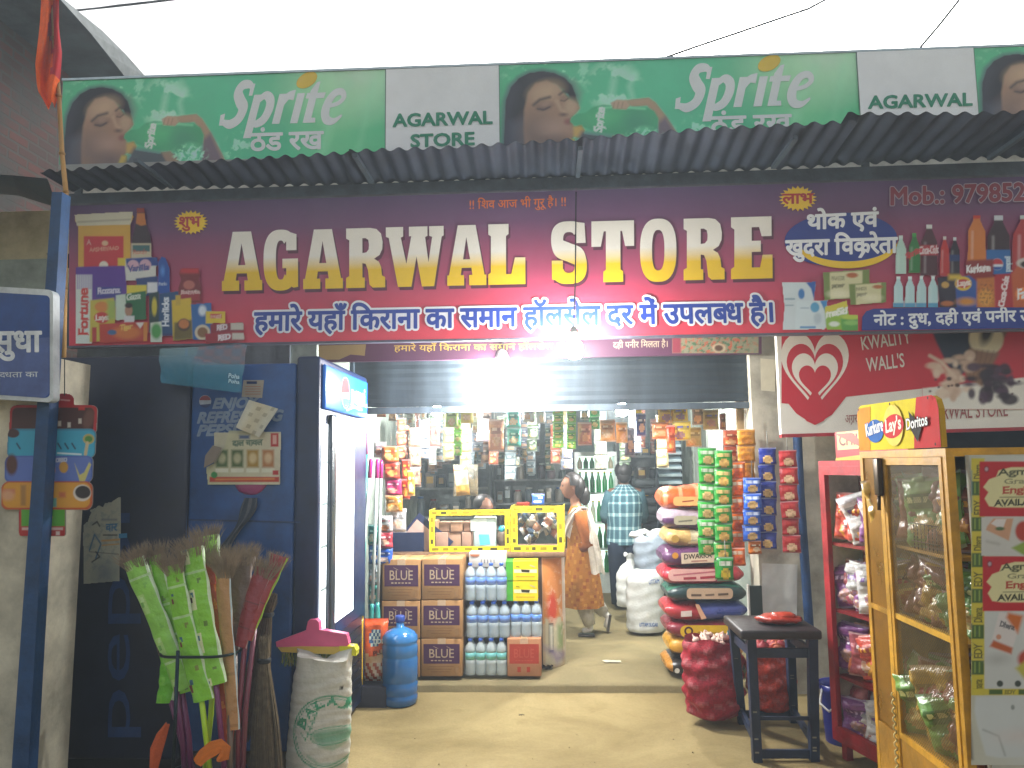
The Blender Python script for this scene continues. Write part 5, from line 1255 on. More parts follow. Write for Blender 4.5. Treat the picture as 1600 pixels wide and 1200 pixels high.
def twig_broom(label, top, tie, bot, wb, Y, c, seed):
    r = random.Random(seed); A, B, D = onY(*top, Y), onY(*tie, Y), onY(*bot, Y + .02); k = Y / F
    t = thing('twig_broom', label, 'broom', (D.x, D.y, max(0, D.z)), None); m = MB('straw', c)
    for q in range(230):
        a = 2 * math.pi * r.random(); s = r.random() ** .5; e = D + Vector((math.cos(a) * s * wb * k / 2, math.sin(a) * s * wb * k / 4, r.uniform(0, .05))); f = B + Vector((math.cos(a) * s * .024, math.sin(a) * s * .022, 0)); h = A + Vector((math.cos(a) * s * .03, math.sin(a) * s * .028, r.uniform(-.02, .03)))
        m.tube([h, f, f + (e - f) * .5 + Vector((math.cos(a) * .01 * s, 0, 0)), e], [.0022, .002, .0018, .001], lerp(as_col(c), C('#8a7a60'), r.random() * .6), n=3, cap=False)
    m.build('twigs', t)
    m = MB('matte', '#26282a'); m.lathe(B - Vector((0, 0, .012)), [(.03, 0), (.034, .006), (.034, .018), (.03, .024)], n=14); m.build('binding', t)
twig_broom('upright twig broom with a dark binding beside the white sack', (413, 1002), (413, 1032), (417, 1232), 58, 3.95, '#6c6250', 21)
twig_broom('darker twig broom leaning behind the first twig broom', (425, 935), (418, 960), (385, 1160), 60, 4.12, '#4a443c', 22)
# wire ring stand round the brooms
st = thing('broom_stand', 'dark wire ring stand holding the bundle of brooms upright', 'stand', (onY(310, 1190, YBR).x, YBR, 0))
m = MB('metal', '#20302f'); c = onY(318, 1014, YBR + .05); rx = 62 * YBR / F
m.tube([c + Vector((rx * math.cos(a), .19 * math.sin(a), .006 * math.sin(3 * a))) for a in [2 * math.pi * k / 40 for k in range(41)]], .007, n=8, cap=False); m.build('ring', st)
for px in (278,):
    m = MB('metal', '#22343c'); a = onY(px, 1017, YBR - .14); m.tube([a, Vector((a.x - .03, a.y + .05, .02))], .009, n=8); m.build('leg', st)
m = MB('plastic', '#1d2228'); c0 = onY(320, 1190, YBR); m.lathe((c0.x, YBR, 0), [(.17, 0), (.2, .16), (.205, .165), (.19, .165), (.165, .02)], n=28); m.build('bucket', st)
ob = MB('clearbag', '#d8742c'); rows = []
cc = onY(318, 1178, YBR - .2)
def ribbon(mb, pts, w, col, mat='cloth'):
    pts = [Vector(p) for p in pts]; rr2 = []
    for i, p in enumerate(pts):
        d = (pts[min(i + 1, len(pts) - 1)] - pts[max(0, i - 1)]).normalized(); s = d.cross(Vector((0, 1, 0))).normalized() * w[i] / 2; rr2.append([p - s, p + Vector((0, -.012, 0)), p + s])
    mb.grid(rr2, lambda i, j: lerp(as_col(col), (0, 0, 0), .12 * (j % 2)), mat); mb.grid([[q + Vector((0, .004, 0)) for q in r] for r in rr2], lambda i, j: col, mat)
ob = MB('cloth', '#d07428'); Yo = YBR - .2
ribbon(ob, [onY(x, y, Yo) for x, y in ((308, 1192), (318, 1180), (332, 1170), (345, 1165), (352, 1170), (350, 1182), (340, 1188))], [.05, .06, .07, .06, .05, .05, .02], '#d4762a')
single(ob, 'orange_cloth', 'orange cloth strip draped over the rim of the broom stand', 'cloth'); ob = MB('cloth', '#b8562c')
ribbon(ob, [onY(x, y, Yo) for x, y in ((262, 1130), (252, 1150), (244, 1172), (240, 1200))], [.02, .05, .06, .04], '#b8562c')
single(ob, 'orange_cloth', 'rust orange cloth strip hanging at the left foot of the broom bundle', 'cloth')

# ------------------------------------------------------------------ white printed sack
Ys = 4.16; ks_ = Ys / F
sk = thing('rice_sack', 'full white woven sack with green round print standing before the blue fridge', 'sack', (onY(490, 1195, Ys).x, Ys, 0))
p = Paint(425, 1000, 560, 1215, .8, '#c9c9c0'); p.grad([(425, '#c4c6be'), (480, '#d2d2c8'), (560, '#c6c6bc')], 'x')
G_ = '#3f9a74'
p.line(ell(512, 1130, 54, 56, 60) + [(566, 1130)], 2.2, G_, 1); p.line(ell(512, 1130, 50, 52, 60) + [(562, 1130)], 1.2, G_, .8)
for i, chh in enumerate('BALAJEE'):
    a = R(198 + i * 24); cx, cy = 516 + 40 * math.cos(a), 1130 + 42 * math.sin(a); ta = a + math.pi / 2; u = Vector((math.cos(ta), math.sin(ta))); v = Vector((math.cos(a), math.sin(a))); o = Vector((cx, cy)) - u * 6
    p.text(chh, tuple(o), tuple(o + u * 13), tuple(o + v * 13), G_, .9)
p.ell(518, 1136, 30, 12, G_, 2, .55); p.line(ell(518, 1136, 32, 14, 40), 1.2, G_, .8); p.poly([(487, 1130), (549, 1128), (540, 1150), (520, 1160), (500, 1152)], G_, 2, .4)
for k in range(6): p.line([(478 + k * 3, 1140 - k * 9), (470 + k * 3, 1130 - k * 9)], 1.4, G_, .8, .8); p.line([(478 + k * 3, 1140 - k * 9), (486 + k * 3, 1130 - k * 9)], 1.4, G_, .8, .8)
p.line([(478, 1142), (498, 1090)], 1.2, G_, .8); p.line([(484, 1165), (500, 1178), (522, 1180), (545, 1172)], 4, G_, 1.5, .45); p.rect(527, 1060, 532, 1066, '#4a4a48')
for k in range(24): p.line([(425, 1018 + k * 8.4 + 2 * math.sin(k * 5)), (490, 1020 + k * 8.4), (560, 1016 + k * 8.4 + 3 * math.sin(k * 3))], 1.0, '#b4b4aa', 1, .35)
rows = []; NR, NC = 110, 110; zt_ = .63
SC = []
for i in range(NR + 1):
    s = i / NR; z = s * zt_
    rad = np.interp(s, [0, .03, .2, .6, .82, .9, .95, 1], [.148, .165, .172, .165, .158, .152, .15, .152]); cx = np.interp(s, [0, 1], [onY(482, 1190, Ys).x, onY(497, 1020, Ys).x])
    row = []; sc = []
    for j in range(NC):
        a = 2 * math.pi * j / NC; fold = (.0016 * math.sin(z * 120 + 2.5 * math.sin(a * 2.0) + 1.2 * math.sin(z * 17)) + .0012 * math.sin(z * 61 - a * 3)) * (1 if s < .9 else .3) + .004 * math.sin(a * 3 + z * 7) + (.012 * math.sin(a * 7) * max(0, s - .86) * 7)
        r = rad + fold; e = .66
        zz = z + (.05 * (math.sin(a * 2 + 1.2) + .6 * math.sin(a * 3)) * max(0, s - .88) / .12 * .6)
        row.append((cx + r * math.cos(a), Ys + .13 + r * e * math.sin(a), zz))
        sc.append((497 + (r * math.cos(a)) / ks_ - (1 - s) * 8, 1205 - 191 * s, a))
    rows.append(row); SC.append(sc)
def samp(p, x, y):
    j = int(np.clip((x - p.X[0, 0]) / (p.X[0, -1] - p.X[0, 0]) * (p.nx - 1), 0, p.nx - 1)); i = int(np.clip((y - p.Y[0, 0]) / (p.Y[-1, 0] - p.Y[0, 0]) * (p.ny - 1), 0, p.ny - 1)); return tuple(p.I[i, j])
m = MB('woven', '#c8c8c0')
m.grid(rows, lambda i, j: samp(p, SC[i][j][0], SC[i][j][1]) if math.sin(SC[i][j][2]) < .1 else C('#c6c6be'), wrap=True)
topc = [rows[-1][j] for j in range(NC)]; cxy = Vector((sum(q[0] for q in topc) / NC, sum(q[1] for q in topc) / NC, zt_ - .03))
m.grid([topc, [tuple(cxy + (Vector(q) - cxy) * .55 + Vector((0, 0, .01))) for q in topc], [tuple(cxy) for q in topc]], lambda i, j: '#bcbcb2', wrap=True)
m.build('bag', sk)
# floor brush behind it
fbk = thing('floor_brush', 'pink and yellow floor brush standing head up behind the white sack', 'brush', (onY(490, 1180, 4.42).x, 4.46, 0))
Yb = 4.3
def slab(mb, pts, Y, th, col, mat='plastic'):
    f = [onY(x, y, Y) for x, y in pts]; b = [p + Vector((0, th, 0)) for p in f]; n = len(f)
    for i in range(n): mb.face([f[i], f[(i + 1) % n], b[(i + 1) % n], b[i]], col, mat)
    bdd = boardY(Y); pr_poly(mb, bdd, pts, col, mat, off=0); bdd = boardY(Y + th); mb.face(b[::-1] if False else b, col, mat)
m = MB('plastic', '#d84a86'); slab(m, [(431, 1003), (478, 985), (481, 971), (484, 968), (494, 968), (498, 972), (499, 984), (541, 991), (545, 1006), (542, 1010), (432, 1011)], Yb, .05, '#e0628f'); m.build('head', fbk)
m = MB('plastic', '#d8c420'); slab(m, [(434, 1012), (470, 1010), (552, 1011), (557, 1016), (556, 1024), (440, 1019)], Yb - .004, .058, '#cfae48'); slab(m, [(530, 1010), (553, 1010), (557, 1017), (556, 1025), (532, 1022)], Yb - .008, .066, '#d8d41c'); m.build('brush_block', fbk)
m = MB('straw', '#8ca03c'); r = random.Random(3)
for q in range(420):
    a = onY(r.uniform(440, 548), 1020, Yb + r.uniform(.0, .05)); m.tube([a, a + Vector((r.uniform(-.012, .012), r.uniform(-.01, .01), -r.uniform(.05, .075)))], .0012, random.choice(('#98a838', '#6c8a3c', '#b8b048', '#50603a')), n=3, cap=False)
m.build('bristles', fbk)
m = MB('metal', '#b8c0c0'); m.tube([onY(489, 1012, Yb + .03), onY(492, 1180, 4.42)], .011, n=10); m.build('pole', fbk)

# ------------------------------------------------------------------ mops leaning at the fridge corner
def mop(label, top, bot, Yt, Yb_, c, cap, foot, r=.0125):
    A, B = onY(*top, Yt), onY(*bot, Yb_); t = thing('mop', label, 'mop', (B.x, B.y, B.z), 'mops leaning by the blue fridge'); d = A - B
    m = MB('plastic', c); m.tube([B, B + d * .9], r, n=12); m.build('pole', t)
    m = MB('plastic', cap); m.tube([B + d * .88, B + d * .985, A], [r * 1.25, r * 1.25, r * .9], n=12); m.build('grip', t)
    m = MB('plastic', foot); m.lathe(B - Vector((0, 0, .06)), [(.02, 0), (.024, .02), (.02, .07), (r * 1.3, .13), (r * 1.2, .16)], n=14); m.build('socket', t)
    m = MB('cloth', '#a8aaa4'); m.lathe((B.x, B.y, .02), [(.05, 0), (.06, .1), (.05, .3), (.022, B.z - .075)], n=14); m.build('mop_head', t)
mop('leftmost white mop pole with a pink grip and a teal socket', (580, 717), (558, 968), 5.55, 5.52, '#c4ccc8', '#d02c86', '#3fa8a0')
mop('middle white mop pole with a pink grip, standing nearly upright', (590, 718), (581, 966), 5.7, 5.6, '#b4bab8', '#c82c80', '#3fa8a0')
mop('right white mop pole with a pink grip behind the orange bag', (596, 719), (590, 964), 5.75, 5.6, '#a8b0ae', '#c02878', '#48b0a4', .011)
mop('teal mop pole with a pale pink grip at the fridge edge', (574, 676), (566, 968), 5.6, 5.56, '#54b4ac', '#d88ab0', '#3a9c94', .012)
# detergent bags on a low box
def bag_at(name, label, cat, px0, py0, px1, py1, Y, t, colf, rz=0, group=None, seed=1, nx=14, ny=20, mat='film', rx=0, texts=(), wob=.06, pinch=.04):
    A, B = onY(px0, py1, Y), onY(px1, py0, Y); w, h = B.x - A.x, B.z - A.z; c = Vector(((A.x + B.x) / 2, Y, A.z)); m = MB(mat)
    packet(m, T(c, rz, rx), w, h, t, colf, nx, ny, seed=seed, mat=mat, wob=wob, pinch=pinch)
    b = boardY(Y - t * .56)
    for (s, a, bb, hh, col, bo) in texts: pr_text(m, b, s, a, bb, hh, col, bo, mat='paper')
    return single(m, name, label, cat, group)
def tide(u, v):
    if v > .93: return C('#d8531c')
    if ((u - .58) / .24) ** 2 + ((v - .72) / .14) ** 2 < 1: return C('#2a5c8c') if (u + v) % .14 < .08 else C('#c8dcd8')
    if v < .42 + .25 * abs(u - .5) and v > .3: return C('#d8b48c')
    if v < .3: return C('#a8461c') if (u * 7 + v * 9) % 2 < 1.2 else C('#d8c8b4')
    return C('#dd5a1e')
bag_at('detergent_bag', 'bright orange detergent bag with a round blue mark', 'bag', 564, 966, 607, 1064, 5.5, .11, tide, seed=3, texts=(('TIDE', (582, 1006), (600, 1005), (582, 999), '#e8f0e8', .03), ('PLUS', (584, 1025), (604, 1020), (583, 1018), '#5a2818', .02)))
bag_at('detergent_bag', 'yellow and clear snack bag half hidden beside the pink brush', 'bag', 543, 962, 568, 1070, 5.38, .1, lambda u, v: C('#d8b028') if v > .9 or u > .75 else (C('#b83c30') if v > .8 else (C('#a8a48c') if (u * 5 + v * 8) % 2 < 1 else C('#c8c8b0'))), seed=5)
cb = MB('card', '#3c3c48'); A, B = onY(545, 1076, 5.36), onY(604, 1070, 5.36); cb.rbox((A.x, 5.36, .0), (B.x, 5.6, onY(590, 1064, 5.5).z - .002), .004); single(cb, 'low_box', 'small low dark box under the orange detergent bag', 'box')
# water jug
jx = onY(623, 1080, 5.42).x; jr = 27.5 * 5.42 / F
jg = thing('water_jug', 'big blue plastic water jug standing at the step', 'jug', (jx, 5.46, 0))
m = MB('jug', '#1d66a8'); zt_ = onY(623, 965, 5.46).z; H_ = zt_
prof = [(jr * .86, 0), (jr * .97, .012), (jr, .04)]
z = .05
for k in range(4): prof += [(jr, z), (jr * .965, z + .012), (jr * .965, z + .02), (jr, z + .032)]; z += (.075 if k != 1 else .15)
prof += [(jr, .385), (jr * .97, .41), (jr * .8, .435), (jr * .5, .455), (jr * .3, .462), (.028, .466), (.026, .5)]
sc_ = (H_ - .02) / .52; prof = [(a, b * sc_, lerp(C('#1a5c9c'), C('#2f7ab8'), b / .5)) for a, b in prof]; m.lathe((jx, 5.46, .02), prof, n=32); m.build('body', jg)
m = MB('plastic', '#2a4a9c'); m.lathe((jx, 5.46, .02 + .495 * sc_), [(.032, 0), (.034, .01), (.034, .035), (.03, .042)], n=20); m.build('cap', jg)
# ================================================================== counter and the goods stacked before it
YC = 6.12
ct = thing('shop_counter', 'wooden shop counter with a rounded poster covered right end', 'counter', (onY(740, 1050, YC).x, YC, FZ))
xa, xb = onY(600, 860, YC).x, onY(846, 860, YC).x; zc = onY(740, 863, YC).z
m = MB('wood', '#7c6048'); m.rbox((xa - .1, YC - .03, zc - .04), (xb + .18, YC + .62, zc), .008); m.build('top', ct)
m = MB('wood', '#5e4a3c'); m.box((xa - .1, YC, FZ), (xb, YC + .58, zc - .041)); m.build('front_panel', ct)
m = MB('print', '#c8b898'); rows = []
bd = boardY(YC); rad = .185; cxm = xb - .004
p = Paint(0, 0, 100, 100, 1.5, '#b9a88a'); p.rect(0, 0, 34, 60, '#d0884a'); p.rect(3, 55, 30, 98, '#c8c4a8'); p.ell(14, 46, 8, 14, '#c84830', 3); p.rect(34, 0, 68, 62, '#c8b8a8'); p.line([(50, 10), (48, 50)], 5, '#8a7468', 3); p.line([(42, 24), (60, 34)], 4, '#e0d4c8', 2); p.rect(8, 60, 14, 86, '#2c3438'); p.rect(9, 62, 13, 84, '#d8dccc'); p.poly([(0, 80), (40, 88), (60, 78), (60, 88), (20, 98)], '#7868a0', 4, .7); p.rect(40, 60, 80, 100, '#b0ac98', 4, .8); p.rect(22, 62, 34, 84, '#94a878', 3); p.splash(0, 0, 100, 100, '#e8dcc8', 20, 4, .2, .4); p.line([(68, 0), (68, 100)], 2, '#7a6a58')
NN = 60; MM = 70
for i in range(MM + 1):
    z = FZ + .002 + (zc - .045 - FZ) * i / MM
    rows.append([(cxm + rad * math.sin(math.pi * .5 * j / NN * 1.9), YC + .19 - .19 * math.cos(math.pi * .5 * j / NN * 1.9) + .0, z) for j in range(NN + 1)])
m.grid(rows, lambda i, j: samp(p, j / NN * 100, 100 - i / MM * 100)); m.build('curved_end', ct)

# brown cartons with a purple printed panel
BLUE = []
def carton(name, label, x0, y0, x1, y1, Y, d, body, panel, word, wcol, group, rz=0, foot=True):
    A, B = onY(x0, y1, Y), onY(x1, y0, Y); b = boardY(Y)
    t = thing(name, label, 'carton', ((A.x + B.x) / 2, Y, A.z), group)
    m = MB('card', body); m.rbox((A.x, Y, A.z), (B.x, Y + d, B.z), .006)
    cx = (A.x + B.x) / 2
    m.box((cx - .03, Y - .0006, B.z - .05), (cx + .03, Y + .02, B.z + .0008), lerp(as_col(body), (1, .9, .7), .25))
    w, h = x1 - x0, y1 - y0; f = lambda u, v: (x0 + w * u, y1 - h * v)
    pr_poly(m, b, [f(.06, .34), f(.94, .34), f(.94, .86), f(.06, .86)], panel)
    pr_text(m, b, word, f(.2, .5), f(.8, .5), f(.2, .74), wcol, .006)
    pr_line(m, b, [f(.3, .8), f(.42, .74)], .003, wcol); pr_line(m, b, [f(.62, .8), f(.72, .74)], .003, wcol)
    for k in range(6): pr_poly(m, b, [f(.24 + k * .09, .41), f(.3 + k * .09, .41), f(.3 + k * .09, .44), f(.24 + k * .09, .44)], wcol)
    if foot:
        for k, (a, c_) in enumerate(((.2, .8), (.15, .75), (.25, .7))): pr_line(m, b, [f(a, .27 - k * .07), f(c_, .27 - k * .07)], .004, lerp(as_col(body), (0, 0, 0), .35))
        pr_poly(m, b, [f(.84, .08), f(.93, .08), f(.93, .26), f(.84, .26)], lerp(as_col(body), (0, 0, 0), .2))
    else:
        for u in (.3, .58): pr_poly(m, b, [f(u, .12), f(u + .1, .12), f(u + .1, .26), f(u, .26)], panel)
    m.build('box', t)
    m = MB('plastic', '#b89468'); m.box((cx - .024, Y + .0, B.z + .0015), (cx + .024, Y + d, B.z + .0022)); m.build('tape', t)
    return t
names = [('top left', 597, 874, 657, 938), ('top right', 659, 873, 722, 937), ('middle left', 596, 939, 656, 998), ('middle right', 658, 938, 722, 997), ('bottom left', 597, 999, 656, 1058), ('bottom right', 658, 998, 722, 1057)]
for (w, x0, y0, x1, y1) in names:
    carton('carton', f'brown carton with dark purple printed panel, {w} of the stack of six', x0, y0, x1, y1, 5.78, .3, '#a87f52', '#4a2a48', 'BLUE', '#b09a80', 'brown cartons stacked before the counter')
carton('carton', 'brown carton with a red printed panel under the bottle pack', 793, 998, 845, 1057, 5.8, .3, '#b07c58', '#a83c2c', 'BLUE', '#b4503e', None, foot=False)
wb = MB('card', '#c4bfb6'); A, B = onY(732, 888, 5.86), onY(790, 864, 5.86); wb.rbox((A.x, 5.9, A.z), (B.x, 6.05, B.z), .004); b = boardY(5.9)
[pr_line(wb, b, [(752 + k * 5, 874), (752 + k * 5, 880)], .006, '#6a6a74') for k in range(5)]; pr_poly(wb, b, ell(742, 866, 8, 4, 16, 0, 180), '#a86848'); single(wb, 'white_box', 'white carton behind the topmost pack of water bottles', 'carton')

# packs of water bottles
def bottle_mb(mb, c, r, h, water='#b4ccd8', label='#2058c0', cap='#3a66c8', mat='water_bottle', lab=(.42, .62), n=14):
    water = lerp(C(water), C('#e8f0f2'), .45)
    x, y, z = c
    pr = [(r * .8, 0), (r, .02 * h), (r * .97, .1 * h), (r, .14 * h), (r * .97, .24 * h), (r, .3 * h), (r, lab[0] * h)]
    mb.lathe((x, y, z), [(a, b, water) for a, b in pr], mat=mat, n=n)
    mb.lathe((x, y, z), [(r * 1.01, lab[0] * h, C(label)), (r * 1.01, (lab[0] + lab[1]) / 2 * h, lerp(C(label), (.3, .6, 1), .3)), (r * 1.01, lab[1] * h, C(label))], mat='plastic', n=n)
    mb.lathe((x, y, z), [(a, b, water) for a, b in [(r, lab[1] * h), (r * .97, .7 * h), (r * .8, .8 * h), (r * .45, .88 * h), (r * .36, .91 * h), (r * .36, .93 * h)]], mat=mat, n=n)
    mb.lathe((x, y, z), [(r * .42, .93 * h, C(cap)), (r * .42, .99 * h, C(cap)), (r * .36, h, C(cap))], mat='plastic', n=n)
def bottle_pack(label, x0, y0, x1, y1, Y, nx, ny, lab, water, group):
    A, B = onY(x0, y1, Y), onY(x1, y0, Y); w = (B.x - A.x) / nx; r = w / 2 * .98; h = B.z - A.z
    t = thing('bottle_pack', label, 'bottle pack', ((A.x + B.x) / 2, Y + w * ny / 2, A.z), group); m0 = None
    for j in range(ny):
        for i in range(nx):
            c = (A.x + w * (i + .5), Y + w * (j + .5), A.z + .002)
            if m0 is None:
                m = MB('water_bottle'); bottle_mb(m, c, r, h - .004, water, lab); m0 = m.build('bottle', t); c0 = c
            else:
                o = m0.copy(); COL.objects.link(o); o.parent = t; o.location = Vector(c) - Vector(c0)
    m = MB('clearbag', '#c8d8dc'); rows = []
    for i in range(9):
        z = A.z + (h * .86) * i / 8; q = .004 + .003 * math.sin(i * 2)
        if i == 8: q = -.02
        x0_, x1_, y0_, y1_ = A.x - q, B.x + q, Y - q, Y + w * ny + q
        ring = [(x0_ + (x1_ - x0_) * k / 8, y0_ - .003 * math.sin(k * 2 + i), z) for k in range(8)] + [(x1_, y0_ + (y1_ - y0_) * k / 4, z) for k in range(4)] + [(x1_ + (x0_ - x1_) * k / 8, y1_, z) for k in range(8)] + [(x0_, y1_ + (y0_ - y1_) * k / 4, z) for k in range(4)]
        rows.append(ring)
    m.grid(rows, wrap=True); m.build('wrap', t); return t
MATS['clearbag_thin'] = MATS['clearbag']
make_mat('shrink', .15, spec=.7, nscale=9, namt=.03, alpha=.14, bump=.5, bscale=24)
MATS['clearbag'], keepbag = MATS['shrink'], MATS['clearbag']
bottle_pack('shrink wrapped water bottles with blue bands, topmost of the bottle stack', 726, 880, 791, 939, 5.82, 4, 2, '#2058c0', '#a9c2d0', 'shrink wrapped water bottles')
bottle_pack('shrink wrapped water bottles with blue bands, middle of the bottle stack', 728, 941, 796, 997, 5.82, 4, 2, '#2a5cb8', '#a4bccc', 'shrink wrapped water bottles')
bottle_pack('shrink wrapped water bottles with green bands, at the floor', 726, 999, 791, 1056, 5.8, 4, 2, '#4ab088', '#b8c4c0', 'shrink wrapped water bottles')
bottle_pack('short pack of water bottles with blue bands on the red printed carton', 798, 939, 846, 996, 5.84, 3, 2, '#1c66d0', '#b0c4cc', 'shrink wrapped water bottles')
MATS['clearbag'] = keepbag
# yellow tea boxes on that pack
for k, (y0, y1, lb) in enumerate(((877, 907, 'yellow printed tea box, upper one on the bottle pack'), (908, 939, 'yellow printed tea box, lower one on the bottle pack'))):
    Y = 5.86; A, B = onY(802, y1, Y), onY(840, y0, Y); b = boardY(Y)
    m = MB('card', '#e0cc1c'); m.box((A.x, Y, A.z), (B.x, Y + .2, B.z - .001)); m.box((A.x - .055, Y + .004, A.z), (A.x - .001, Y + .2, B.z - .002), '#48a030')
    h = y1 - y0; pr_poly(m, b, [(803, y0 + h * .42), (839, y0 + h * .42), (839, y0 + h * .6), (803, y0 + h * .6)], '#e8e0b0'); pr_poly(m, b, [(814, y0 + h * .42), (828, y0 + h * .44), (827, y0 + h * .58), (815, y0 + h * .56)], '#3a3420')
    pr_line(m, b, [(806, y0 + h * .25), (812, y0 + h * .3)], .006, '#8a7a18'); pr_line(m, b, [(828, y0 + h * .2), (836, y0 + h * .3)], .006, '#b8a8a0'); pr_line(m, b, [(806, y0 + h * .8), (836, y0 + h * .8)], .004, '#b86a28')
    single(m, 'tea_box', lb, 'box', 'yellow tea boxes')

# glass cases on the counter, edged in yellow printed tape
def tape_case(label, x0, y0, x1, y1, Y, d, rz, bw):
    A, B = onY(x0, y1, Y), onY(x1, y0, Y); W, H = B.x - A.x, B.z - zc - .001
    t = thing('glass_case', label, 'display case', (A.x + W / 2, Y, zc + .001), 'glass cases on the counter')
    M = T((A.x, Y, zc + .001), rz)
    m = MB('glass'); m.box((.004, .004, .004), (W - .004, d - .004, H - .004), M=M); m.build('glass', t)
    m = MB('print', '#e2c81c'); r = random.Random(int(x0)); w = bw
    for (a, b_) in (((0, 0, 0), (W, 0, w)), ((0, 0, H - w), (W, 0, H)), ((0, 0, w), (w, 0, H - w)), ((W - w, 0, w), (W, 0, H - w))):
        m.box((a[0], -.003, a[2]), (b_[0], .0, b_[2]), M=M)
        L = max(b_[0] - a[0], b_[2] - a[2]); hz = (b_[0] - a[0]) > (b_[2] - a[2]); q = .02
        while q < L - .05:
            l = r.uniform(.03, .06)
            if hz: m.box((a[0] + q, -.0042, a[2] + w * .25), (a[0] + q + l, -.003, a[2] + w * .75), '#8a7a14' if r.random() < .6 else '#4a4414', M=M)
            else: m.box((a[0] + w * .25, -.0042, a[2] + q), (a[0] + w * .75, -.003, a[2] + q + l), '#8a7a14' if r.random() < .6 else '#4a4414', M=M)
            q += l + r.uniform(.02, .06)
    for xx in (0, W - .003): m.box((xx - .001, 0, 0), (xx + .003, d, w), M=M); m.box((xx - .001, 0, H - w), (xx + .003, d, H), M=M); m.box((xx - .001, d - w, w), (xx + .003, d, H - w), M=M)
    m.build('tape_edge', t); return t, A.x, W, H
t, ax, W, H = tape_case('long glass case edged in yellow tape holding brown boxes', 671, 796, 797, 862, 6.16, .3, 0, .042)
r = random.Random(8)
for k, (u, v, w, h, c) in enumerate(((.06, .1, .16, .46, '#a08070'), (.225, .1, .16, .46, '#a4846e'), (.39, .1, .12, .46, '#9c7c6c'), (.1, .57, .14, .26, '#8a6c5a'), (.25, .57, .15, .26, '#94745c'), (.41, .57, .13, .26, '#8a6a58'))):
    m = MB('card', c); m.rbox((ax + W * u, 6.21 + .02 * (k % 2), zc + .012 + (H - .03) * (v - .1)), (ax + W * (u + w), 6.36, zc + .012 + (H - .03) * (v - .1 + h)), .006)
    single(m, 'brown_box', 'plain brown sweet box inside the long glass case', 'box', 'brown boxes in the long glass case')
m = MB('paper', '#a8b8b8'); m.rbox((ax + W * .54, 6.2, zc + .012), (ax + W * .82, 6.3, zc + H * .82), .01); b = boardY(6.199); pr_poly(m, b, [(748, 835), (764, 835), (766, 850), (750, 852)], '#58b0c8'); pr_poly(m, b, [(735, 812), (760, 808), (762, 828), (736, 830)], '#c0ccc8'); single(m, 'pale_blue_pouch', 'pale blue and white pouch leaning inside the long glass case', 'pouch')
m = MB('film', '#6c5848'); m.blob((ax + W * .89, 6.27, zc + .1), (.05, .06, .09), '#6a5a4c', bump=.12); m.blob((ax + W * .89, 6.24, zc + .17), (.03, .03, .03), '#3aa0b0', bump=.1); single(m, 'candy_bag', 'dark bag of loose sweets at the right end of the long glass case', 'bag')
t, ax, W, H = tape_case('shorter glass case edged in yellow tape, turned toward the entrance', 799, 790, 880, 861, 6.13, .32, -3, .05)
m = MB('film', '#7a6a5c'); r = random.Random(5)
for k in range(26):
    c = r.choice(('#8a5a48', '#5c6478', '#a87850', '#46586c', '#b0a090', '#94684c', '#3c4c60')); M = T((ax + W * r.uniform(.22, .78), 6.2 + r.uniform(0, .12), zc + .02 + (H - .12) * r.random()), r.uniform(-60, 60), r.uniform(-50, 50), r.uniform(-60, 60)); packet(m, M, .11, .07, .025, lambda u, v, c=c: C(c) if .2 < u < .8 else C('#a8a49c'), 5, 6, seed=k)
o_ = single(m, 'sweets', 'heap of wrapped sweets inside the shorter glass case', 'sweets'); o_['kind'] = 'stuff'
m = MB('film', '#3468c0'); A = onY(841, 796, 6.2); packet(m, T((A.x, 6.25, zc + .355)), .1, .09, .05, design('#2c64c4', 3, '#e4e8ee'), 8, 8); single(m, 'snack_packet', 'small blue and white packet standing on the shorter glass case', 'packet')
m = MB('film', '#b83c30'); packet(m, T((A.x - .13, 6.27, zc + .352), 10, 75), .12, .08, .03, design('#b83a30', 9, '#e8d0b8'), 8, 8); single(m, 'snack_packet', 'small red packet lying on the shorter glass case', 'packet')
# dark open carton leaning on the counter's left end
m = MB('card', '#1c2744'); A, B = onY(606, 858, 6.2), onY(662, 824, 6.2)
m.box((A.x, 6.2, zc + .001), (B.x, 6.45, zc + .15)); 
M = T((A.x + .12, 6.22, zc + .152), 0, 0, 40); m.box((0, 0, 0), (.36, .012, .2), '#27304e', M=M); m.box((.02, -.002, .0), (.33, -.0005, .15), '#b49a90', M=M)
single(m, 'navy_carton', 'dark navy open carton with a raised flap at the left end of the counter', 'carton')
m = MB('card', '#a58260'); A, B = onY(661, 857, 6.3), onY(680, 815, 6.3); m.box((A.x, 6.34, zc + .001), (B.x, 6.55, B.z)); single(m, 'brown_box', 'plain brown box between the navy carton and the long glass case', 'box')

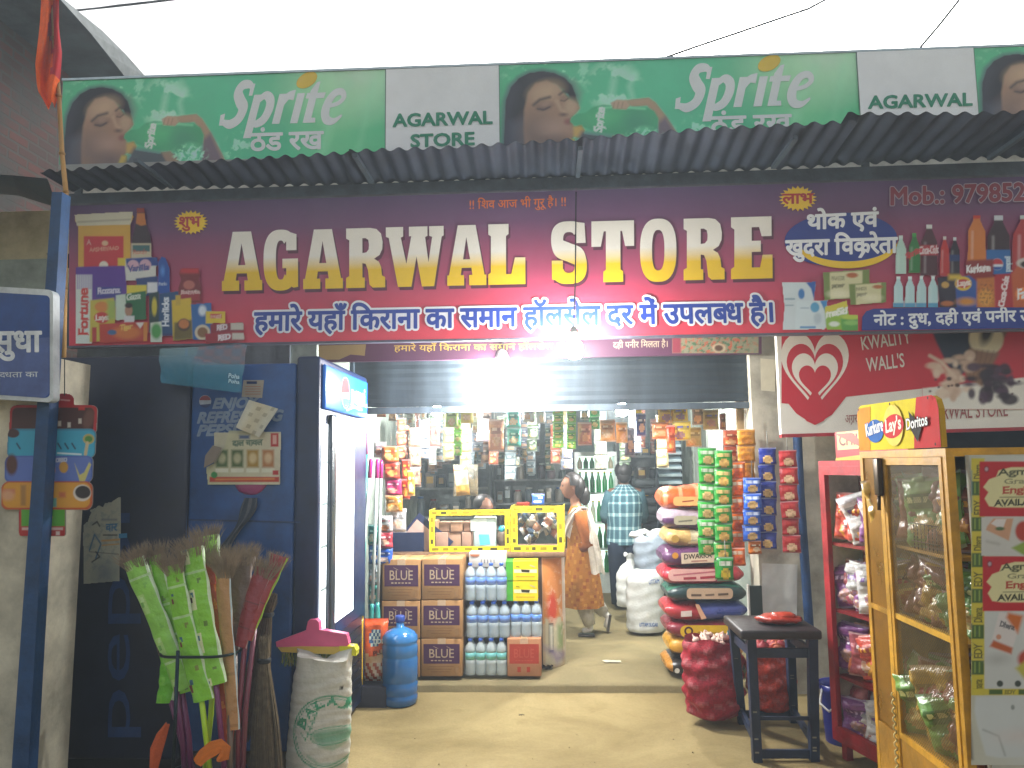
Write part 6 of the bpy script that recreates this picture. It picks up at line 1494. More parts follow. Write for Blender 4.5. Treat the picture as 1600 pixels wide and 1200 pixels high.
# ================================================================== hanging strips of packets
def strip(label, px, y0, y1, Y, wpx, n, colf, cat='packet strip', group=None, th=.03, seed=0, lean=0, alt=None):
    A = onY(px, y0, Y); t = thing('packet_strip', label, cat, (A.x, Y, A.z), group); h = (y1 - y0) / n; w = wpx * Y / F; hz = h * Y / F; r = random.Random(seed + int(px)); src = {}
    for k in range(n):
        c = onY(px + lean * k / n, y0 + h * (k + 1), Y); c.y = Y + r.uniform(-.012, .012); key = 0 if alt is None else k % len(alt)
        cf = colf if alt is None else alt[key]
        if key not in src:
            m = MB('film'); packet(m, T(c, r.uniform(-8, 8)), w, hz, th, cf, 9, 12, seed=seed + k, crimp=.07, wob=.08); o = m.build('packet', t); src[key] = (o, c.copy())
        else:
            o = src[key][0].copy(); COL.objects.link(o); o.parent = t; a = R(r.uniform(-14, 14)); o.rotation_euler = (0, R(r.uniform(-3, 3)), a)
            base = src[key][1] - Vector(t.location); o.location = (c - Vector(t.location)) - o.rotation_euler.to_matrix() @ base
    m = MB('matte', '#8a8a84'); m.tube([A + Vector((0, .012, .0)), A + Vector((0, .012, .12))], .003, n=5); m.build('cord', t)
    return t
def sach(base, top, fig, seed=0):
    b, tp_, f = as_col(base), as_col(top), as_col(fig)
    def cf(u, v):
        if v < .07 or v > .93: return lerp(b, (.7, .7, .7), .3)
        if ((u - .5) / .27) ** 2 + ((v - .3) / .22) ** 2 < 1: return lerp(f, C('#8a5a2c'), .3 * (math.sin(u * 25) * math.sin(v * 30) > 0))
        if v > .62 and .14 < u < .86 and v < .84: return tp_ if int(u * 13) % 2 else lerp(tp_, b, .5)
        return b
    return cf
GRP = 'strips of snack packets hung beside the entrance pillar'
YH = 5.5
strip('green packet strip hanging nearest the rice sacks', 1106, 700, 868, YH, 29, 6, sach('#2f9a32', '#e0ecd8', '#d8b878'), group=GRP, seed=1)
strip('green packet strip with bear shapes, second from the rice sacks', 1131, 704, 905, YH - .05, 27, 7, sach('#2c8a2e', '#d0b070', '#c8a050'), group=GRP, seed=2)
strip('two brick red packets hung above the bear shaped green strip', 1143, 672, 722, YH + .08, 25, 2, design('#b8502c', 4, '#e0b890'), group=GRP, seed=3)
strip('amber packet strip hung at the top beside the pillar', 1166, 671, 748, YH + .05, 27, 3, sach('#c88820', '#a86818', '#b06c18'), group=GRP, seed=4)
strip('orange packet strip between the green and the blue ones', 1153, 722, 884, YH - .02, 23, 6, sach('#e06a1c', '#f0d8c0', '#d84c14'), group=GRP, seed=5)
strip('short strip of royal blue biscuit packets with pale biscuits', 1176, 747, 846, YH - .08, 27, 4, sach('#2458b8', '#c8d4ec', '#d0ac70'), group=GRP, seed=6, th=.04)
strip('navy packet strip with cookie faces left of the red strip', 1200, 700, 858, YH - .02, 26, 6, sach('#1a2c88', '#243898', '#dcb878'), group=GRP, seed=7)
strip('red packet strip with pale figures nearest the blue pipe', 1231, 704, 864, YH - .06, 27, 6, sach('#b02428', '#c83c38', '#e0b890'), group=GRP, seed=8, lean=8)
strip('two small orange packets hung under the royal blue strip', 1180, 846, 866, YH - .04, 20, 1, design('#d8782c', 2), group=GRP, seed=9)
strip('single green packet lowest beside the pillar', 1134, 872, 908, YH - .12, 25, 1, sach('#238a30', '#e8f0e0', '#d8c030'), group=GRP, seed=10)
GL = 'strips of snack packets hung behind the mops'
strip('white and grey packet strip at the top behind the mops', 594, 690, 715, 5.95, 20, 1, design('#c4bcbc', 1, '#8a7080'), group=GL, seed=11)
strip('mixed red and amber packet strip hung behind the mops', 610, 697, 800, 5.9, 27, 4, None, group=GL, seed=12, th=.07, lean=8, alt=[design('#c8642c', 1, '#e8c080'), design('#b8402c', 2, '#e0a060'), design('#a02458', 3, '#e8a0b8'), design('#c0802c', 4, '#f0d8a0')])
strip('thin red packet strip hung right of the mixed strip', 634, 718, 780, 6.1, 14, 2, design('#c04028', 5, '#e8a838'), group=GL, seed=13)
strip('yellow and clear packet hung beside the thin red strip', 642, 735, 775, 6.0, 12, 1, design('#d8a038', 6, '#e8dcc0'), group=GL, seed=14)
strip('blue, red and silver packet strip low behind the mops', 602, 806, 882, 5.8, 24, 3, None, group=GL, seed=15, th=.06, alt=[design('#b8b4b4', 7, '#a83c4c'), design('#a83040', 8, '#d8c0c0'), design('#2c60c0', 9, '#e0e4f0')])
strip('silver white packet hung above the navy carton', 622, 795, 832, 5.95, 26, 1, design('#b8b8b8', 12, '#d8d8d8'), group=GL, seed=16)
strip('teal packets hung low behind the mop poles', 584, 820, 975, 5.7, 18, 5, None, group=GL, seed=17, th=.05, alt=[design('#2c8478', 1, '#a8d0c8'), design('#3a6ca8', 2, '#c8d4dc'), design('#98a8a8', 3, '#d8dcdc')])
# row hanging from the ceiling inside
ROW = 'packets hung from the shop ceiling'
r = random.Random(12)
hang = [
 (596, 636, 652, 6.6, 16, 1, '#9c5c48', '#c8a890', 'brick red packet hung from the ceiling above the fridge corner'),
 (614, 634, 658, 7.0, 14, 1, '#8a7060', '#c0b0a0', 'brown packet hung from the ceiling right of the brick red one'),
 (640, 632, 665, 6.8, 12, 2, '#b8bcb8', '#888c8c', 'narrow white packets hung from the ceiling near the left lamp'),
 (662, 632, 656, 7.0, 9, 1, '#d0d0cc', '#9c9c9c', 'small white card hung beside the left inside lamp'),
 (655, 668, 712, 8.5, 24, 1, '#6c6460', '#8a8480', 'dull brown packet hung deep in the shop at the left'),
 (679, 662, 700, 8.0, 18, 1, '#7c5c54', '#9a8078', 'dull reddish packet hung deep in the shop at the left'),
 (676, 698, 726, 8.0, 12, 1, '#b4b8b8', '#8c9090', 'white card hung low at the left inside the shop'),
 (706, 636, 668, 6.6, 20, 1, '#b4d07c', '#e0e8c0', 'pale green packet hung below the big lamp'),
 (716, 655, 712, 6.9, 13, 3, '#7ac848', '#d0e8a0', 'lime strip of small packets hung below the big lamp'),
 (730, 632, 662, 6.6, 20, 1, '#d8c868', '#f0e8b0', 'pale yellow packet hung below the big lamp'),
 (742, 632, 676, 6.8, 9, 2, '#d8dcd8', '#a8b0b0', 'narrow white strip hung right of the pale yellow packet'),
 (754, 655, 690, 7.6, 20, 2, '#a898a8', '#c8c0c8', 'greyish lilac packets hung behind the white strip'),
 (776, 655, 706, 6.8, 24, 1, '#c88c6c', '#dcb8a0', 'salmon coloured packet hung in the middle'),
 (803, 640, 698, 6.9, 22, 2, '#3c9c8c', '#a0d0c0', 'teal packets hung in the middle'),
 (826, 634, 660, 6.7, 18, 1, '#a8acb0', '#808890', 'silver packet hung in the middle'),
 (845, 632, 662, 6.7, 14, 1, '#b0b4b8', '#d8dcdc', 'white silver packet hung left of the green strips'),
 (872, 634, 700, 6.3, 17, 5, '#7cb838', '#e0e870', 'left one of two lime and yellow sachet strips'),
 (893, 634, 702, 6.3, 15, 5, '#6cac30', '#d8e070', 'right one of two lime and yellow sachet strips'),
 (914, 634, 656, 6.8, 14, 1, '#3c4c4c', '#6a7a78', 'dark packet hung beside the sachet strips'),
 (929, 632, 671, 6.5, 17, 2, '#1f8a48', '#7ac890', 'bright green packets hung left of the right inside lamp'),
 (914, 660, 696, 6.4, 22, 1, '#a8685c', '#d8a090', 'round pinkish bag hung below the dark packet'),
 (950, 656, 690, 6.2, 24, 1, '#d89a58', '#f0d8b0', 'orange cream packet hung under the right inside lamp'),
 (972, 660, 692, 6.3, 18, 1, '#d8a860', '#f0dcc0', 'pale orange packet hung under the right inside lamp'),
 (984, 668, 714, 6.9, 16, 1, '#4c3c58', '#7a6478', 'dark purple packet hung below the right inside lamp'),
 (1002, 646, 682, 6.2, 16, 1, '#3c4c8c', '#d0d4e0', 'blue and white packet hung right of the right inside lamp'),
 (998, 634, 646, 6.2, 10, 1, '#e0c820', '#f0e060', 'tiny yellow packet hung above the blue and white one'),
 (1040, 630, 662, 6.0, 24, 1, '#d8b040', '#5c5ca8', 'yellow packet with a violet name panel, left of the pair'),
 (1063, 634, 660, 6.0, 24, 1, '#d8b83c', '#5c5ca8', 'yellow packet with a violet name panel, upper one at the right'),
 (1066, 658, 688, 5.95, 28, 1, '#d8b848', '#6060a8', 'yellow packet with a violet name panel, lower one at the right'),
 (1032, 660, 686, 6.0, 26, 1, '#d8844c', '#f0c8a0', 'orange packet hung below the yellow pair'),
 (1049, 665, 708, 5.9, 14, 1, '#c8461c', '#e07848', 'red orange tall packet hung below the yellow pair'),
 (1084, 668, 698, 6.1, 24, 1, '#b09858', '#d0c090', 'tan packet hung below the lower yellow one'),
 (1092, 632, 664, 6.3, 20, 1, '#6a5844', '#98846c', 'brown packet hung near the right shop wall'),
 (1111, 640, 672, 6.1, 24, 1, '#a08c58', '#5c5c90', 'dull yellow packet hung near the right shop wall'),
 (1130, 646, 672, 6.2, 10, 1, '#7c4838', '#a07060', 'small dark red packet hung nearest the right shop wall')]
for k, (px, y0, y1, Y, w, n_, c, a, lb) in enumerate(hang):
    strip(lb, px, y0, y1, Y, w, n_, design(c, k, a), group=ROW, seed=30 + k, th=.04)
deep = []
for k in range(7):
    c, a = (('#7c8478', '#a8a898'), ('#5c7058', '#90a080'), ('#8c6c5c', '#b89c88'), ('#6c7484', '#a0a4ac'), ('#98885c', '#c0b080'), ('#84949c', '#b4c0c4'), ('#a05840', '#c89070'))[k]
    deep.append(strip('dull packet strip hanging deep in the shop behind the front row', 640 + 60 * k, 640, 700 + 12 * (k % 3), 8.4, 17, 3 + k % 2, design(c, 70 + k, a), group='dull strips deep in the shop', seed=70 + k, th=.04))
r = random.Random(77)
for k in range(58):
    Y = r.uniform(7.4, 9.6); px = r.choice((r.uniform(600, 900), r.uniform(600, 1140))); o = dup(r.choice(deep), onY(px, r.uniform(628, 672), Y), R(r.uniform(-30, 30)))
cb2 = thing('clear_packet', 'clear packet of amber snacks hung inside above the long glass case', 'packet', onY(724, 775, 7.4), None)
m = MB('clearbag'); packet(m, T(onY(728, 775, 7.4)), .24, .3, .08, lambda u, v: C('#8a8474') if v > .5 else C('#a89878'), 10, 12, mat='clearbag'); m.build('bag', cb2)
m = MB('film'); packet(m, T(onY(724, 774, 7.36), 0, 0, -6), .13, .28, .05, lambda u, v: C('#c89440') if v < .4 else (C('#d8c8a8') if v < .85 else C('#c86848')), 8, 12); m.build('filling', cb2)

# ================================================================== shelves, back fridge and goods deep in the shop
def shelf(label, x0, y0, x1, y1, Y, d, nsh, c, items, seed, group):
    c = lerp(as_col(c), C('#a8b0a8'), .3)
    A, B = onY(x0, y1, Y), onY(x1, y0, Y); z0, z1 = FZ, B.z
    t = thing('shelf_unit', label, 'shelf', ((A.x + B.x) / 2, Y, FZ)); r = random.Random(seed)
    m = MB('oldpaint', c); m.box((A.x, Y + d - .02, z0), (B.x, Y + d, z1))
    m.box((A.x, Y, z0), (A.x + .025, Y + d - .021, z1)); m.box((B.x - .025, Y, z0), (B.x, Y + d - .021, z1)); m.build('case', t)
    for k in range(nsh):
        z = z0 + (z1 - z0) * (k + .35) / nsh
        m = MB('oldpaint', lerp(as_col(c), (1, 1, 1), .12)); m.box((A.x + .026, Y, z), (B.x - .026, Y + d - .021, z + .025)); m.build('board', t)
        if z < .75: continue
        x = A.x + .06; top = (z1 - z0) / nsh * .72
        while x < B.x - .1:
            w = r.uniform(.07, .13); h = r.uniform(.5, 1) * top; cc = r.choice(items)
            m = MB('plastic', cc)
            if r.random() < .5:
                m.lathe((x + w / 2, Y + .1, z + .026), [(w * .42, 0), (w * .45, .01), (w * .45, h * .75), (w * .3, h * .86), (w * .3, h * .9)], n=10); m.lathe((x + w / 2, Y + .1, z + .026 + h * .9), [(w * .33, 0), (w * .33, h * .1)], r.choice(('#8a2c28', '#2c5a8a', '#c8c8c0')), n=10)
                nm, lb = 'jar', 'small jar'
            else:
                m.rbox((x, Y + .03, z + .026), (x + w * .95, Y + .16, z + .026 + h), .004); bb = boardY(Y + .03); bb.step = .001; o = bb.up()
                m.face([bb.at(q, o) for q in ((x + w * .12, z + .026 + h * .3), (x + w * .83, z + .026 + h * .3), (x + w * .83, z + .026 + h * .75), (x + w * .12, z + .026 + h * .75))], r.choice(('#d8d0c0', '#c8a040', '#a8b4b8'))); nm, lb = 'goods_box', 'small packed box'
            single(m, nm, f'{lb} on the {group}', nm.split('_')[-1], f'goods on the {group}'); x += w + r.uniform(.01, .06)
dk = ['#4c5a60', '#6a5a4c', '#3c4c48', '#7c7468', '#5a4444', '#54646c', '#8a8478', '#44504c']
shelf('dark wall shelf behind the woman with rows of jars', 770, 690, 900, 850, 10.2, .3, 6, '#36423f', dk, 1, 'dark back shelf')
shelf('grey wall shelf deep at the left with packed goods', 640, 690, 765, 850, 10.0, .3, 5, '#5c6866', dk + ['#8a9490', '#a09c90'], 2, 'grey back shelf')
shelf('dark shelf right of the back fridge', 965, 690, 1060, 850, 10.2, .3, 6, '#2c3638', ['#2c3640', '#3c3c44', '#4c4038', '#3a4850'], 3, 'shelf beside the back fridge')
# folded dark sacks beside the man
for k in range(6):
    m = MB('woven', '#30383c'); A, B = onY(992, 760 + k * 14, 9.0), onY(1036, 748 + k * 14, 9.0); 
    rr_ = []; m.rbox((A.x, 9.0, A.z), (B.x + .02 * (k % 2), 9.4, B.z - .004), .03, ('#3a4244', '#2c3438', '#343c40')[k % 3], seg=3)
    if k == 5: base_z = A.z
    single(m, 'folded_sack', 'folded dark sack in the pile right of the man', 'sack', 'folded dark sacks right of the man')
m = MB('wood', '#3c3830'); A, B = onY(990, 832, 9.0), onY(1038, 830, 9.0); m.box((A.x, 9.0, FZ), (B.x + .02, 9.4, base_z - .004)); single(m, 'storage_chest', 'dark wooden chest under the pile of folded sacks', 'chest')
# wire basket rack
br = thing('basket_rack', 'dark blue rack of slanted trays near the right shop wall', 'rack', (onY(1046, 750, 8.2).x, 8.2, FZ))
A, B = onY(1030, 756, 8.2), onY(1064, 698, 8.2)
for k in range(6):
    z = A.z + (B.z - A.z) * k / 5; m = MB('oldpaint', '#5c7078'); M = T((A.x, 8.2, z), 0, 25); m.box((0, 0, 0), (B.x - A.x, .2, .012), M=M); m.box((0, -.006, 0), (B.x - A.x, 0, .028), '#94a4a8', M=M); m.build('tray', br)
m = MB('oldpaint', '#24303c'); m.box((A.x - .02, 8.3, FZ), (A.x - .001, 8.33, B.z + .1)); m.build('post', br)
m = MB('oldpaint', '#24303c'); m.box((B.x + .001, 8.3, FZ), (B.x + .02, 8.33, B.z + .1)); m.build('post', br)
# ribbed sheet covering the right shop wall
m = MB('tin', '#8c968c'); rows = [[], []]
for k in range(161):
    y = 5.95 + 2.6 * k / 160; x = PIL_L + .085 + .012 * math.sin(k * 1.25)
    rows[0].append((x, y, .9)); rows[1].append((x, y, 2.6))
m.grid(rows[::-1]); single(m, 'ribbed_sheet', 'grey green ribbed metal sheet on the right shop wall', 'sheet')
m = MB('wood', '#c8a878'); A, B = onY(1150, 672, 6.0), onY(1161, 632, 6.0); m.box((A.x, 5.95, 1.6), (B.x, 5.99, 2.6)); single(m, 'wooden_batten', 'pale wooden batten standing inside by the pillar', 'batten')
# back fridge
bf = thing('bottle_fridge', 'lit glass fridge of green bottles at the back of the shop', 'fridge', (onY(932, 900, 9.6).x, 9.6, FZ))
A, B = onY(905, 897, 9.6), onY(960, 712, 9.6)
m = MB('plastic', '#c8d0cc')
for (lo, hi) in (((A.x - .03, 9.6, FZ), (A.x, 10.1, B.z + .05)), ((B.x, 9.6, FZ), (B.x + .03, 10.1, B.z + .05)), ((A.x, 9.6, B.z), (B.x, 10.1, B.z + .05)), ((A.x, 9.6, FZ), (B.x, 10.1, A.z))): m.box(lo, hi)
m.build('body', bf)
m = MB('lit_panel', '#b8d0c4'); m.box((A.x + .001, 10.05, A.z + .001), (B.x - .001, 10.09, B.z - .001), mat='lit_white'); m.build('lit_back', bf)
zs = [A.z + .001, A.z + .3, A.z + .62, A.z + .98, A.z + 1.28]
for z in zs[1:]:
    m = MB('plastic', '#dce4e0'); m.box((A.x + .001, 9.64, z - .02), (B.x - .001, 10.04, z - .002)); m.build('shelf', bf)
m = MB('glass'); m.box((A.x + .001, 9.605, A.z + .001), (B.x - .001, 9.61, B.z - .001)); m.build('door_glass', bf)
r = random.Random(2)
for si, z in enumerate(zs[:-1] if B.z - zs[-1] < .15 else zs):
    for k in range(6):
        h = min(.26, (B.z - z) * .9 if si == len(zs) - 1 else .26); x = A.x + .04 + (B.x - A.x - .08) * k / 5
        c = '#148a44' if si in (0, 1, 3) else r.choice(('#c8d0b8', '#148a44', '#b8a888')); m = MB('plastic', c)
        m.lathe((x, 9.75, z), [(.03, 0), (.032, .02), (.032, h * .55), (.013, h * .85), (.013, h * .93)], c, n=10); m.lathe((x, 9.75, z + h * .93), [(.015, 0), (.015, h * .07)], '#d8c838', n=8)
        single(m, 'bottle', 'green or pale bottle standing in the lit back fridge', 'bottle', 'bottles in the lit back fridge')
# ================================================================== sacks of rice, sugar and onions
def lying_sack(label, x0, y0, x1, y1, Y, d, colf, group, seed, txt=()):
    A, B = onY(x0, y1, Y), onY(x1, y0, Y); w, h = B.x - A.x, B.z - A.z; r = random.Random(seed); ph = [r.uniform(0, 6) for _ in range(4)]
    m = MB('film'); rows = []; NU, NA = 44, 28
    for i in range(NU + 1):
        u = i / NU; e = max(.1, 1 - abs(2 * u - 1) ** 7) ** .5
        row = []
        for j in range(NA):
            a = 2 * math.pi * j / NA; ca, sa = math.cos(a), math.sin(a)
            yy = math.copysign(abs(ca) ** .55, ca) * d / 2 * (.7 + .3 * e); zz = math.copysign(abs(sa) ** .75, sa) * h / 2 * e * (1 + .05 * math.sin(u * 9 + ph[0] + a * 2) + .03 * math.sin(u * 23 + ph[1]))
            row.append((A.x + w * u, Y + d / 2 - yy, A.z + h / 2 + zz + .008 * math.sin(u * 6 + ph[2])))
        rows.append(row)
    m.grid(rows, lambda i, j: colf((i + .5) / NU, .5 + .5 * math.sin(2 * math.pi * (j + .5) / NA)), wrap=True)
    m.iface([m.vert(q) for q in rows[0]], colf(0, .5)); m.iface([m.vert(q) for q in rows[-1]][::-1], colf(1, .5))
    b = boardY(Y - .004)
    for (kind, *arg) in txt:
        if kind == 'p': pr_poly(m, b, arg[0], arg[1], mat='paper')
        elif kind == 't': pr_text(m, b, *arg[:5], arg[5], mat='paper')
        else: pr_line(m, b, *arg, mat='paper')
    return single(m, 'rice_bag', label, 'sack', group)
RG = 'rice bags piled beside the pillar'
lying_sack('black rice bag with a pale oval, lowest in the pile', 1044, 1029, 1168, 1056, 5.8, .45, lambda u, v: C('#2c2624') if u > .06 else C('#b87c28'), RG, 1, [('p', rr(1067, 1036, 1090, 1052, 7), '#b8b4a8'), ('p', ell(1058, 1048, 4, 4), '#d8d4c8')])
lying_sack('yellow rice bag with a dark lower edge, second from the floor', 1048, 997, 1166, 1031, 5.8, .45, lambda u, v: C('#c8922c') if v > .25 else C('#4a3424'), RG, 2, [('p', rr(1068, 1015, 1096, 1022, 3), '#e0c890')])
lying_sack('maroon rice bag with a long yellow label', 1044, 970, 1164, 1000, 5.8, .45, lambda u, v: C('#7c2230'), RG, 3, [('p', rr(1063, 977, 1154, 996, 9), '#d8b020'), ('p', ell(1076, 986, 7, 7), '#4a2020'), ('p', ell(1076, 986, 4, 4), '#d8b020'), ('l', [(1090, 988), (1134, 990)], .012, '#a8801c'), ('p', [(1136, 985), (1144, 985), (1144, 992), (1136, 992)], '#3a9cb0')])
lying_sack('rice bag half red and half violet blue', 1041, 941, 1170, 972, 5.8, .45, lambda u, v: C('#a82a32') if u < .38 + .12 * (1 - v) else C('#4c58a0'), RG, 4, [('p', [(1064, 955), (1081, 954), (1081, 963), (1064, 964)], '#d8c8c0'), ('p', [(1086, 944), (1092, 944), (1104, 966), (1096, 968)], '#d8a888'), ('l', [(1120, 958), (1158, 958)], .014, '#34407c')])
lying_sack('dark green black rice bag with a beige label', 1045, 912, 1168, 943, 5.78, .45, lambda u, v: C('#1c3434') if v < .8 else C('#2c6c58'), RG, 5, [('p', rr(1073, 919, 1145, 936, 6), '#c0a488'), ('l', [(1080, 930), (1096, 930)], .016, '#5c4838'), ('l', [(1102, 930), (1116, 929)], .014, '#6c5848'), ('l', [(1122, 929), (1138, 928)], .016, '#5c4838')])
lying_sack('crimson rice bag with a pink cream label', 1037, 884, 1164, 916, 5.8, .45, lambda u, v: C('#b82838'), RG, 6, [('p', rr(1044, 889, 1122, 908, 8), '#dca8a0'), ('l', [(1052, 899), (1118, 893)], .012, '#b86870'), ('l', [(1068, 904), (1088, 903)], .018, '#a03440'), ('l', [(1094, 903), (1118, 901)], .018, '#a03440')])
lying_sack('purple brown rice bag with a cream label and dark lettering', 1037, 853, 1152, 887, 5.8, .45, lambda u, v: C('#5a3058'), RG, 7, [('p', [(1064, 864), (1150, 861), (1150, 877), (1065, 881)], '#d4c0a8'), ('t', 'DWARKA', (1069, 874), (1112, 871), (1069, 866), '#3c2c28', .02), ('l', [(1080, 877), (1105, 876)], .01, '#a87868'), ('p', ell(1055, 868, 5, 5), '#c8882c')])
lying_sack('cream tan rice bag above the purple brown one', 1041, 825, 1136, 857, 5.82, .42, lambda u, v: C('#c8a468') if u < .4 else C('#c8bc9c'), RG, 8, [('p', ell(1055, 842, 6, 6), '#a8843c'), ('l', [(1075, 848), (1110, 846)], .014, '#a89068')])
lying_sack('clear wrapped purple rice bag with a dull label', 1037, 793, 1128, 829, 5.82, .42, lambda u, v: C('#56305c') if v < .45 else C('#a898a4'), RG, 9, [('p', rr(1053, 806, 1090, 820, 5), '#a8a088'), ('l', [(1060, 815), (1082, 813)], .012, '#6c6858')])
lying_sack('shiny orange rice bag, topmost in the pile', 1034, 759, 1120, 796, 5.82, .42, lambda u, v: C('#d0541c') if math.sin(u * 22) < .7 else C('#e0845c'), RG, 10, [('p', rr(1052, 776, 1100, 790, 5), '#d8a060'), ('l', [(1066, 784), (1084, 782)], .01, '#8c3c18')])
# a white sheet and a dark panel standing right of the pile
m = MB('card', '#3a4444'); A, B = onY(1172, 968, 5.62), onY(1189, 915, 5.62); m.box((A.x, 5.6, .0), (B.x, 5.63, B.z), '#38423f'); m.box((A.x - .012, 5.596, .0), (A.x - .0005, 5.634, B.z + .01), '#c8c8c0'); single(m, 'leaning_board', 'dark board with a white edge standing between the rice bags and the pillar', 'board')

def standing_sack(name, label, cx, ybot, ytop, wpx, Y, c, mat, seed, group=None, top='gather', txt=(), dpt=.7, bump=.01):
    B = onY(cx, ybot, Y); zb = max(B.z, FZ if Y > STEP_Y else 0.0); zt = onY(cx, ytop, Y).z; w = wpx * Y / F / 2; r = random.Random(seed); ph = [r.uniform(0, 6) for _ in range(5)]
    m = MB(mat, c); rows = []; NR, NC = 40, 40; cc = as_col(c)
    for i in range(NR + 1):
        s = i / NR; z = zb + (zt - zb) * s
        if top == 'gather': f = np.interp(s, [0, .04, .3, .62, .76, .86, .93, 1], [.9, 1, 1.02, .95, .7, .28, .3, .46])
        elif top == 'flat': f = np.interp(s, [0, .05, .4, .85, .95, 1], [.9, 1, 1.02, .98, .86, .7])
        else: f = np.interp(s, [0, .06, .35, .7, .9, 1], [.55, .85, 1.05, 1.02, .93, .88])
        row = []
        for j in range(NC):
            a = 2 * math.pi * j / NC; q = w * f * (1 + bump * 3 * math.sin(a * 4 + z * 14 + ph[0]) + bump * 2 * math.sin(a * 9 - z * 30 + ph[1]) + bump * 2.5 * math.sin(z * 60 + ph[2] + 2 * math.sin(a * 2)))
            row.append((B.x + q * math.cos(a), Y + w * dpt + q * dpt * math.sin(a), z + (.02 * math.sin(a * 3 + ph[3]) if i == NR else 0)))
        rows.append(row)
    m.grid(rows, (lambda i, j: lerp(cc, C('#d8a0a0'), .35 * max(0, math.sin(i * .75 + 1.3 * math.sin(j * .8)) * math.sin(j * .95 + i * .2)) ** 1.5)) if top == 'open' else None, wrap=True)
    if top == 'open':
        m.grid([rows[-1], [(B.x + (q[0] - B.x) * .85, Y + w * dpt + (q[1] - Y - w * dpt) * .85, zt - .03) for q in rows[-1]]], lambda i, j: lerp(cc, (0, 0, 0), .3), wrap=True)
        m.iface([m.vert((B.x + (q[0] - B.x) * .84, Y + w * dpt + (q[1] - Y - w * dpt) * .84, zt - .035)) for q in rows[-1]], lerp(cc, (0, 0, 0), .4))
    else: m.iface([m.vert(q) for q in rows[-1]], c)
    b = boardY(Y + w * dpt - w * dpt * 1.07)
    for (kind, *arg) in txt:
        if kind == 'p': pr_poly(m, b, arg[0], arg[1], mat='paper')
        elif kind == 't': pr_text(m, b, *arg[:5], arg[5], mat='paper')
    o = single(m, name, label, 'sack', group); return o, B.x, Y + w * dpt, zt, w
standing_sack('sugar_sack', 'white sugar sack with blue lettering standing left of the rice bags', 1012, 990, 896, 58, 7.2, '#c8ccca', 'woven', 1, bump=.005, top='flat', txt=[('t', 'UTTAM SUGAR', (999, 979), (1028, 979), (999, 973), '#3a5a94', .03), ('t', 'UTTAM', (1014, 913), (1030, 911), (1014, 906), '#4a6498', .03)])
standing_sack('knotted_sack', 'white sack with a knotted top behind the sugar sack', 990, 950, 868, 48, 7.75, '#c4c6c2', 'woven', 2, top='gather')
standing_sack('clear_sack', 'open clear sack of grey blue grain behind the sugar sack', 1020, 905, 838, 52, 7.5, '#8c98a4', 'woven', 3, top='flat')
m = MB('woven', '#c8cac6'); A = onY(1020, 836, 7.5)
for k in range(5): m.blob(A + Vector((-.14 + .07 * k, .15 + .02 * (k % 2), -.01 + .02 * (k % 2))), (.07, .08, .035), '#c8cac6', bump=.18)
single(m, 'white_bundle', 'crumpled white plastic bundle lying on the clear sack', 'bundle')

# onions and garlic in red net sacks
def net_sack(label, cx, ybot, ytop, wpx, Y, c, seed):
    o, x, y, zt, w = standing_sack('net_sack', label, cx, ybot, ytop, wpx, Y, c, 'mesh_cloth', seed, 'red net sacks by the stool', top='open', dpt=.75, bump=.022)
    return x, y, zt, w
x, y, zt, w = net_sack('red net sack of garlic standing before the rice bags', 1124, 1132, 1006, 88, 4.95, '#a01a2c', 4)
r = random.Random(6)
bulb0 = None
for k in range(16):
    a = r.uniform(0, 6.28); q = w * .72 * r.random() ** .5; c = Vector((x + q * math.cos(a), y + q * .75 * math.sin(a), zt - .015 + .03 * (1 - q / w) + r.uniform(0, .012))); s = r.uniform(.02, .028)
    if bulb0 is None:
        m = MB('skin', '#d8b8a8'); m.lathe((0, 0, -.02), [(.004, 0), (.017, .004), (.024, .016), (.02, .028), (.008, .036), (.004, .048), (.003, .056)], n=12); bulb0 = m.build('garlic_bulb', origin=(0, 0, 0)); o = bulb0
    else: o = bulb0.copy(); COL.objects.link(o)
    o.location = c; o.scale = (s / .024,) * 3; o.rotation_euler = (r.uniform(-.8, .8), r.uniform(-.8, .8), r.uniform(0, 6)); tag(o, 'pale pink garlic bulb in the open top of the red net sack', 'garlic', 'garlic bulbs in the red net sack')
x, y, zt, w = net_sack('red orange net sack of onions behind the stool', 1214, 1118, 1012, 66, 5.0, '#b4341e', 5)
for k in range(12):
    a = r.uniform(0, 6.28); q = w * .7 * r.random() ** .5; m = MB('skin', '#9c3a34'); c = Vector((x + q * math.cos(a), y + q * .75 * math.sin(a), zt - .005)); m.lathe(c - Vector((0, 0, .03)), [(.004, 0), (.03, .012), (.038, .03), (.028, .048), (.008, .058), (.005, .066)], r.choice(('#a03c3c', '#b05a40', '#8c2c34')), n=12)
    single(m, 'onion', 'red onion in the open net sack behind the stool', 'onion', 'onions in the net sack behind the stool')

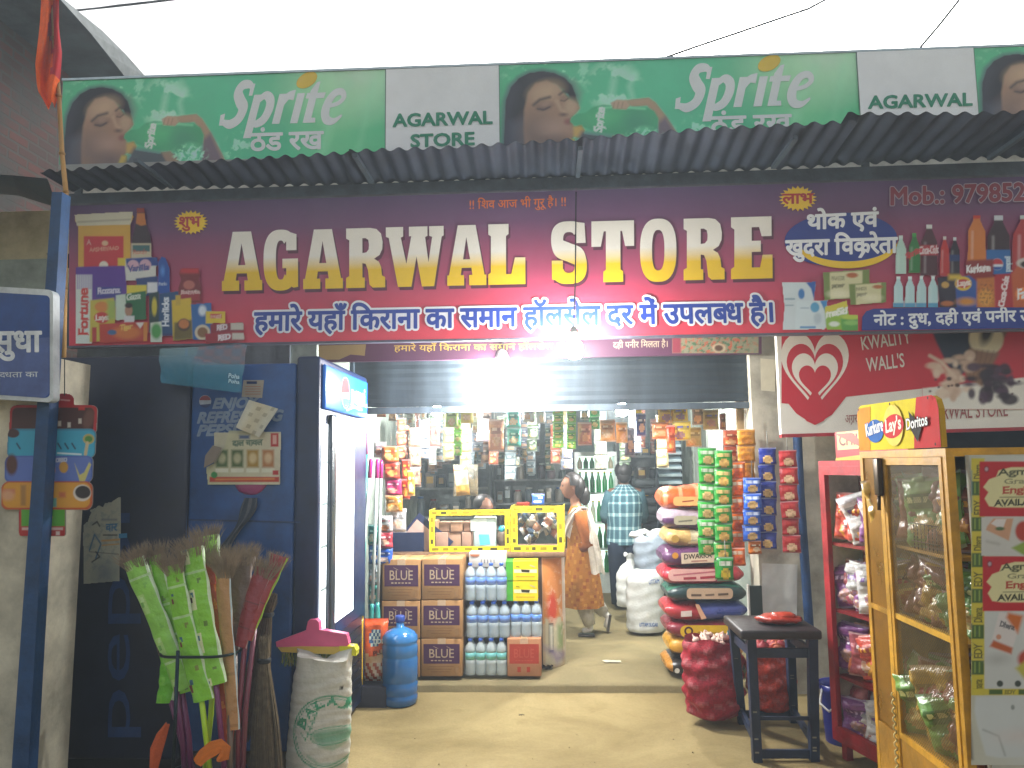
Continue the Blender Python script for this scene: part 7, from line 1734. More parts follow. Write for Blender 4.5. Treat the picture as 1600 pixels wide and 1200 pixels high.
# ------------------------------------------------------------------ stool
so = thing('wooden_stool', 'tall dark blue painted wooden stool with worn legs', 'stool', (onY(1215, 1150, 4.6).x, 4.6, 0))
sz = .735; Yn, Yf = 4.36, 4.84
fl_, fr_ = onY(1163, 990, Yn), onY(1281, 990, Yn); xs0, xs1 = onY(1152, 985, 4.4).x, onY(1281, 985, 4.4).x
m = MB('oldpaint', '#231d1e'); m.rbox((xs0 + .01, Yn, sz - .05), (xs1, Yf - .04, sz), .012, '#2a2224'); m.build('seat', so)
feet = [(onZ(1183, 1190, .0), (xs0 + .07, Yn + .035)), (onZ(1272, 1190, 0), (xs1 - .045, Yn + .035)), (onZ(1160, 1134, 0), (xs0 + .055, Yf - .09)), (onZ(1240, 1132, 0), (xs1 - .06, Yf - .09))]
L = []
for f, (tx_, ty_) in feet:
    m = MB('oldpaint', '#1d2d4c'); a, b = Vector((f.x, f.y, 0)), Vector((tx_, ty_, sz - .051)); hw = .024
    m.hexa([a + Vector(k) for k in ((-hw, -hw, 0), (hw, -hw, 0), (hw, hw, 0), (-hw, hw, 0))] + [b + Vector(k) for k in ((-hw, -hw, 0), (hw, -hw, 0), (hw, hw, 0), (-hw, hw, 0))])
    for k in range(3): 
        s = random.uniform(.08, .75); c = a + (b - a) * s; m.box((c.x - hw * .6, c.y - hw - .0015, c.z), (c.x + hw * .3, c.y - hw - .0002, c.z + .03), '#8a8a80')
    m.build('leg', so); L.append((a, b))
def rail(i, j, s, th=.02, h=.045):
    a = L[i][0] + (L[i][1] - L[i][0]) * s; b = L[j][0] + (L[j][1] - L[j][0]) * s; d = (b - a).normalized(); n_ = Vector((-d.y, d.x, 0)) * th / 2; a = a + d * .024; b = b - d * .024
    m = MB('oldpaint', '#22304a'); m.hexa([a - n_, b - n_, b + n_, a + n_, a - n_ + Vector((0, 0, h)), b - n_ + Vector((0, 0, h)), b + n_ + Vector((0, 0, h)), a + n_ + Vector((0, 0, h))]); m.build('rail', so)
rail(0, 1, .03); rail(2, 3, .08); rail(0, 2, .12); rail(1, 3, .12); rail(0, 1, .34, .012, .02); rail(0, 1, .85, .02, .05); rail(0, 2, .85, .02, .05); rail(1, 3, .85, .02, .05)
m = MB('film', '#a8301c'); rows = []
A = onY(1218, 975, 4.55)
m.blob((A.x, 4.56, sz + .026), (.125, .1, .026), '#a8321e', n=20, m=8, bump=.1); m.blob((A.x + .02, 4.55, sz + .045), (.07, .06, .02), '#b84028', n=14, m=6, bump=.15)
single(m, 'red_bag', 'crumpled red plastic bag lying on the dark blue stool', 'bag')

# ------------------------------------------------------------------ red snack cabinet
XR = 1.512; Ya, Yb_ = 3.68, 4.46; D = .28; z0, z1 = .13, 1.62
rc = thing('snack_cabinet', 'red framed glass snack cabinet standing behind the yellow one', 'cabinet', (XR + D / 2, (Ya + Yb_) / 2, 0))
m = MB('oldpaint', '#a01c24'); w = .045
def fr(m, X, Y0, Y1, Z0, Z1, w, th, col=None):
    for (a, b, c, d) in ((Y0, Y0 + w, Z0, Z1), (Y1 - w, Y1, Z0, Z1), (Y0 + w, Y1 - w, Z0, Z0 + w), (Y0 + w, Y1 - w, Z1 - w, Z1)): m.box((X, a, c), (X + th, b, d), col)
fr(m, XR, Ya, Yb_, z0, z1, .05, .03); m.box((XR, Ya, z1 + .0005), (XR + D, Yb_, z1 + .03)); m.box((XR, Ya, z0 - .03), (XR + D, Yb_, z0 - .0005))
for yy in (Ya, Yb_ - .03): m.box((XR + D - .03, yy, z0), (XR + D, yy + .03, z1))
m.build('frame', rc)
for yy in (Ya + .05, Yb_ - .09):
    for xx in (XR + .02, XR + D - .06): m = MB('oldpaint', '#8a1a20'); m.box((xx, yy, 0), (xx + .04, yy + .04, z0 - .031)); m.build('foot', rc)
m = MB('paint', '#d8d0c8'); m.box((XR + D - .01, Ya + .031, z0), (XR + D - .001, Yb_ - .031, z1)); m.box((XR + .031, Yb_ - .012, z0), (XR + D - .031, Yb_ - .003, z1)); m.build('back', rc)
shz = [z0, .47, .83, 1.2]
for z in shz[1:]: m = MB('oldpaint', '#8c1c22'); m.box((XR + .032, Ya + .032, z - .03), (XR + D - .012, Yb_ - .032, z - .012)); m.build('shelf', rc)
m = MB('glass'); m.box((XR + .012, Ya + .051, z0 + .051), (XR + .016, Yb_ - .051, z1 - .051)); m.build('glass', rc)
m = MB('print', '#b01e28'); hz = onY(1328, 672, 4.2).z; m.box((XR + .05, Ya + .1, z1 + .031), (XR + .08, Yb_ - .1, hz)); bx2 = Board((XR + .05, 0, 0), (0, -1, 0), (0, 0, 1))
yc0 = 4.1; pr_poly(m, bx2, [(-4.34, z1 + .09), (-3.9, z1 + .1), (-3.9, z1 + .2), (-4.34, z1 + .19)], '#d8b878', px=False); pr_text(m, bx2, 'CHILL PILL', (-4.32, z1 + .115), (-3.92, z1 + .125), (-4.32, z1 + .175), '#6a2420', .03, px=False)
pr_poly(m, bx2, [(-4.36, hz - .01), (-4.2, hz - .01), (-4.05, hz - .12)], '#d84838', px=False); pr_poly(m, bx2, [(-4.36, z1 + .032), (-4.1, z1 + .032), (-3.85, z1 + .08), (-4.36, z1 + .045)], '#d8a030', px=False); m.build('header', rc)
def fill_cabinet(X0, X1, Y0, Y1, levels, cols, seed, label, group, n, w=(.13, .19), h=(.16, .23)):
    r = random.Random(seed); protos = []
    for (z, top) in levels:
        for k in range(n):
            c, a = r.choice(cols); ww, hh = r.uniform(*w), min(r.uniform(*h), top - .03); y = Y0 + (Y1 - Y0) * (k % (n // 2) + .5) / (n // 2) + r.uniform(-.03, .03); x = X0 + .01 + (.04 if k < n // 2 else .15) * (X1 - X0) / .3 + r.uniform(-.015, .015)
            if len(protos) < 9:
                m = MB('film'); packet(m, Matrix.Identity(4), .16, .2, .07, design(lerp(C(c), C('#d8c0a0'), .12), seed + k + len(protos), a), 20, 24, seed=seed + k, wob=.17, pinch=.1); o = m.build('snack_packet', origin=(0, 0, 0)); protos.append((o, c))
            else:
                o = r.choice(protos)[0].copy(); COL.objects.link(o)
            o.location = (x, y, z + .004); o.rotation_euler = (R(r.uniform(-14, 8)), R(r.uniform(-18, 18)), R(-78 + r.uniform(-28, 34))); o.scale = (ww / .16, 1, hh / .2)
            tag(o, label, 'packet', group)
fill_cabinet(XR + .05, XR + D + .04, Ya + .1, Yb_ - .07, [(shz[0], .3), (shz[1], .3), (shz[2], .3), (shz[3], .38)], [('#e8e4e8', '#b83848'), ('#8c3c9c', '#e8c8e8'), ('#e03c30', '#f0b040'), ('#e87830', '#f8e0b8'), ('#e4e0e4', '#7c5ca0'), ('#b03c58', '#e8e0e0')], 40, 'shiny snack packet inside the red glass cabinet', 'packets in the red cabinet', 20, (.18, .25), (.2, .28))

P_ = Vector((XR, Yb_, 0)); R_ = Matrix.Rotation(R(15), 3, 'Z')
for o in [q for q in COL.objects if q == rc or q.get('group') == 'packets in the red cabinet']:
    o.location = Vector((1.555, 4.58, 0)) + R_ @ (Vector(o.location) - P_); o.rotation_euler.z += R(15)
# ------------------------------------------------------------------ yellow wire mesh snack cabinet
XY = 1.41; Y0c, Y1c = 2.83, 3.6; Dy = .42; zt = 1.69
yc_ = thing('snack_cabinet', 'tall yellow wire mesh snack cabinet with a printed header board', 'cabinet', (XY + Dy / 2, 3.2, 0))
m = MB('oldpaint', '#c8921c'); pw = .03
for (xx, yy) in ((XY, Y0c), (XY, Y1c - pw), (XY + Dy - pw, Y0c), (XY + Dy - pw, Y1c - pw)): m.box((xx, yy, 0), (xx + pw, yy + pw, zt - .03))
m.box((XY, Y0c, zt - .0295), (XY + Dy, Y1c, zt)); m.box((XY + .001, Y0c + pw, .1), (XY + .02, Y1c - pw, .52), '#a8781a'); m.box((XY + .001, Y0c + pw, .06), (XY + Dy, Y1c - pw, .09))
ym = onX(1388, 900, XY).y
m.box((XY - .006, ym - .018, .1), (XY + .024, ym + .018, zt - .03), '#d09a20'); m.box((XY + .0005, Y0c + pw, 1.0), (XY + .022, ym - .018, 1.022), '#d8a424'); m.box((XY + .0005, ym + .018, 1.0), (XY + .022, Y1c - pw, 1.022))
m.box((XY - .004, Y0c + pw, .521), (XY + .02, ym - .018, .545)); m.box((XY - .004, Y0c + pw, zt - .06), (XY + .02, ym - .018, zt - .031)); m.box((XY - .004, Y0c + pw, .545), (XY + .02, Y0c + pw + .022, zt - .061)); m.box((XY - .004, ym - .042, .545), (XY + .02, ym - .0185, zt - .061))
m.build('frame', yc_)
m = MB('oldpaint', '#6c5a2c'); pitch = .014; ya_, yb_, za_, zb2 = Y0c + pw + .022, ym - .042, .545, zt - .061; hw = .0012
H2, W2 = zb2 - za_, yb_ - ya_; k = -H2
while k < W2:
    for sgn in (1, -1):
        # line y = ya + k + t, z = za + t   (or mirrored)
        t0, t1 = max(0, -k), min(H2, W2 - k)
        if t1 <= t0: continue
        P = []
        for t in (t0, t1):
            yy = ya_ + k + t if sgn > 0 else yb_ - k - t
            P.append((XY + .006 + .001 * sgn, yy, za_ + t))
        a, b = Vector(P[0]), Vector(P[1]); n_ = Vector((0, -1 * sgn, 1)).normalized() * hw
        m.face([a - n_, b - n_, b + n_, a + n_])
    k += pitch
m.build('wire_mesh', yc_)
m = MB('amber', '#a87828'); m.box((XY + .006, ym + .019, 1.023), (XY + .01, Y1c - pw - .001, zt - .031)); m.build('amber_pane', yc_)
m = MB('amber', '#a07020'); m.box((XY + .006, ym + .019, .53), (XY + .01, Y1c - pw - .001, .999)); m.build('amber_pane', yc_)
m = MB('paint', '#b08c40'); m.box((XY + Dy - .012, Y0c + pw + .001, .1), (XY + Dy - .003, Y1c - pw - .001, zt - .03)); m.box((XY + pw + .001, Y1c - .012, .1), (XY + Dy - pw - .001, Y1c - .003, zt - .03)); m.build('back', yc_)
for z in (.55, 1.0, 1.3): m = MB('oldpaint', '#b4841c'); m.box((XY + .024, Y0c + pw + .002, z - .012), (XY + Dy - .014, Y1c - pw - .002, z)); m.build('shelf', yc_)
# header board on the front edge
m = MB('paper', '#e0b818'); HZ = 1.885; hy0, hy1 = Y0c + .02, Y1c - .01
bx3 = Board((XY - .002, 0, 0), (0, -1, 0), (0, 0, 1)); bx3.step = .0008
prof = [(-hy1, zt + .004), (-hy0, zt + .004), (-hy0, HZ - .05), (-hy0 - .015, HZ - .015), (-hy0 - .05, HZ), (-hy1 + .04, HZ + .012), (-hy1 + .01, HZ), (-hy1, HZ - .03)]
f3 = [bx3.at(q, 0) for q in prof]; b3 = [q + Vector((.02, 0, 0)) for q in f3]
m.face(f3, '#d8c41c'); m.face(b3[::-1], '#8a8050')
for i in range(len(f3)): m.face([f3[i], f3[(i + 1) % len(f3)], b3[(i + 1) % len(f3)], b3[i]], '#b89020')
Lh = hy1 - hy0; U = lambda u: -hy1 + Lh * u
Vh = lambda v: zt + .004 + (HZ - zt) * v
pp_ = lambda l: [(U(a), Vh(b)) for a, b in l]
pr_poly(m, bx3, pp_([(0, 0), (.16, 0), (.2, .98), (.02, .98), (0, .85)]), '#d88a28', px=False)
pr_poly(m, bx3, pp_([(.72, 0), (1, 0), (1, .74), (.98, .93), (.94, .99), (.78, 1.0), (.74, .5)]), '#c02c2c', px=False)
pr_poly(m, bx3, [(U(.25) + a, Vh(.42) + b) for a, b in ell(0, 0, .085, .05)], '#2460a8', px=False); pr_text(m, bx3, 'Kurkure', (U(.13), Vh(.32)), (U(.37), Vh(.42)), (U(.12), Vh(.6)), '#eef0f0', .03, px=False, outline=(.05, '#1c4c98'))
pr_poly(m, bx3, [(U(.5) + a, Vh(.5) + b) for a, b in ell(0, 0, .09, .085)], '#e8d060', px=False); pr_poly(m, bx3, [(U(.5) + a, Vh(.48) + b) for a, b in ell(0, 0, .098, .048, rot=6)], '#c8282c', px=False); pr_text(m, bx3, "Lay's", (U(.41), Vh(.36)), (U(.6), Vh(.42)), (U(.41), Vh(.64)), '#f4ecd8', .03, px=False)
pr_poly(m, bx3, pp_([(.7, .75), (.78, .55), (.86, .55), (.78, .12), (.72, .35)]), '#2c2420', px=False); pr_text(m, bx3, 'Doritos', (U(.67), Vh(.38)), (U(.9), Vh(.44)), (U(.67), Vh(.6)), '#f0f0ec', .025, px=False, outline=(.045, '#2c2420'))
for (u, v) in ((.03, .06), (.97, .06), (.06, .94), (.93, .94), (.5, .95)): pr_poly(m, bx3, [(U(u) + a, Vh(v) + b) for a, b in ell(0, 0, .006, .006, 10)], '#3a2c20', px=False)
m.build('header', yc_)
m = MB('metal', '#4c4034'); m.rbox((XY - .03, ym - .03, 1.5), (XY - .0065, ym + .02, 1.66), .006); m.tube([(XY - .02, ym - .005, 1.5), (XY - .025, ym - .01, 1.44)], .008, n=8); m.build('latch', yc_)
m = MB('matte', '#c8b880'); pts = []
for k in range(60): pts.append((XY - .012 + .006 * math.sin(k * 1.6), ym + .004 * math.cos(k * 1.6), .2 + .5 * k / 60))
m.tube(pts, .004, n=5); m.build('cord', yc_)
COLS = [('#c84e14', '#e8b070'), ('#5c9c2c', '#d8d890'), ('#8c3c1c', '#d8a040'), ('#c89c1c', '#a82c1c'), ('#7c2c18', '#d0a878'), ('#6c9440', '#c8d078'), ('#b8b0a8', '#7c2c28'), ('#543428', '#c89858'), ('#c83c1c', '#f0c890')]
fill_cabinet(XY + .06, XY + Dy - .05, Y0c + .15, Y1c - .15, [(.55, .4), (1.0, .27), (1.3, .34)], COLS, 60, 'snack packet behind the wire mesh of the yellow cabinet', 'packets in the yellow cabinet', 32, (.2, .29), (.22, .31))
m = MB('metal', '#3a3430')
for k in range(7): m.tube([(XY + .03, 3.0 + k * .03, 1.3), (XY + .03, 3.0 + k * .03, 1.4)], .0018, n=4)
for z in (1.33, 1.4): m.tube([(XY + .03, 2.98, z), (XY + .03, 3.21, z)], .0022, n=4)
single(m, 'wire_basket', 'small dark wire rack among the packets of the yellow cabinet', 'rack')

# poster covered panel on the cabinet's right side
Yp2 = 2.8; bd = boardY(Yp2); bd.step = .0008
pb = thing('poster_board', 'white board with red oil posters and yellow tape right of the yellow cabinet', 'poster board', (onY(1560, 1190, Yp2).x, Yp2, 0))
m = MB('paint', '#b9b7a8'); A, B = onY(1514, 712, Yp2), onY(1760, 708, Yp2); m.box((A.x, Yp2, 0), (B.x, Yp2 + .028, B.z)); m.build('board', pb)
p = Paint(1517, 712, 1720, 1195, 1.2, '#bfbdb0'); p.grad([(1504, '#b9b7a4'), (1600, '#c4c6be')], 'x')
p.rect(1517, 716, 1538, 1086, '#c8b83c'); 
yy = 724
for k, tx in enumerate(('Dhara', '', 'EDY', '', 'Dhara', '', 'EDY', '', 'Dhara', '', 'EDY', '', 'Dhara')):
    if tx: p.text(tx, (1534, yy + 24), (1534, yy + 2), (1521, yy + 24), '#3c4020', .3)
    else: p.rect(1518, yy, 1537, yy + 22, '#46602c'); p.line([(1523, yy + 3), (1523, yy + 18)], 2, '#8aa048'); p.line([(1530, yy + 3), (1530, yy + 18)], 2, '#8aa048')
    yy += 28
p.rect(1508, 736, 1518, 800, '#3c80b8', 3, .8); p.rect(1507, 806, 1516, 850, '#7ca8b8', 4, .6); p.splash(1504, 860, 1520, 1090, '#6a6c60', 22, 3, .1, .7)
def agmark(y, s):
    p.rect(1530 + s, y, 1720, y + 86, '#b8202c'); cl = [(1545 + s, y + 70), (1538 + s, y + 58), (1544 + s, y + 48), (1536 + s, y + 40), (1545 + s, y + 28), (1556 + s, y + 24), (1560 + s, y + 14), (1580 + s, y + 9), (1720, y + 8), (1720, y + 72), (1560 + s, y + 72)]
    p.poly(cl, '#d8d09c'); p.text('Agmark', (1559 + s, y + 22), (1640 + s, y + 19), (1559 + s, y + 11), '#2a3424', .4); p.text('Grade-1', (1569 + s, y + 35), (1634 + s, y + 33), (1569 + s, y + 27), '#4a4a38', .1); p.text('Engine', (1567 + s, y + 50), (1626 + s, y + 48), (1567 + s, y + 39), '#b03028', .5); p.line([(1562 + s, y + 56), (1640, y + 55)], 1.4, '#7a7458'); p.text('AVAILABLE', (1554 + s, y + 69), (1632 + s, y + 67), (1554 + s, y + 60), '#1c2018', .6)
    p.ell(1541 + s, y + 12, 4, 5, '#7c2434'); p.ell(1541 + s, y + 12, 2.5, 3, '#b89aa0')
agmark(721, 0); agmark(869, 5)
p.rect(1533, 808, 1720, 868, '#c4c2bc'); p.poly([(1542, 822), (1552, 810), (1583, 810), (1576, 845), (1540, 828)], '#c89878', 1.5); p.poly([(1548, 818), (1556, 811), (1572, 811), (1566, 828)], '#d8d0cc'); p.ell(1562, 826, 7, 3, '#4c6840'); p.ell(1600, 830, 14, 16, '#b03828', 2); p.poly([(1580, 856), (1600, 846), (1620, 850), (1600, 868)], '#88a040', 2); p.line([(1542, 846), (1560, 850)], 3, '#a8a49c', 3)
p.rect(1538, 955, 1720, 1082, '#c4c6c2'); p.poly([(1561, 956), (1598, 962), (1578, 1024), (1546, 1010), (1552, 990)], '#d4ccc8', 1.3); p.poly([(1575, 957), (1598, 962), (1590, 990), (1572, 965)], '#c86c30', 3); p.poly([(1546, 1010), (1580, 1022), (1582, 1012), (1552, 1000)], '#b85c30', 2); p.text('Dhara', (1562, 978), (1583, 984), (1564, 970), '#40404c', .4); p.ell(1560, 995, 4, 4, '#c88c70'); p.ell(1558, 1030, 16, 8, '#a8a8a4', 6, .7); p.ell(1610, 1030, 20, 16, '#b0402c', 3); p.poly([(1586, 1044), (1604, 1030), (1640, 1036), (1600, 1060)], '#b8b048', 3); p.ell(1562, 1068, 5, 5, '#3c443c'); p.ell(1590, 1068, 5, 5, '#3c443c'); p.line([(1568, 1066), (1578, 1068)], 1.5, '#888')if False else None
p.rect(1517, 1076, 1720, 1086, '#c8b83c'); 
for k in range(8): p.rect(1545 + k * 46, 1077, 1566 + k * 46, 1085, '#46602c'); p.text('EDY', (1570 + k * 46, 1084), (1586 + k * 46, 1084), (1570 + k * 46, 1078), '#3c4020', .2)
p.poly([(1524, 1088), (1720, 1088), (1720, 1178), (1560, 1184), (1540, 1180), (1528, 1140), (1522, 1110)], '#c4c8c6', 2); p.line([(1536, 1140), (1560, 1150), (1570, 1180)], 2, '#989c98', 2); p.ell(1582, 1105, 3, 4, '#8a908c'); p.ell(1590, 1150, 30, 10, '#cabeb8', 8, .6); p.poly([(1504, 1120), (1516, 1128), (1520, 1186), (1504, 1190)], '#4a4034', 3, .9)
p.build(m2 := MB('print'), bd); m2.build('poster', pb)

# blue drum and printed carton at the cabinets' feet
bk = thing('blue_bucket', 'blue plastic bucket with a white handle half behind the red cabinet', 'bucket', (1.6, 4.1, 0))
cx_ = onY(1322, 1120, 4.76).x
m = MB('plastic', '#242c8a'); m.lathe((cx_, 4.8, 0), [(.1, 0), (.105, .01), (.125, .3), (.135, .31), (.135, .34), (.125, .34), (.12, .3), (.1, .02)], n=28); m.build('body', bk)
m = MB('plastic', '#c8c8c4'); m.tube([(cx_ - .125, 4.77, .32), (cx_ - .16, 4.72, .25), (cx_ - .13, 4.66, .22), (cx_ - .08, 4.67, .25)], .007, n=8); m.build('handle', bk)
# ================================================================== people
def skinned(joints, edges, radii, root, levels=2):
    """one continuous body grown over a skeleton: {name: position}, [(a, b)], {name: radius}"""
    names = list(joints); ix = {n: i for i, n in enumerate(names)}
    me = bpy.data.meshes.new('t'); me.from_pydata([tuple(joints[n]) for n in names], [(ix[a], ix[b]) for a, b in edges], []); me.update()
    o = bpy.data.objects.new('t', me); COL.objects.link(o)
    sk_ = o.modifiers.new('s', 'SKIN'); sk_.use_smooth_shade = True
    me.skin_vertices[0]
    for n in names:
        v = me.skin_vertices[0].data[ix[n]]; r = radii[n]; v.radius = (r, r) if not isinstance(r, tuple) else r; v.use_root = (n == root)
    ss = o.modifiers.new('b', 'SUBSURF'); ss.levels = levels; ss.render_levels = levels
    bpy.context.view_layer.update(); dg = bpy.context.evaluated_depsgraph_get()
    ev = bpy.data.meshes.new_from_object(o.evaluated_get(dg)); V = [v.co.copy() for v in ev.vertices]; P = [tuple(f.vertices) for f in ev.polygons]
    bpy.data.meshes.remove(ev); bpy.data.objects.remove(o); bpy.data.meshes.remove(me)
    return V, P
def add_skin(m, VP, colf, mat='skin'):
    V, P = VP; b = len(m.v)
    for v in V: m.vert(v)
    for f in P:
        c = sum((V[i] for i in f), Vector()) / len(f); m.iface([b + i for i in f], colf(c), mat, True)
def hand_chain(J, E, Rd, pre, wrist, fwd, side, up, s=1.0, curl=.35):
    """palm, four fingers of different lengths and a thumb off the palm's side"""
    palm = wrist + fwd * .05 * s; J[pre + 'palm'] = palm; Rd[pre + 'palm'] = .024 * s; E.append((pre + 'wrist', pre + 'palm'))
    for k, (off, L) in enumerate(((-.027, .062), (-.009, .072), (.009, .068), (.027, .052))):
        a = palm + fwd * .03 * s + side * off * s; b = a + (fwd * math.cos(curl) - up * math.sin(curl)) * L * .5 * s; c = b + (fwd * math.cos(curl * 2.2) - up * math.sin(curl * 2.2)) * L * .5 * s
        for nme, q, rr_ in (('a', a, .0095), ('b', b, .0085), ('c', c, .0065)): J[f'{pre}f{k}{nme}'] = q; Rd[f'{pre}f{k}{nme}'] = rr_ * s
        E += [(pre + 'palm', f'{pre}f{k}a'), (f'{pre}f{k}a', f'{pre}f{k}b'), (f'{pre}f{k}b', f'{pre}f{k}c')]
    a = wrist + fwd * .03 * s - side * .034 * s; b = a + (fwd * .7 - side * .6).normalized() * .032 * s; J[pre + 't1'] = a; J[pre + 't2'] = b; Rd[pre + 't1'] = .011 * s; Rd[pre + 't2'] = .0085 * s; E += [(pre + 'palm', pre + 't1'), (pre + 't1', pre + 't2')]
def head_mb(m, c, fwd, s, skin, beard=None):
    """head with brow, nose, mouth, chin, ears: C its centre, FWD where it looks, S its height"""
    f = Vector(fwd).normalized(); u = Vector((0, 0, 1)); u = (u - f * f.z).normalized(); r_ = f.cross(u); N, Mm = 28, 22; rows = []; k = as_col(skin)
    for i in range(Mm + 1):
        t = i / Mm; a = math.pi * t; row = []
        for j in range(N):
            b = 2 * math.pi * j / N; x = math.sin(a) * math.cos(b); y = math.sin(a) * math.sin(b); z = -math.cos(a)
            px_, py_, pz = x * .41 * s, y * .33 * s, z * .5 * s
            if z < 0: py_ *= 1 - .28 * (-z) ** 1.4; px_ = px_ * (1 - .12 * -z) + .05 * s * (-z)
            if x > .2:
                g1 = math.exp(-((y / .14) ** 2)); px_ += s * .085 * g1 * math.exp(-(((z + .12) / .16) ** 2)); px_ += s * .03 * math.exp(-((y / .3) ** 2)) * math.exp(-(((z + .5) / .09) ** 2)); px_ += s * .045 * g1 * math.exp(-(((z + .85) / .15) ** 2)); px_ -= s * .035 * math.exp(-(((abs(y) - .38) / .16) ** 2)) * math.exp(-(((z - .08) / .12) ** 2)); px_ += s * .02 * math.exp(-(((z - .28) / .1) ** 2))
            row.append(c + f * px_ + r_ * py_ + u * pz)
        rows.append(row)
    def cf(i, j):
        t = (i + .5) / Mm; b = 2 * math.pi * (j + .5) / N; z = -math.cos(math.pi * t); x = math.sin(math.pi * t) * math.cos(b); y = math.sin(math.pi * t) * math.sin(b)
        if x > .3 and abs(z + .5) < .06 and abs(y) < .28: return lerp(k, C('#8a3c3c'), .7)
        if x > .3 and abs(z - .08) < .06 and .22 < abs(y) < .52: return C('#2a1c18')
        if x > .3 and abs(z - .26) < .045 and .16 < abs(y) < .58: return lerp(k, C('#1c1412'), .8)
        return k
    m.grid(rows, cf, 'skin', True, True)
    for sg in (1, -1): m.blob(c + r_ * sg * .33 * s - u * .03 * s, (.05 * s, .035 * s, .12 * s), lerp(k, (0, 0, 0), .1), 'skin', 10, 8)
def loft(m, rings, col, mat='cloth', n=36, colf=None):
    """garment: rings of (centre, half width x, half width y[, ripple amplitude, ripple count])"""
    rows = []
    for q in rings:
        c, a, b = Vector(q[0]), q[1], q[2]; rp, rn = (q[3], q[4]) if len(q) > 3 else (0, 6)
        rows.append([c + Vector((math.cos(t) * a * (1 + rp * math.sin(t * rn + c.z * 5)), math.sin(t) * b * (1 + rp * math.sin(t * rn + c.z * 5)), 0)) for t in [2 * math.pi * k / n for k in range(n)]])
    m.grid(rows, colf or (lambda i, j: col), mat, True, True)
def fine(rings, k=4):
    out = []
    for a, b in zip(rings[:-1], rings[1:]):
        for i in range(k):
            t = i / k; out.append(tuple((Vector(x).lerp(Vector(y), t) if isinstance(x, (Vector, tuple)) else x + (y - x) * t) for x, y in zip(a, b)))
    out.append(rings[-1]); return out

# ---- woman in an ochre kurta, seen from her left side
YW = 7.3; k = YW / F
P = lambda px, py, dy=0: onY(px, py, YW) + Vector((0, dy, 0))
hc = P(893, 760); base = P(915, 986)
wo = thing('person', 'woman in an ochre long tunic and white scarf standing side on by the counter', 'person', (base.x, YW, FZ))
J, E, Rd = {}, [], {}
def jn(n, p, r, to=None):
    J[n] = p; Rd[n] = r
    if to: E.append((to, n))
jn('pelvis', P(908, 872), .125); jn('waist', P(906, 846), .108, 'pelvis'); jn('chest', P(904, 815), .115, 'waist'); jn('neckb', P(901, 792), .06, 'chest'); jn('neck', P(898, 781), .045, 'neckb'); jn('skull', P(896, 764), .062, 'neck')
for sd_, dy in (('l', -.14), ('r', .14)):
    jn(sd_ + 'sh', P(906, 801, dy), .056, 'chest'); jn(sd_ + 'el', P(917, 845, dy * 1.25), .042, sd_ + 'sh'); w_ = P(894, 858, dy * .45); jn(sd_ + 'wrist', w_, .026, sd_ + 'el')
    fw = (w_ - J[sd_ + 'el']).normalized(); sid = Vector((0, 0, 1)); hand_chain(J, E, Rd, sd_, w_, fw, sid, Vector((0, 1 if dy < 0 else -1, 0)), .95)
jn('lhip', P(906, 885, -.08), .085, 'pelvis'); jn('lknee', P(910, 935, -.07), .06, 'lhip'); jn('lank', P(921, 976, -.06), .036, 'lknee'); jn('lheel', P(923, 982, -.06), .034, 'lank'); jn('ltoe', P(908, 984, -.05), .028, 'lheel')
jn('rhip', P(910, 885, .08), .085, 'pelvis'); jn('rknee', P(922, 933, .07), .06, 'rhip'); jn('rank', P(946, 962, .06), .036, 'rknee'); jn('rheel', P(951, 964, .06), .032, 'rank'); jn('rtoe', P(947, 984, .06), .027, 'rheel')
SK = '#8a6048'
m = MB('skin', SK); add_skin(m, skinned(J, E, Rd, 'pelvis'), lambda c: C(SK) if c.z > P(900, 940).z else C('#c8c4bc')); head_mb(m, hc, (-1, -.12, 0), .235, SK); m.build('body', wo)
m = MB('hair', '#17110f'); u_ = Vector((0, 0, 1))
rows = []
for i in range(13):
    a = math.pi * .5 * i / 9; row = []
    for j in range(24):
        b = 2 * math.pi * j / 24; q = Vector((math.cos(b) * math.cos(a) * .108, math.sin(b) * math.cos(a) * .09, .126 * math.sin(a) + .01))
        if q.x < -.03 and q.z < .075: q.x = -.03; q.z = max(q.z, .05)
        row.append(hc + Vector((.012, 0, .0)) + q)
    rows.append(row)
m.grid(rows[:10], None, 'hair', True, True)
m.blob(hc + Vector((.07, 0, -.01)), (.062, .088, .11), '#17110f', 'hair', 14, 10); m.blob(hc + Vector((.12, .0, -.09)), (.055, .055, .09), '#17110f', 'hair', 12, 8, bump=.05); m.build('hair', wo)
KC = '#9a6428'
def kurta(i, j): 
    return C('#8a4c24') if (i + j * 2) % 9 == 0 else (C('#b07a34') if (i * 3 + j) % 7 == 0 else C(KC))
m = MB('cloth', KC)
loft(m, fine([(P(902, 790), .06, .075, .0, 6), (P(904, 800), .1, .165, .0, 6), (P(905, 820), .125, .165, .01, 6), (P(906, 846), .118, .15, .015, 6), (P(908, 872), .142, .17, .02, 7), (P(909, 900), .165, .19, .035, 7), (P(910, 925), .178, .2, .05, 7), (P(911, 946), .188, .21, .06, 7)], 5), KC, colf=kurta)
for dy in (-.14, .14): m.tube([P(905, 799, dy), P(911, 822, dy * 1.15), P(918, 847, dy * 1.27), P(908, 853, dy * .95)], [.068, .062, .056, .05], '#8e5226', 'cloth', 14)
m.build('kurta', wo)
m = MB('cloth', '#c8c4bc')
for (h_, kn, an, dy) in (((906, 890), (910, 935), (921, 974), -.075), ((910, 890), (922, 933), (945, 960), .075)):
    a, b, c = P(*h_, dy), P(*kn, dy * .95), P(*an, dy * .85); m.tube([a, b, b + (c - b) * .5, c], [.1, .082, .07, .052], '#c4c0b6', 'cloth', 16)
m.build('trousers', wo)
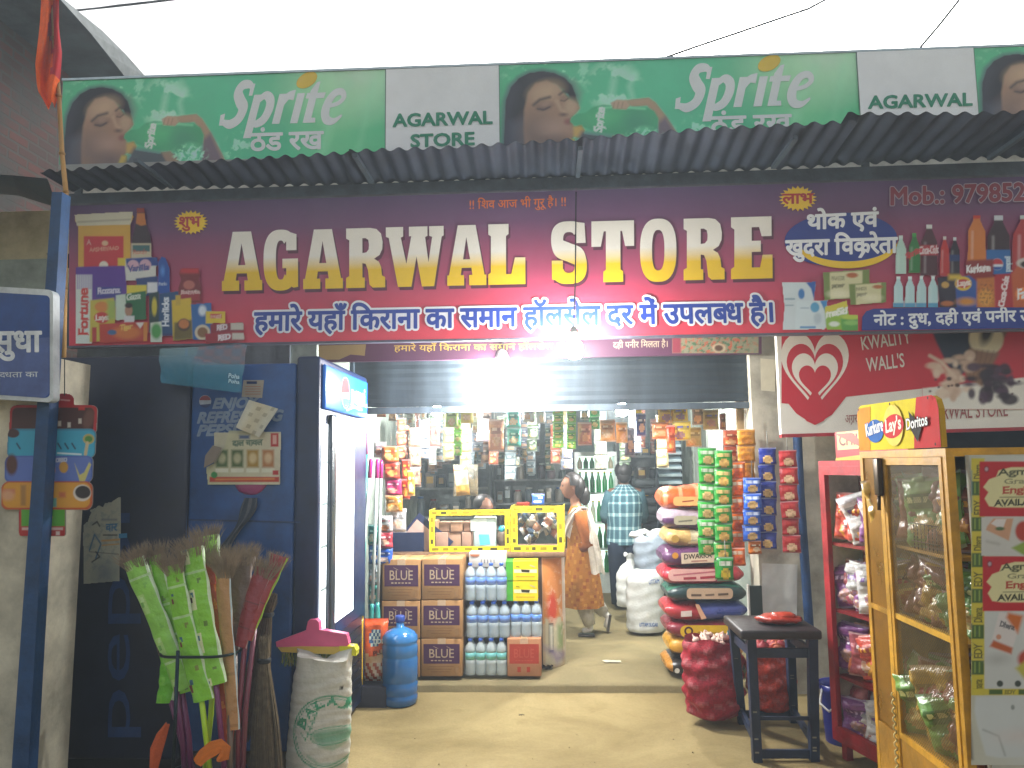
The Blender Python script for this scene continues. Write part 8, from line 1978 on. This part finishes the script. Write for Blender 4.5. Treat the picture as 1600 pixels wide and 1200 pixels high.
m = MB('plastic', '#3a3430')
for (hx, hy, tx_, ty_, dy) in ((925, 987, 906, 988, -.06),): a, b = P(hx, hy, dy), P(tx_, ty_, dy); a.z = b.z = FZ + .004; m.rbox((b.x - .02, a.y - .045, FZ + .001), (a.x + .02, a.y + .045, FZ + .02), .009)
a, b = P(954, 962, .06), P(950, 988, .06); d = (b - a); n_ = d.cross(Vector((0, 1, 0))).normalized() * .012
m.hexa([a - n_ + Vector((0, -.04, 0)), b - n_ + Vector((0, -.04, 0)), b - n_ + Vector((0, .04, 0)), a - n_ + Vector((0, .04, 0)), a + n_ + Vector((0, -.04, 0)), b + n_ + Vector((0, -.04, 0)), b + n_ + Vector((0, .04, 0)), a + n_ + Vector((0, .04, 0))])
m.build('sandals', wo)
m = MB('cloth', '#c9c2b6'); rows = []
path = [(884, 838, -.11), (887, 820, -.16), (893, 803, -.17), (903, 792, -.15), (913, 793, -.15), (919, 812, -.2), (924, 840, -.22), (929, 868, -.21), (933, 892, -.2)]
wd = [.05, .055, .06, .065, .07, .07, .075, .085, .09]
for (px, py, dy), w in zip(path, wd):
    c = P(px, py, dy); rows.append([c + Vector((w * (t - .5) * 1.4, .02 * math.sin(t * 9 + py * .1) + .03 * abs(t - .5), -.01 * math.sin(t * 8))) for t in [q / 10 for q in range(11)]])
fr_ = []
for a, b in zip(rows[:-1], rows[1:]):
    for i in range(3): fr_.append([p.lerp(q, i / 3) for p, q in zip(a, b)])
fr_.append(rows[-1]); m.grid(fr_, lambda i, j: '#c9c2b6' if j % 4 else '#b8b0a2'); m.grid([[q + Vector((0, .006, 0)) for q in r_] for r_ in fr_]); m.build('scarf', wo)

# ---- man in a checked shirt, back to us
YM = 8.5; P2 = lambda px, py, dy=0: onY(px, py, YM) + Vector((0, dy, 0))
hc = P2(974, 739); base = P2(976, 948)
mn = thing('person', 'man in a teal checked shirt and dark trousers standing with his back turned', 'person', (base.x, YM, FZ))
J, E, Rd = {}, [], {}
jn('pelvis', P2(976, 846), .14); jn('waist', P2(976, 822), .13, 'pelvis'); jn('chest', P2(976, 785), .15, 'waist'); jn('neckb', P2(975, 762), .065, 'chest'); jn('neck', P2(975, 754), .05, 'neckb'); jn('skull', P2(974, 742, .01), .065, 'neck')
for sd_, sx in (('l', -1), ('r', 1)):
    jn(sd_ + 'sh', P2(976 + sx * 22, 770), .062, 'chest'); jn(sd_ + 'el', P2(976 + sx * 29, 803, .04), .046, sd_ + 'sh'); w_ = P2(976 + sx * 24, 828, .16); jn(sd_ + 'wrist', w_, .03, sd_ + 'el')
    fw = (w_ - J[sd_ + 'el']).normalized(); hand_chain(J, E, Rd, sd_, w_, fw, Vector((sx, 0, 0)), Vector((0, 0, 1)))
    jn(sd_ + 'hip', P2(976 + sx * 11, 862), .095, 'pelvis'); jn(sd_ + 'knee', P2(976 + sx * 11, 903), .066, sd_ + 'hip'); jn(sd_ + 'ank', P2(976 + sx * 10, 941), .042, sd_ + 'knee'); jn(sd_ + 'heel', P2(976 + sx * 10, 946, -.02), .036, sd_ + 'ank'); jn(sd_ + 'toe', P2(976 + sx * 13, 946, .16), .03, sd_ + 'heel')
SM = '#6a4a38'
m = MB('skin', SM); add_skin(m, skinned(J, E, Rd, 'pelvis'), lambda c: C(SM) if c.z > FZ + .1 else C('#2a2826')); head_mb(m, hc, (-.1, 1, -.15), .235, SM); m.build('body', mn)
m = MB('hair', '#14100e'); m.blob(hc + Vector((0, -.02, .028)), (.098, .108, .108), '#14100e', 'hair', 18, 12, bump=.03); m.blob(hc + Vector((0, -.055, -.03)), (.08, .06, .08), '#14100e', 'hair', 14, 8, bump=.03); m.build('hair', mn)
def chk(i, j):
    a, b = (i % 4 == 0), (j % 3 == 0); return C('#a8bcbc') if a and b else (C('#6c8c92') if a or b else C('#3a5a66'))
m = MB('cloth', '#44646e')
loft(m, fine([(P2(975, 757), .062, .062, 0, 6), (P2(975.5, 763), .12, .085, 0, 6), (P2(976, 771), .19, .11, 0, 6), (P2(976, 790), .2, .135, .0, 6), (P2(976, 822), .182, .128, .02, 5), (P2(976, 850), .192, .135, .03, 5)], 6), '#44646e', n=48, colf=chk)
for sx in (-1, 1): m.tube([P2(976 + sx * 20, 769), P2(976 + sx * 26, 786, .015), P2(976 + sx * 30, 804, .035), P2(976 + sx * 28, 814, .08)], [.075, .068, .062, .055], [C('#4a6a74'), C('#3c5c66'), C('#54747c'), C('#3a5a64')], 'cloth', 16)
m.build('shirt', mn)
m = MB('cloth', '#1e2634')
for sx in (-1, 1): m.tube([P2(976 + sx * 9, 848), P2(976 + sx * 11, 866), P2(976 + sx * 11, 903), P2(976 + sx * 10, 943)], [.125, .105, .085, .072], '#1e2634', 'cloth', 18)
m.build('trousers', mn)

# ---- shopkeeper sitting behind the counter: only the head shows over the glass case
YK = 7.0; P3 = lambda px, py, dy=0: onY(px, py, YK) + Vector((0, dy, 0))
hc = P3(757, 795); zk = hc.z
kp = thing('person', 'dark haired shopkeeper seated low behind the glass case', 'person', (hc.x, YK, FZ))
J, E, Rd = {}, [], {}
V3 = lambda x, y, z: Vector((hc.x + x, YK + y, z))
jn('pelvis', V3(0, .05, zk - .66), .14); jn('waist', V3(0, .04, zk - .5), .13, 'pelvis'); jn('chest', V3(0, .02, zk - .3), .14, 'waist'); jn('neckb', V3(0, 0, zk - .17), .06, 'chest'); jn('skull', V3(0, 0, zk - .04), .06, 'neckb')
for sd_, sx in (('l', -1), ('r', 1)):
    jn(sd_ + 'sh', V3(sx * .17, .02, zk - .22), .058, 'chest'); jn(sd_ + 'el', V3(sx * .22, -.02, zk - .48), .044, sd_ + 'sh'); w_ = V3(sx * .14, -.2, zk - .55); jn(sd_ + 'wrist', w_, .028, sd_ + 'el'); hand_chain(J, E, Rd, sd_, w_, (w_ - J[sd_ + 'el']).normalized(), Vector((sx, 0, 0)), Vector((0, 0, 1)))
    jn(sd_ + 'hip', V3(sx * .09, -.02, zk - .68), .09, 'pelvis'); jn(sd_ + 'knee', V3(sx * .11, -.2, zk - .72), .066, sd_ + 'hip'); jn(sd_ + 'ank', V3(sx * .11, -.16, FZ + .08), .042, sd_ + 'knee'); jn(sd_ + 'toe', V3(sx * .12, -.22, FZ + .035), .03, sd_ + 'ank')
m = MB('skin', SM); add_skin(m, skinned(J, E, Rd, 'pelvis'), lambda c: C('#5a5c58') if c.z < zk - .17 and c.z > zk - .64 else (C('#2c3038') if c.z < zk - .6 and c.z > FZ + .1 else C(SM))); head_mb(m, hc, (.5, -1, -.1), .23, '#7a5440'); m.build('body', kp)
m = MB('hair', '#120e0d'); m.blob(hc + Vector((-.01, .025, .035)), (.1, .105, .1), '#120e0d', 'hair', 18, 12, bump=.03); m.build('hair', kp)
cr = MB('wood', '#6a543c'); zq = zk - .66 - .13; cr.box((hc.x - .17, YK - .1, FZ), (hc.x + .17, YK + .22, zq)); single(cr, 'low_crate', 'low wooden crate the shopkeeper sits on behind the counter', 'crate')

# ================================================================== small litter
def litter(name, label, px, py, z, size, c, seed, mat='paper'):
    r = random.Random(seed); A = onZ(px, py, z); m = MB(mat, c); n = 7; rows = []
    for i in range(n):
        row = []
        for j in range(n): row.append(A + Vector(((i / 6 - .5) * size[0] * (1 + r.uniform(-.15, .15)), (j / 6 - .5) * size[1] * (1 + r.uniform(-.15, .15)), .006 + r.uniform(0, size[2]))))
        rows.append(row)
    m.grid(rows, lambda i, j: lerp(as_col(c), (0, 0, 0), r.uniform(0, .25))); single(m, name, label, 'litter')
litter('paper_scrap', 'flat white paper scrap lying on the shop floor before the sacks', 957, 1035, FZ, (.14, .06, .008), '#c8c0a8', 1)
litter('wrapper', 'small dark crumpled wrapper on the ground before the cartons', 704, 1079, 0, (.06, .05, .03), '#4a4034', 2, 'film')
litter('dry_leaf', 'small dark leaf scrap on the ground near the step', 1002, 1082, 0, (.09, .05, .02), '#4c4230', 3)
litter('dry_leaf', 'dark folded scrap on the shop floor by the rounded counter end', 856, 1046, FZ, (.08, .04, .03), '#2c261c', 4)
litter('dry_leaf', 'tiny leaf scrap on the ground right of the white sack', 582, 1117, 0, (.04, .03, .012), '#6a5a3c', 5)
litter('dry_leaf', 'tiny dark scrap at the left of the open ground', 815, 1120, 0, (.035, .02, .01), '#5c4e34', 6)
r = random.Random(9); m = MB('matte', '#8a7a58')
for k in range(80):
    p_ = onZ(r.uniform(560, 1290), 1072 + 128 * r.random() ** .8, .0); s = r.uniform(.002, .006); m.blob((p_.x, p_.y, .001 + s * .3), (s, s, s * .7), random.choice(('#857552', '#8c7c58', '#6c5e44', '#968662')), n=5, m=3, bump=.2)
o = m.build('gravel'); o['kind'] = 'stuff'; o['label'] = 'scattered grit and small stones on the bare ground'; o['category'] = 'gravel'
# ================================================================== lit lamps
def bulb(label, px, py, Y, r, k='lamp', wire_to=None, group='bare white bulbs'):
    t = thing('light_bulb', label, 'lamp', onY(px, py, Y), group)
    c = onY(px, py, Y)
    m = MB(k, (1, .985, .95)); m.lathe(c - Vector((0, 0, r * 1.1)), [(0, 0), (r * .6, r * .12), (r * .95, r * .6), (r, r * 1.1), (r * .9, r * 1.6), (r * .55, r * 2.1), (r * .45, r * 2.4)], n=16); m.build('bulb', t)
    m = MB('plastic', '#d8d8d4'); m.lathe(c + Vector((0, 0, r * 1.32)), [(r * .5, 0), (r * .55, r * .6), (r * .35, r * 1.1), (.004, r * 1.3)], n=12); m.build('holder', t)
    m = MB('matte', '#3a3a3c'); m.tube([c + Vector((0, 0, r * 2.5))] + wire_to, .004, n=6); m.build('wire', t)
bulb('bare glowing bulb hanging on a wire in front of the main sign', 897, 546, 4.82, .058, wire_to=[onY(899, 430, 4.84), onY(900, 300, 4.86)])
bulb('large glowing bulb hanging before the rolled shutter', 785, 598, 5.5, .095, wire_to=[onY(786, 540, 5.48), onY(788, 500, 5.3)])
bulb('glowing bulb hanging inside the shop below the shutter at the right', 972, 640, 7.0, .055, 'lamp_inside', wire_to=[onY(972, 560, 7.0)])
bulb('glowing bulb hanging inside the shop near the hanging bags at the left', 683, 642, 7.2, .05, 'lamp_inside', wire_to=[onY(683, 560, 7.2)])
# ================================================================== added haze for bulb glare and lifted shadows, round the camera and the whole place
def make_haze(density):
    m = bpy.data.materials.new('air'); m.use_nodes = True; nt = m.node_tree
    for n in list(nt.nodes):
        if n.type != 'OUTPUT_MATERIAL': nt.nodes.remove(n)
    v = nt.nodes.new('ShaderNodeVolumePrincipled'); v.inputs['Color'].default_value = (.8, .92, 1, 1); v.inputs['Density'].default_value = density; v.inputs['Anisotropy'].default_value = .35
    nt.links.new(v.outputs[0], nt.nodes['Material Output'].inputs['Volume'] if 'Material Output' in nt.nodes else [n for n in nt.nodes if n.type == 'OUTPUT_MATERIAL'][0].inputs['Volume'])
    MATS['air'] = m; b = MB('air'); b.box((-62, -62, -1.1), (62, 122, 8.5)); o = b.build('haze'); o['kind'] = 'stuff'; o['label'] = 'thin haze added for glare round the bulbs and lifted shadows'; o['category'] = 'haze'
make_haze(.009)
scene.cycles.volume_bounces = 0
scene.cycles.volume_step_rate = 4
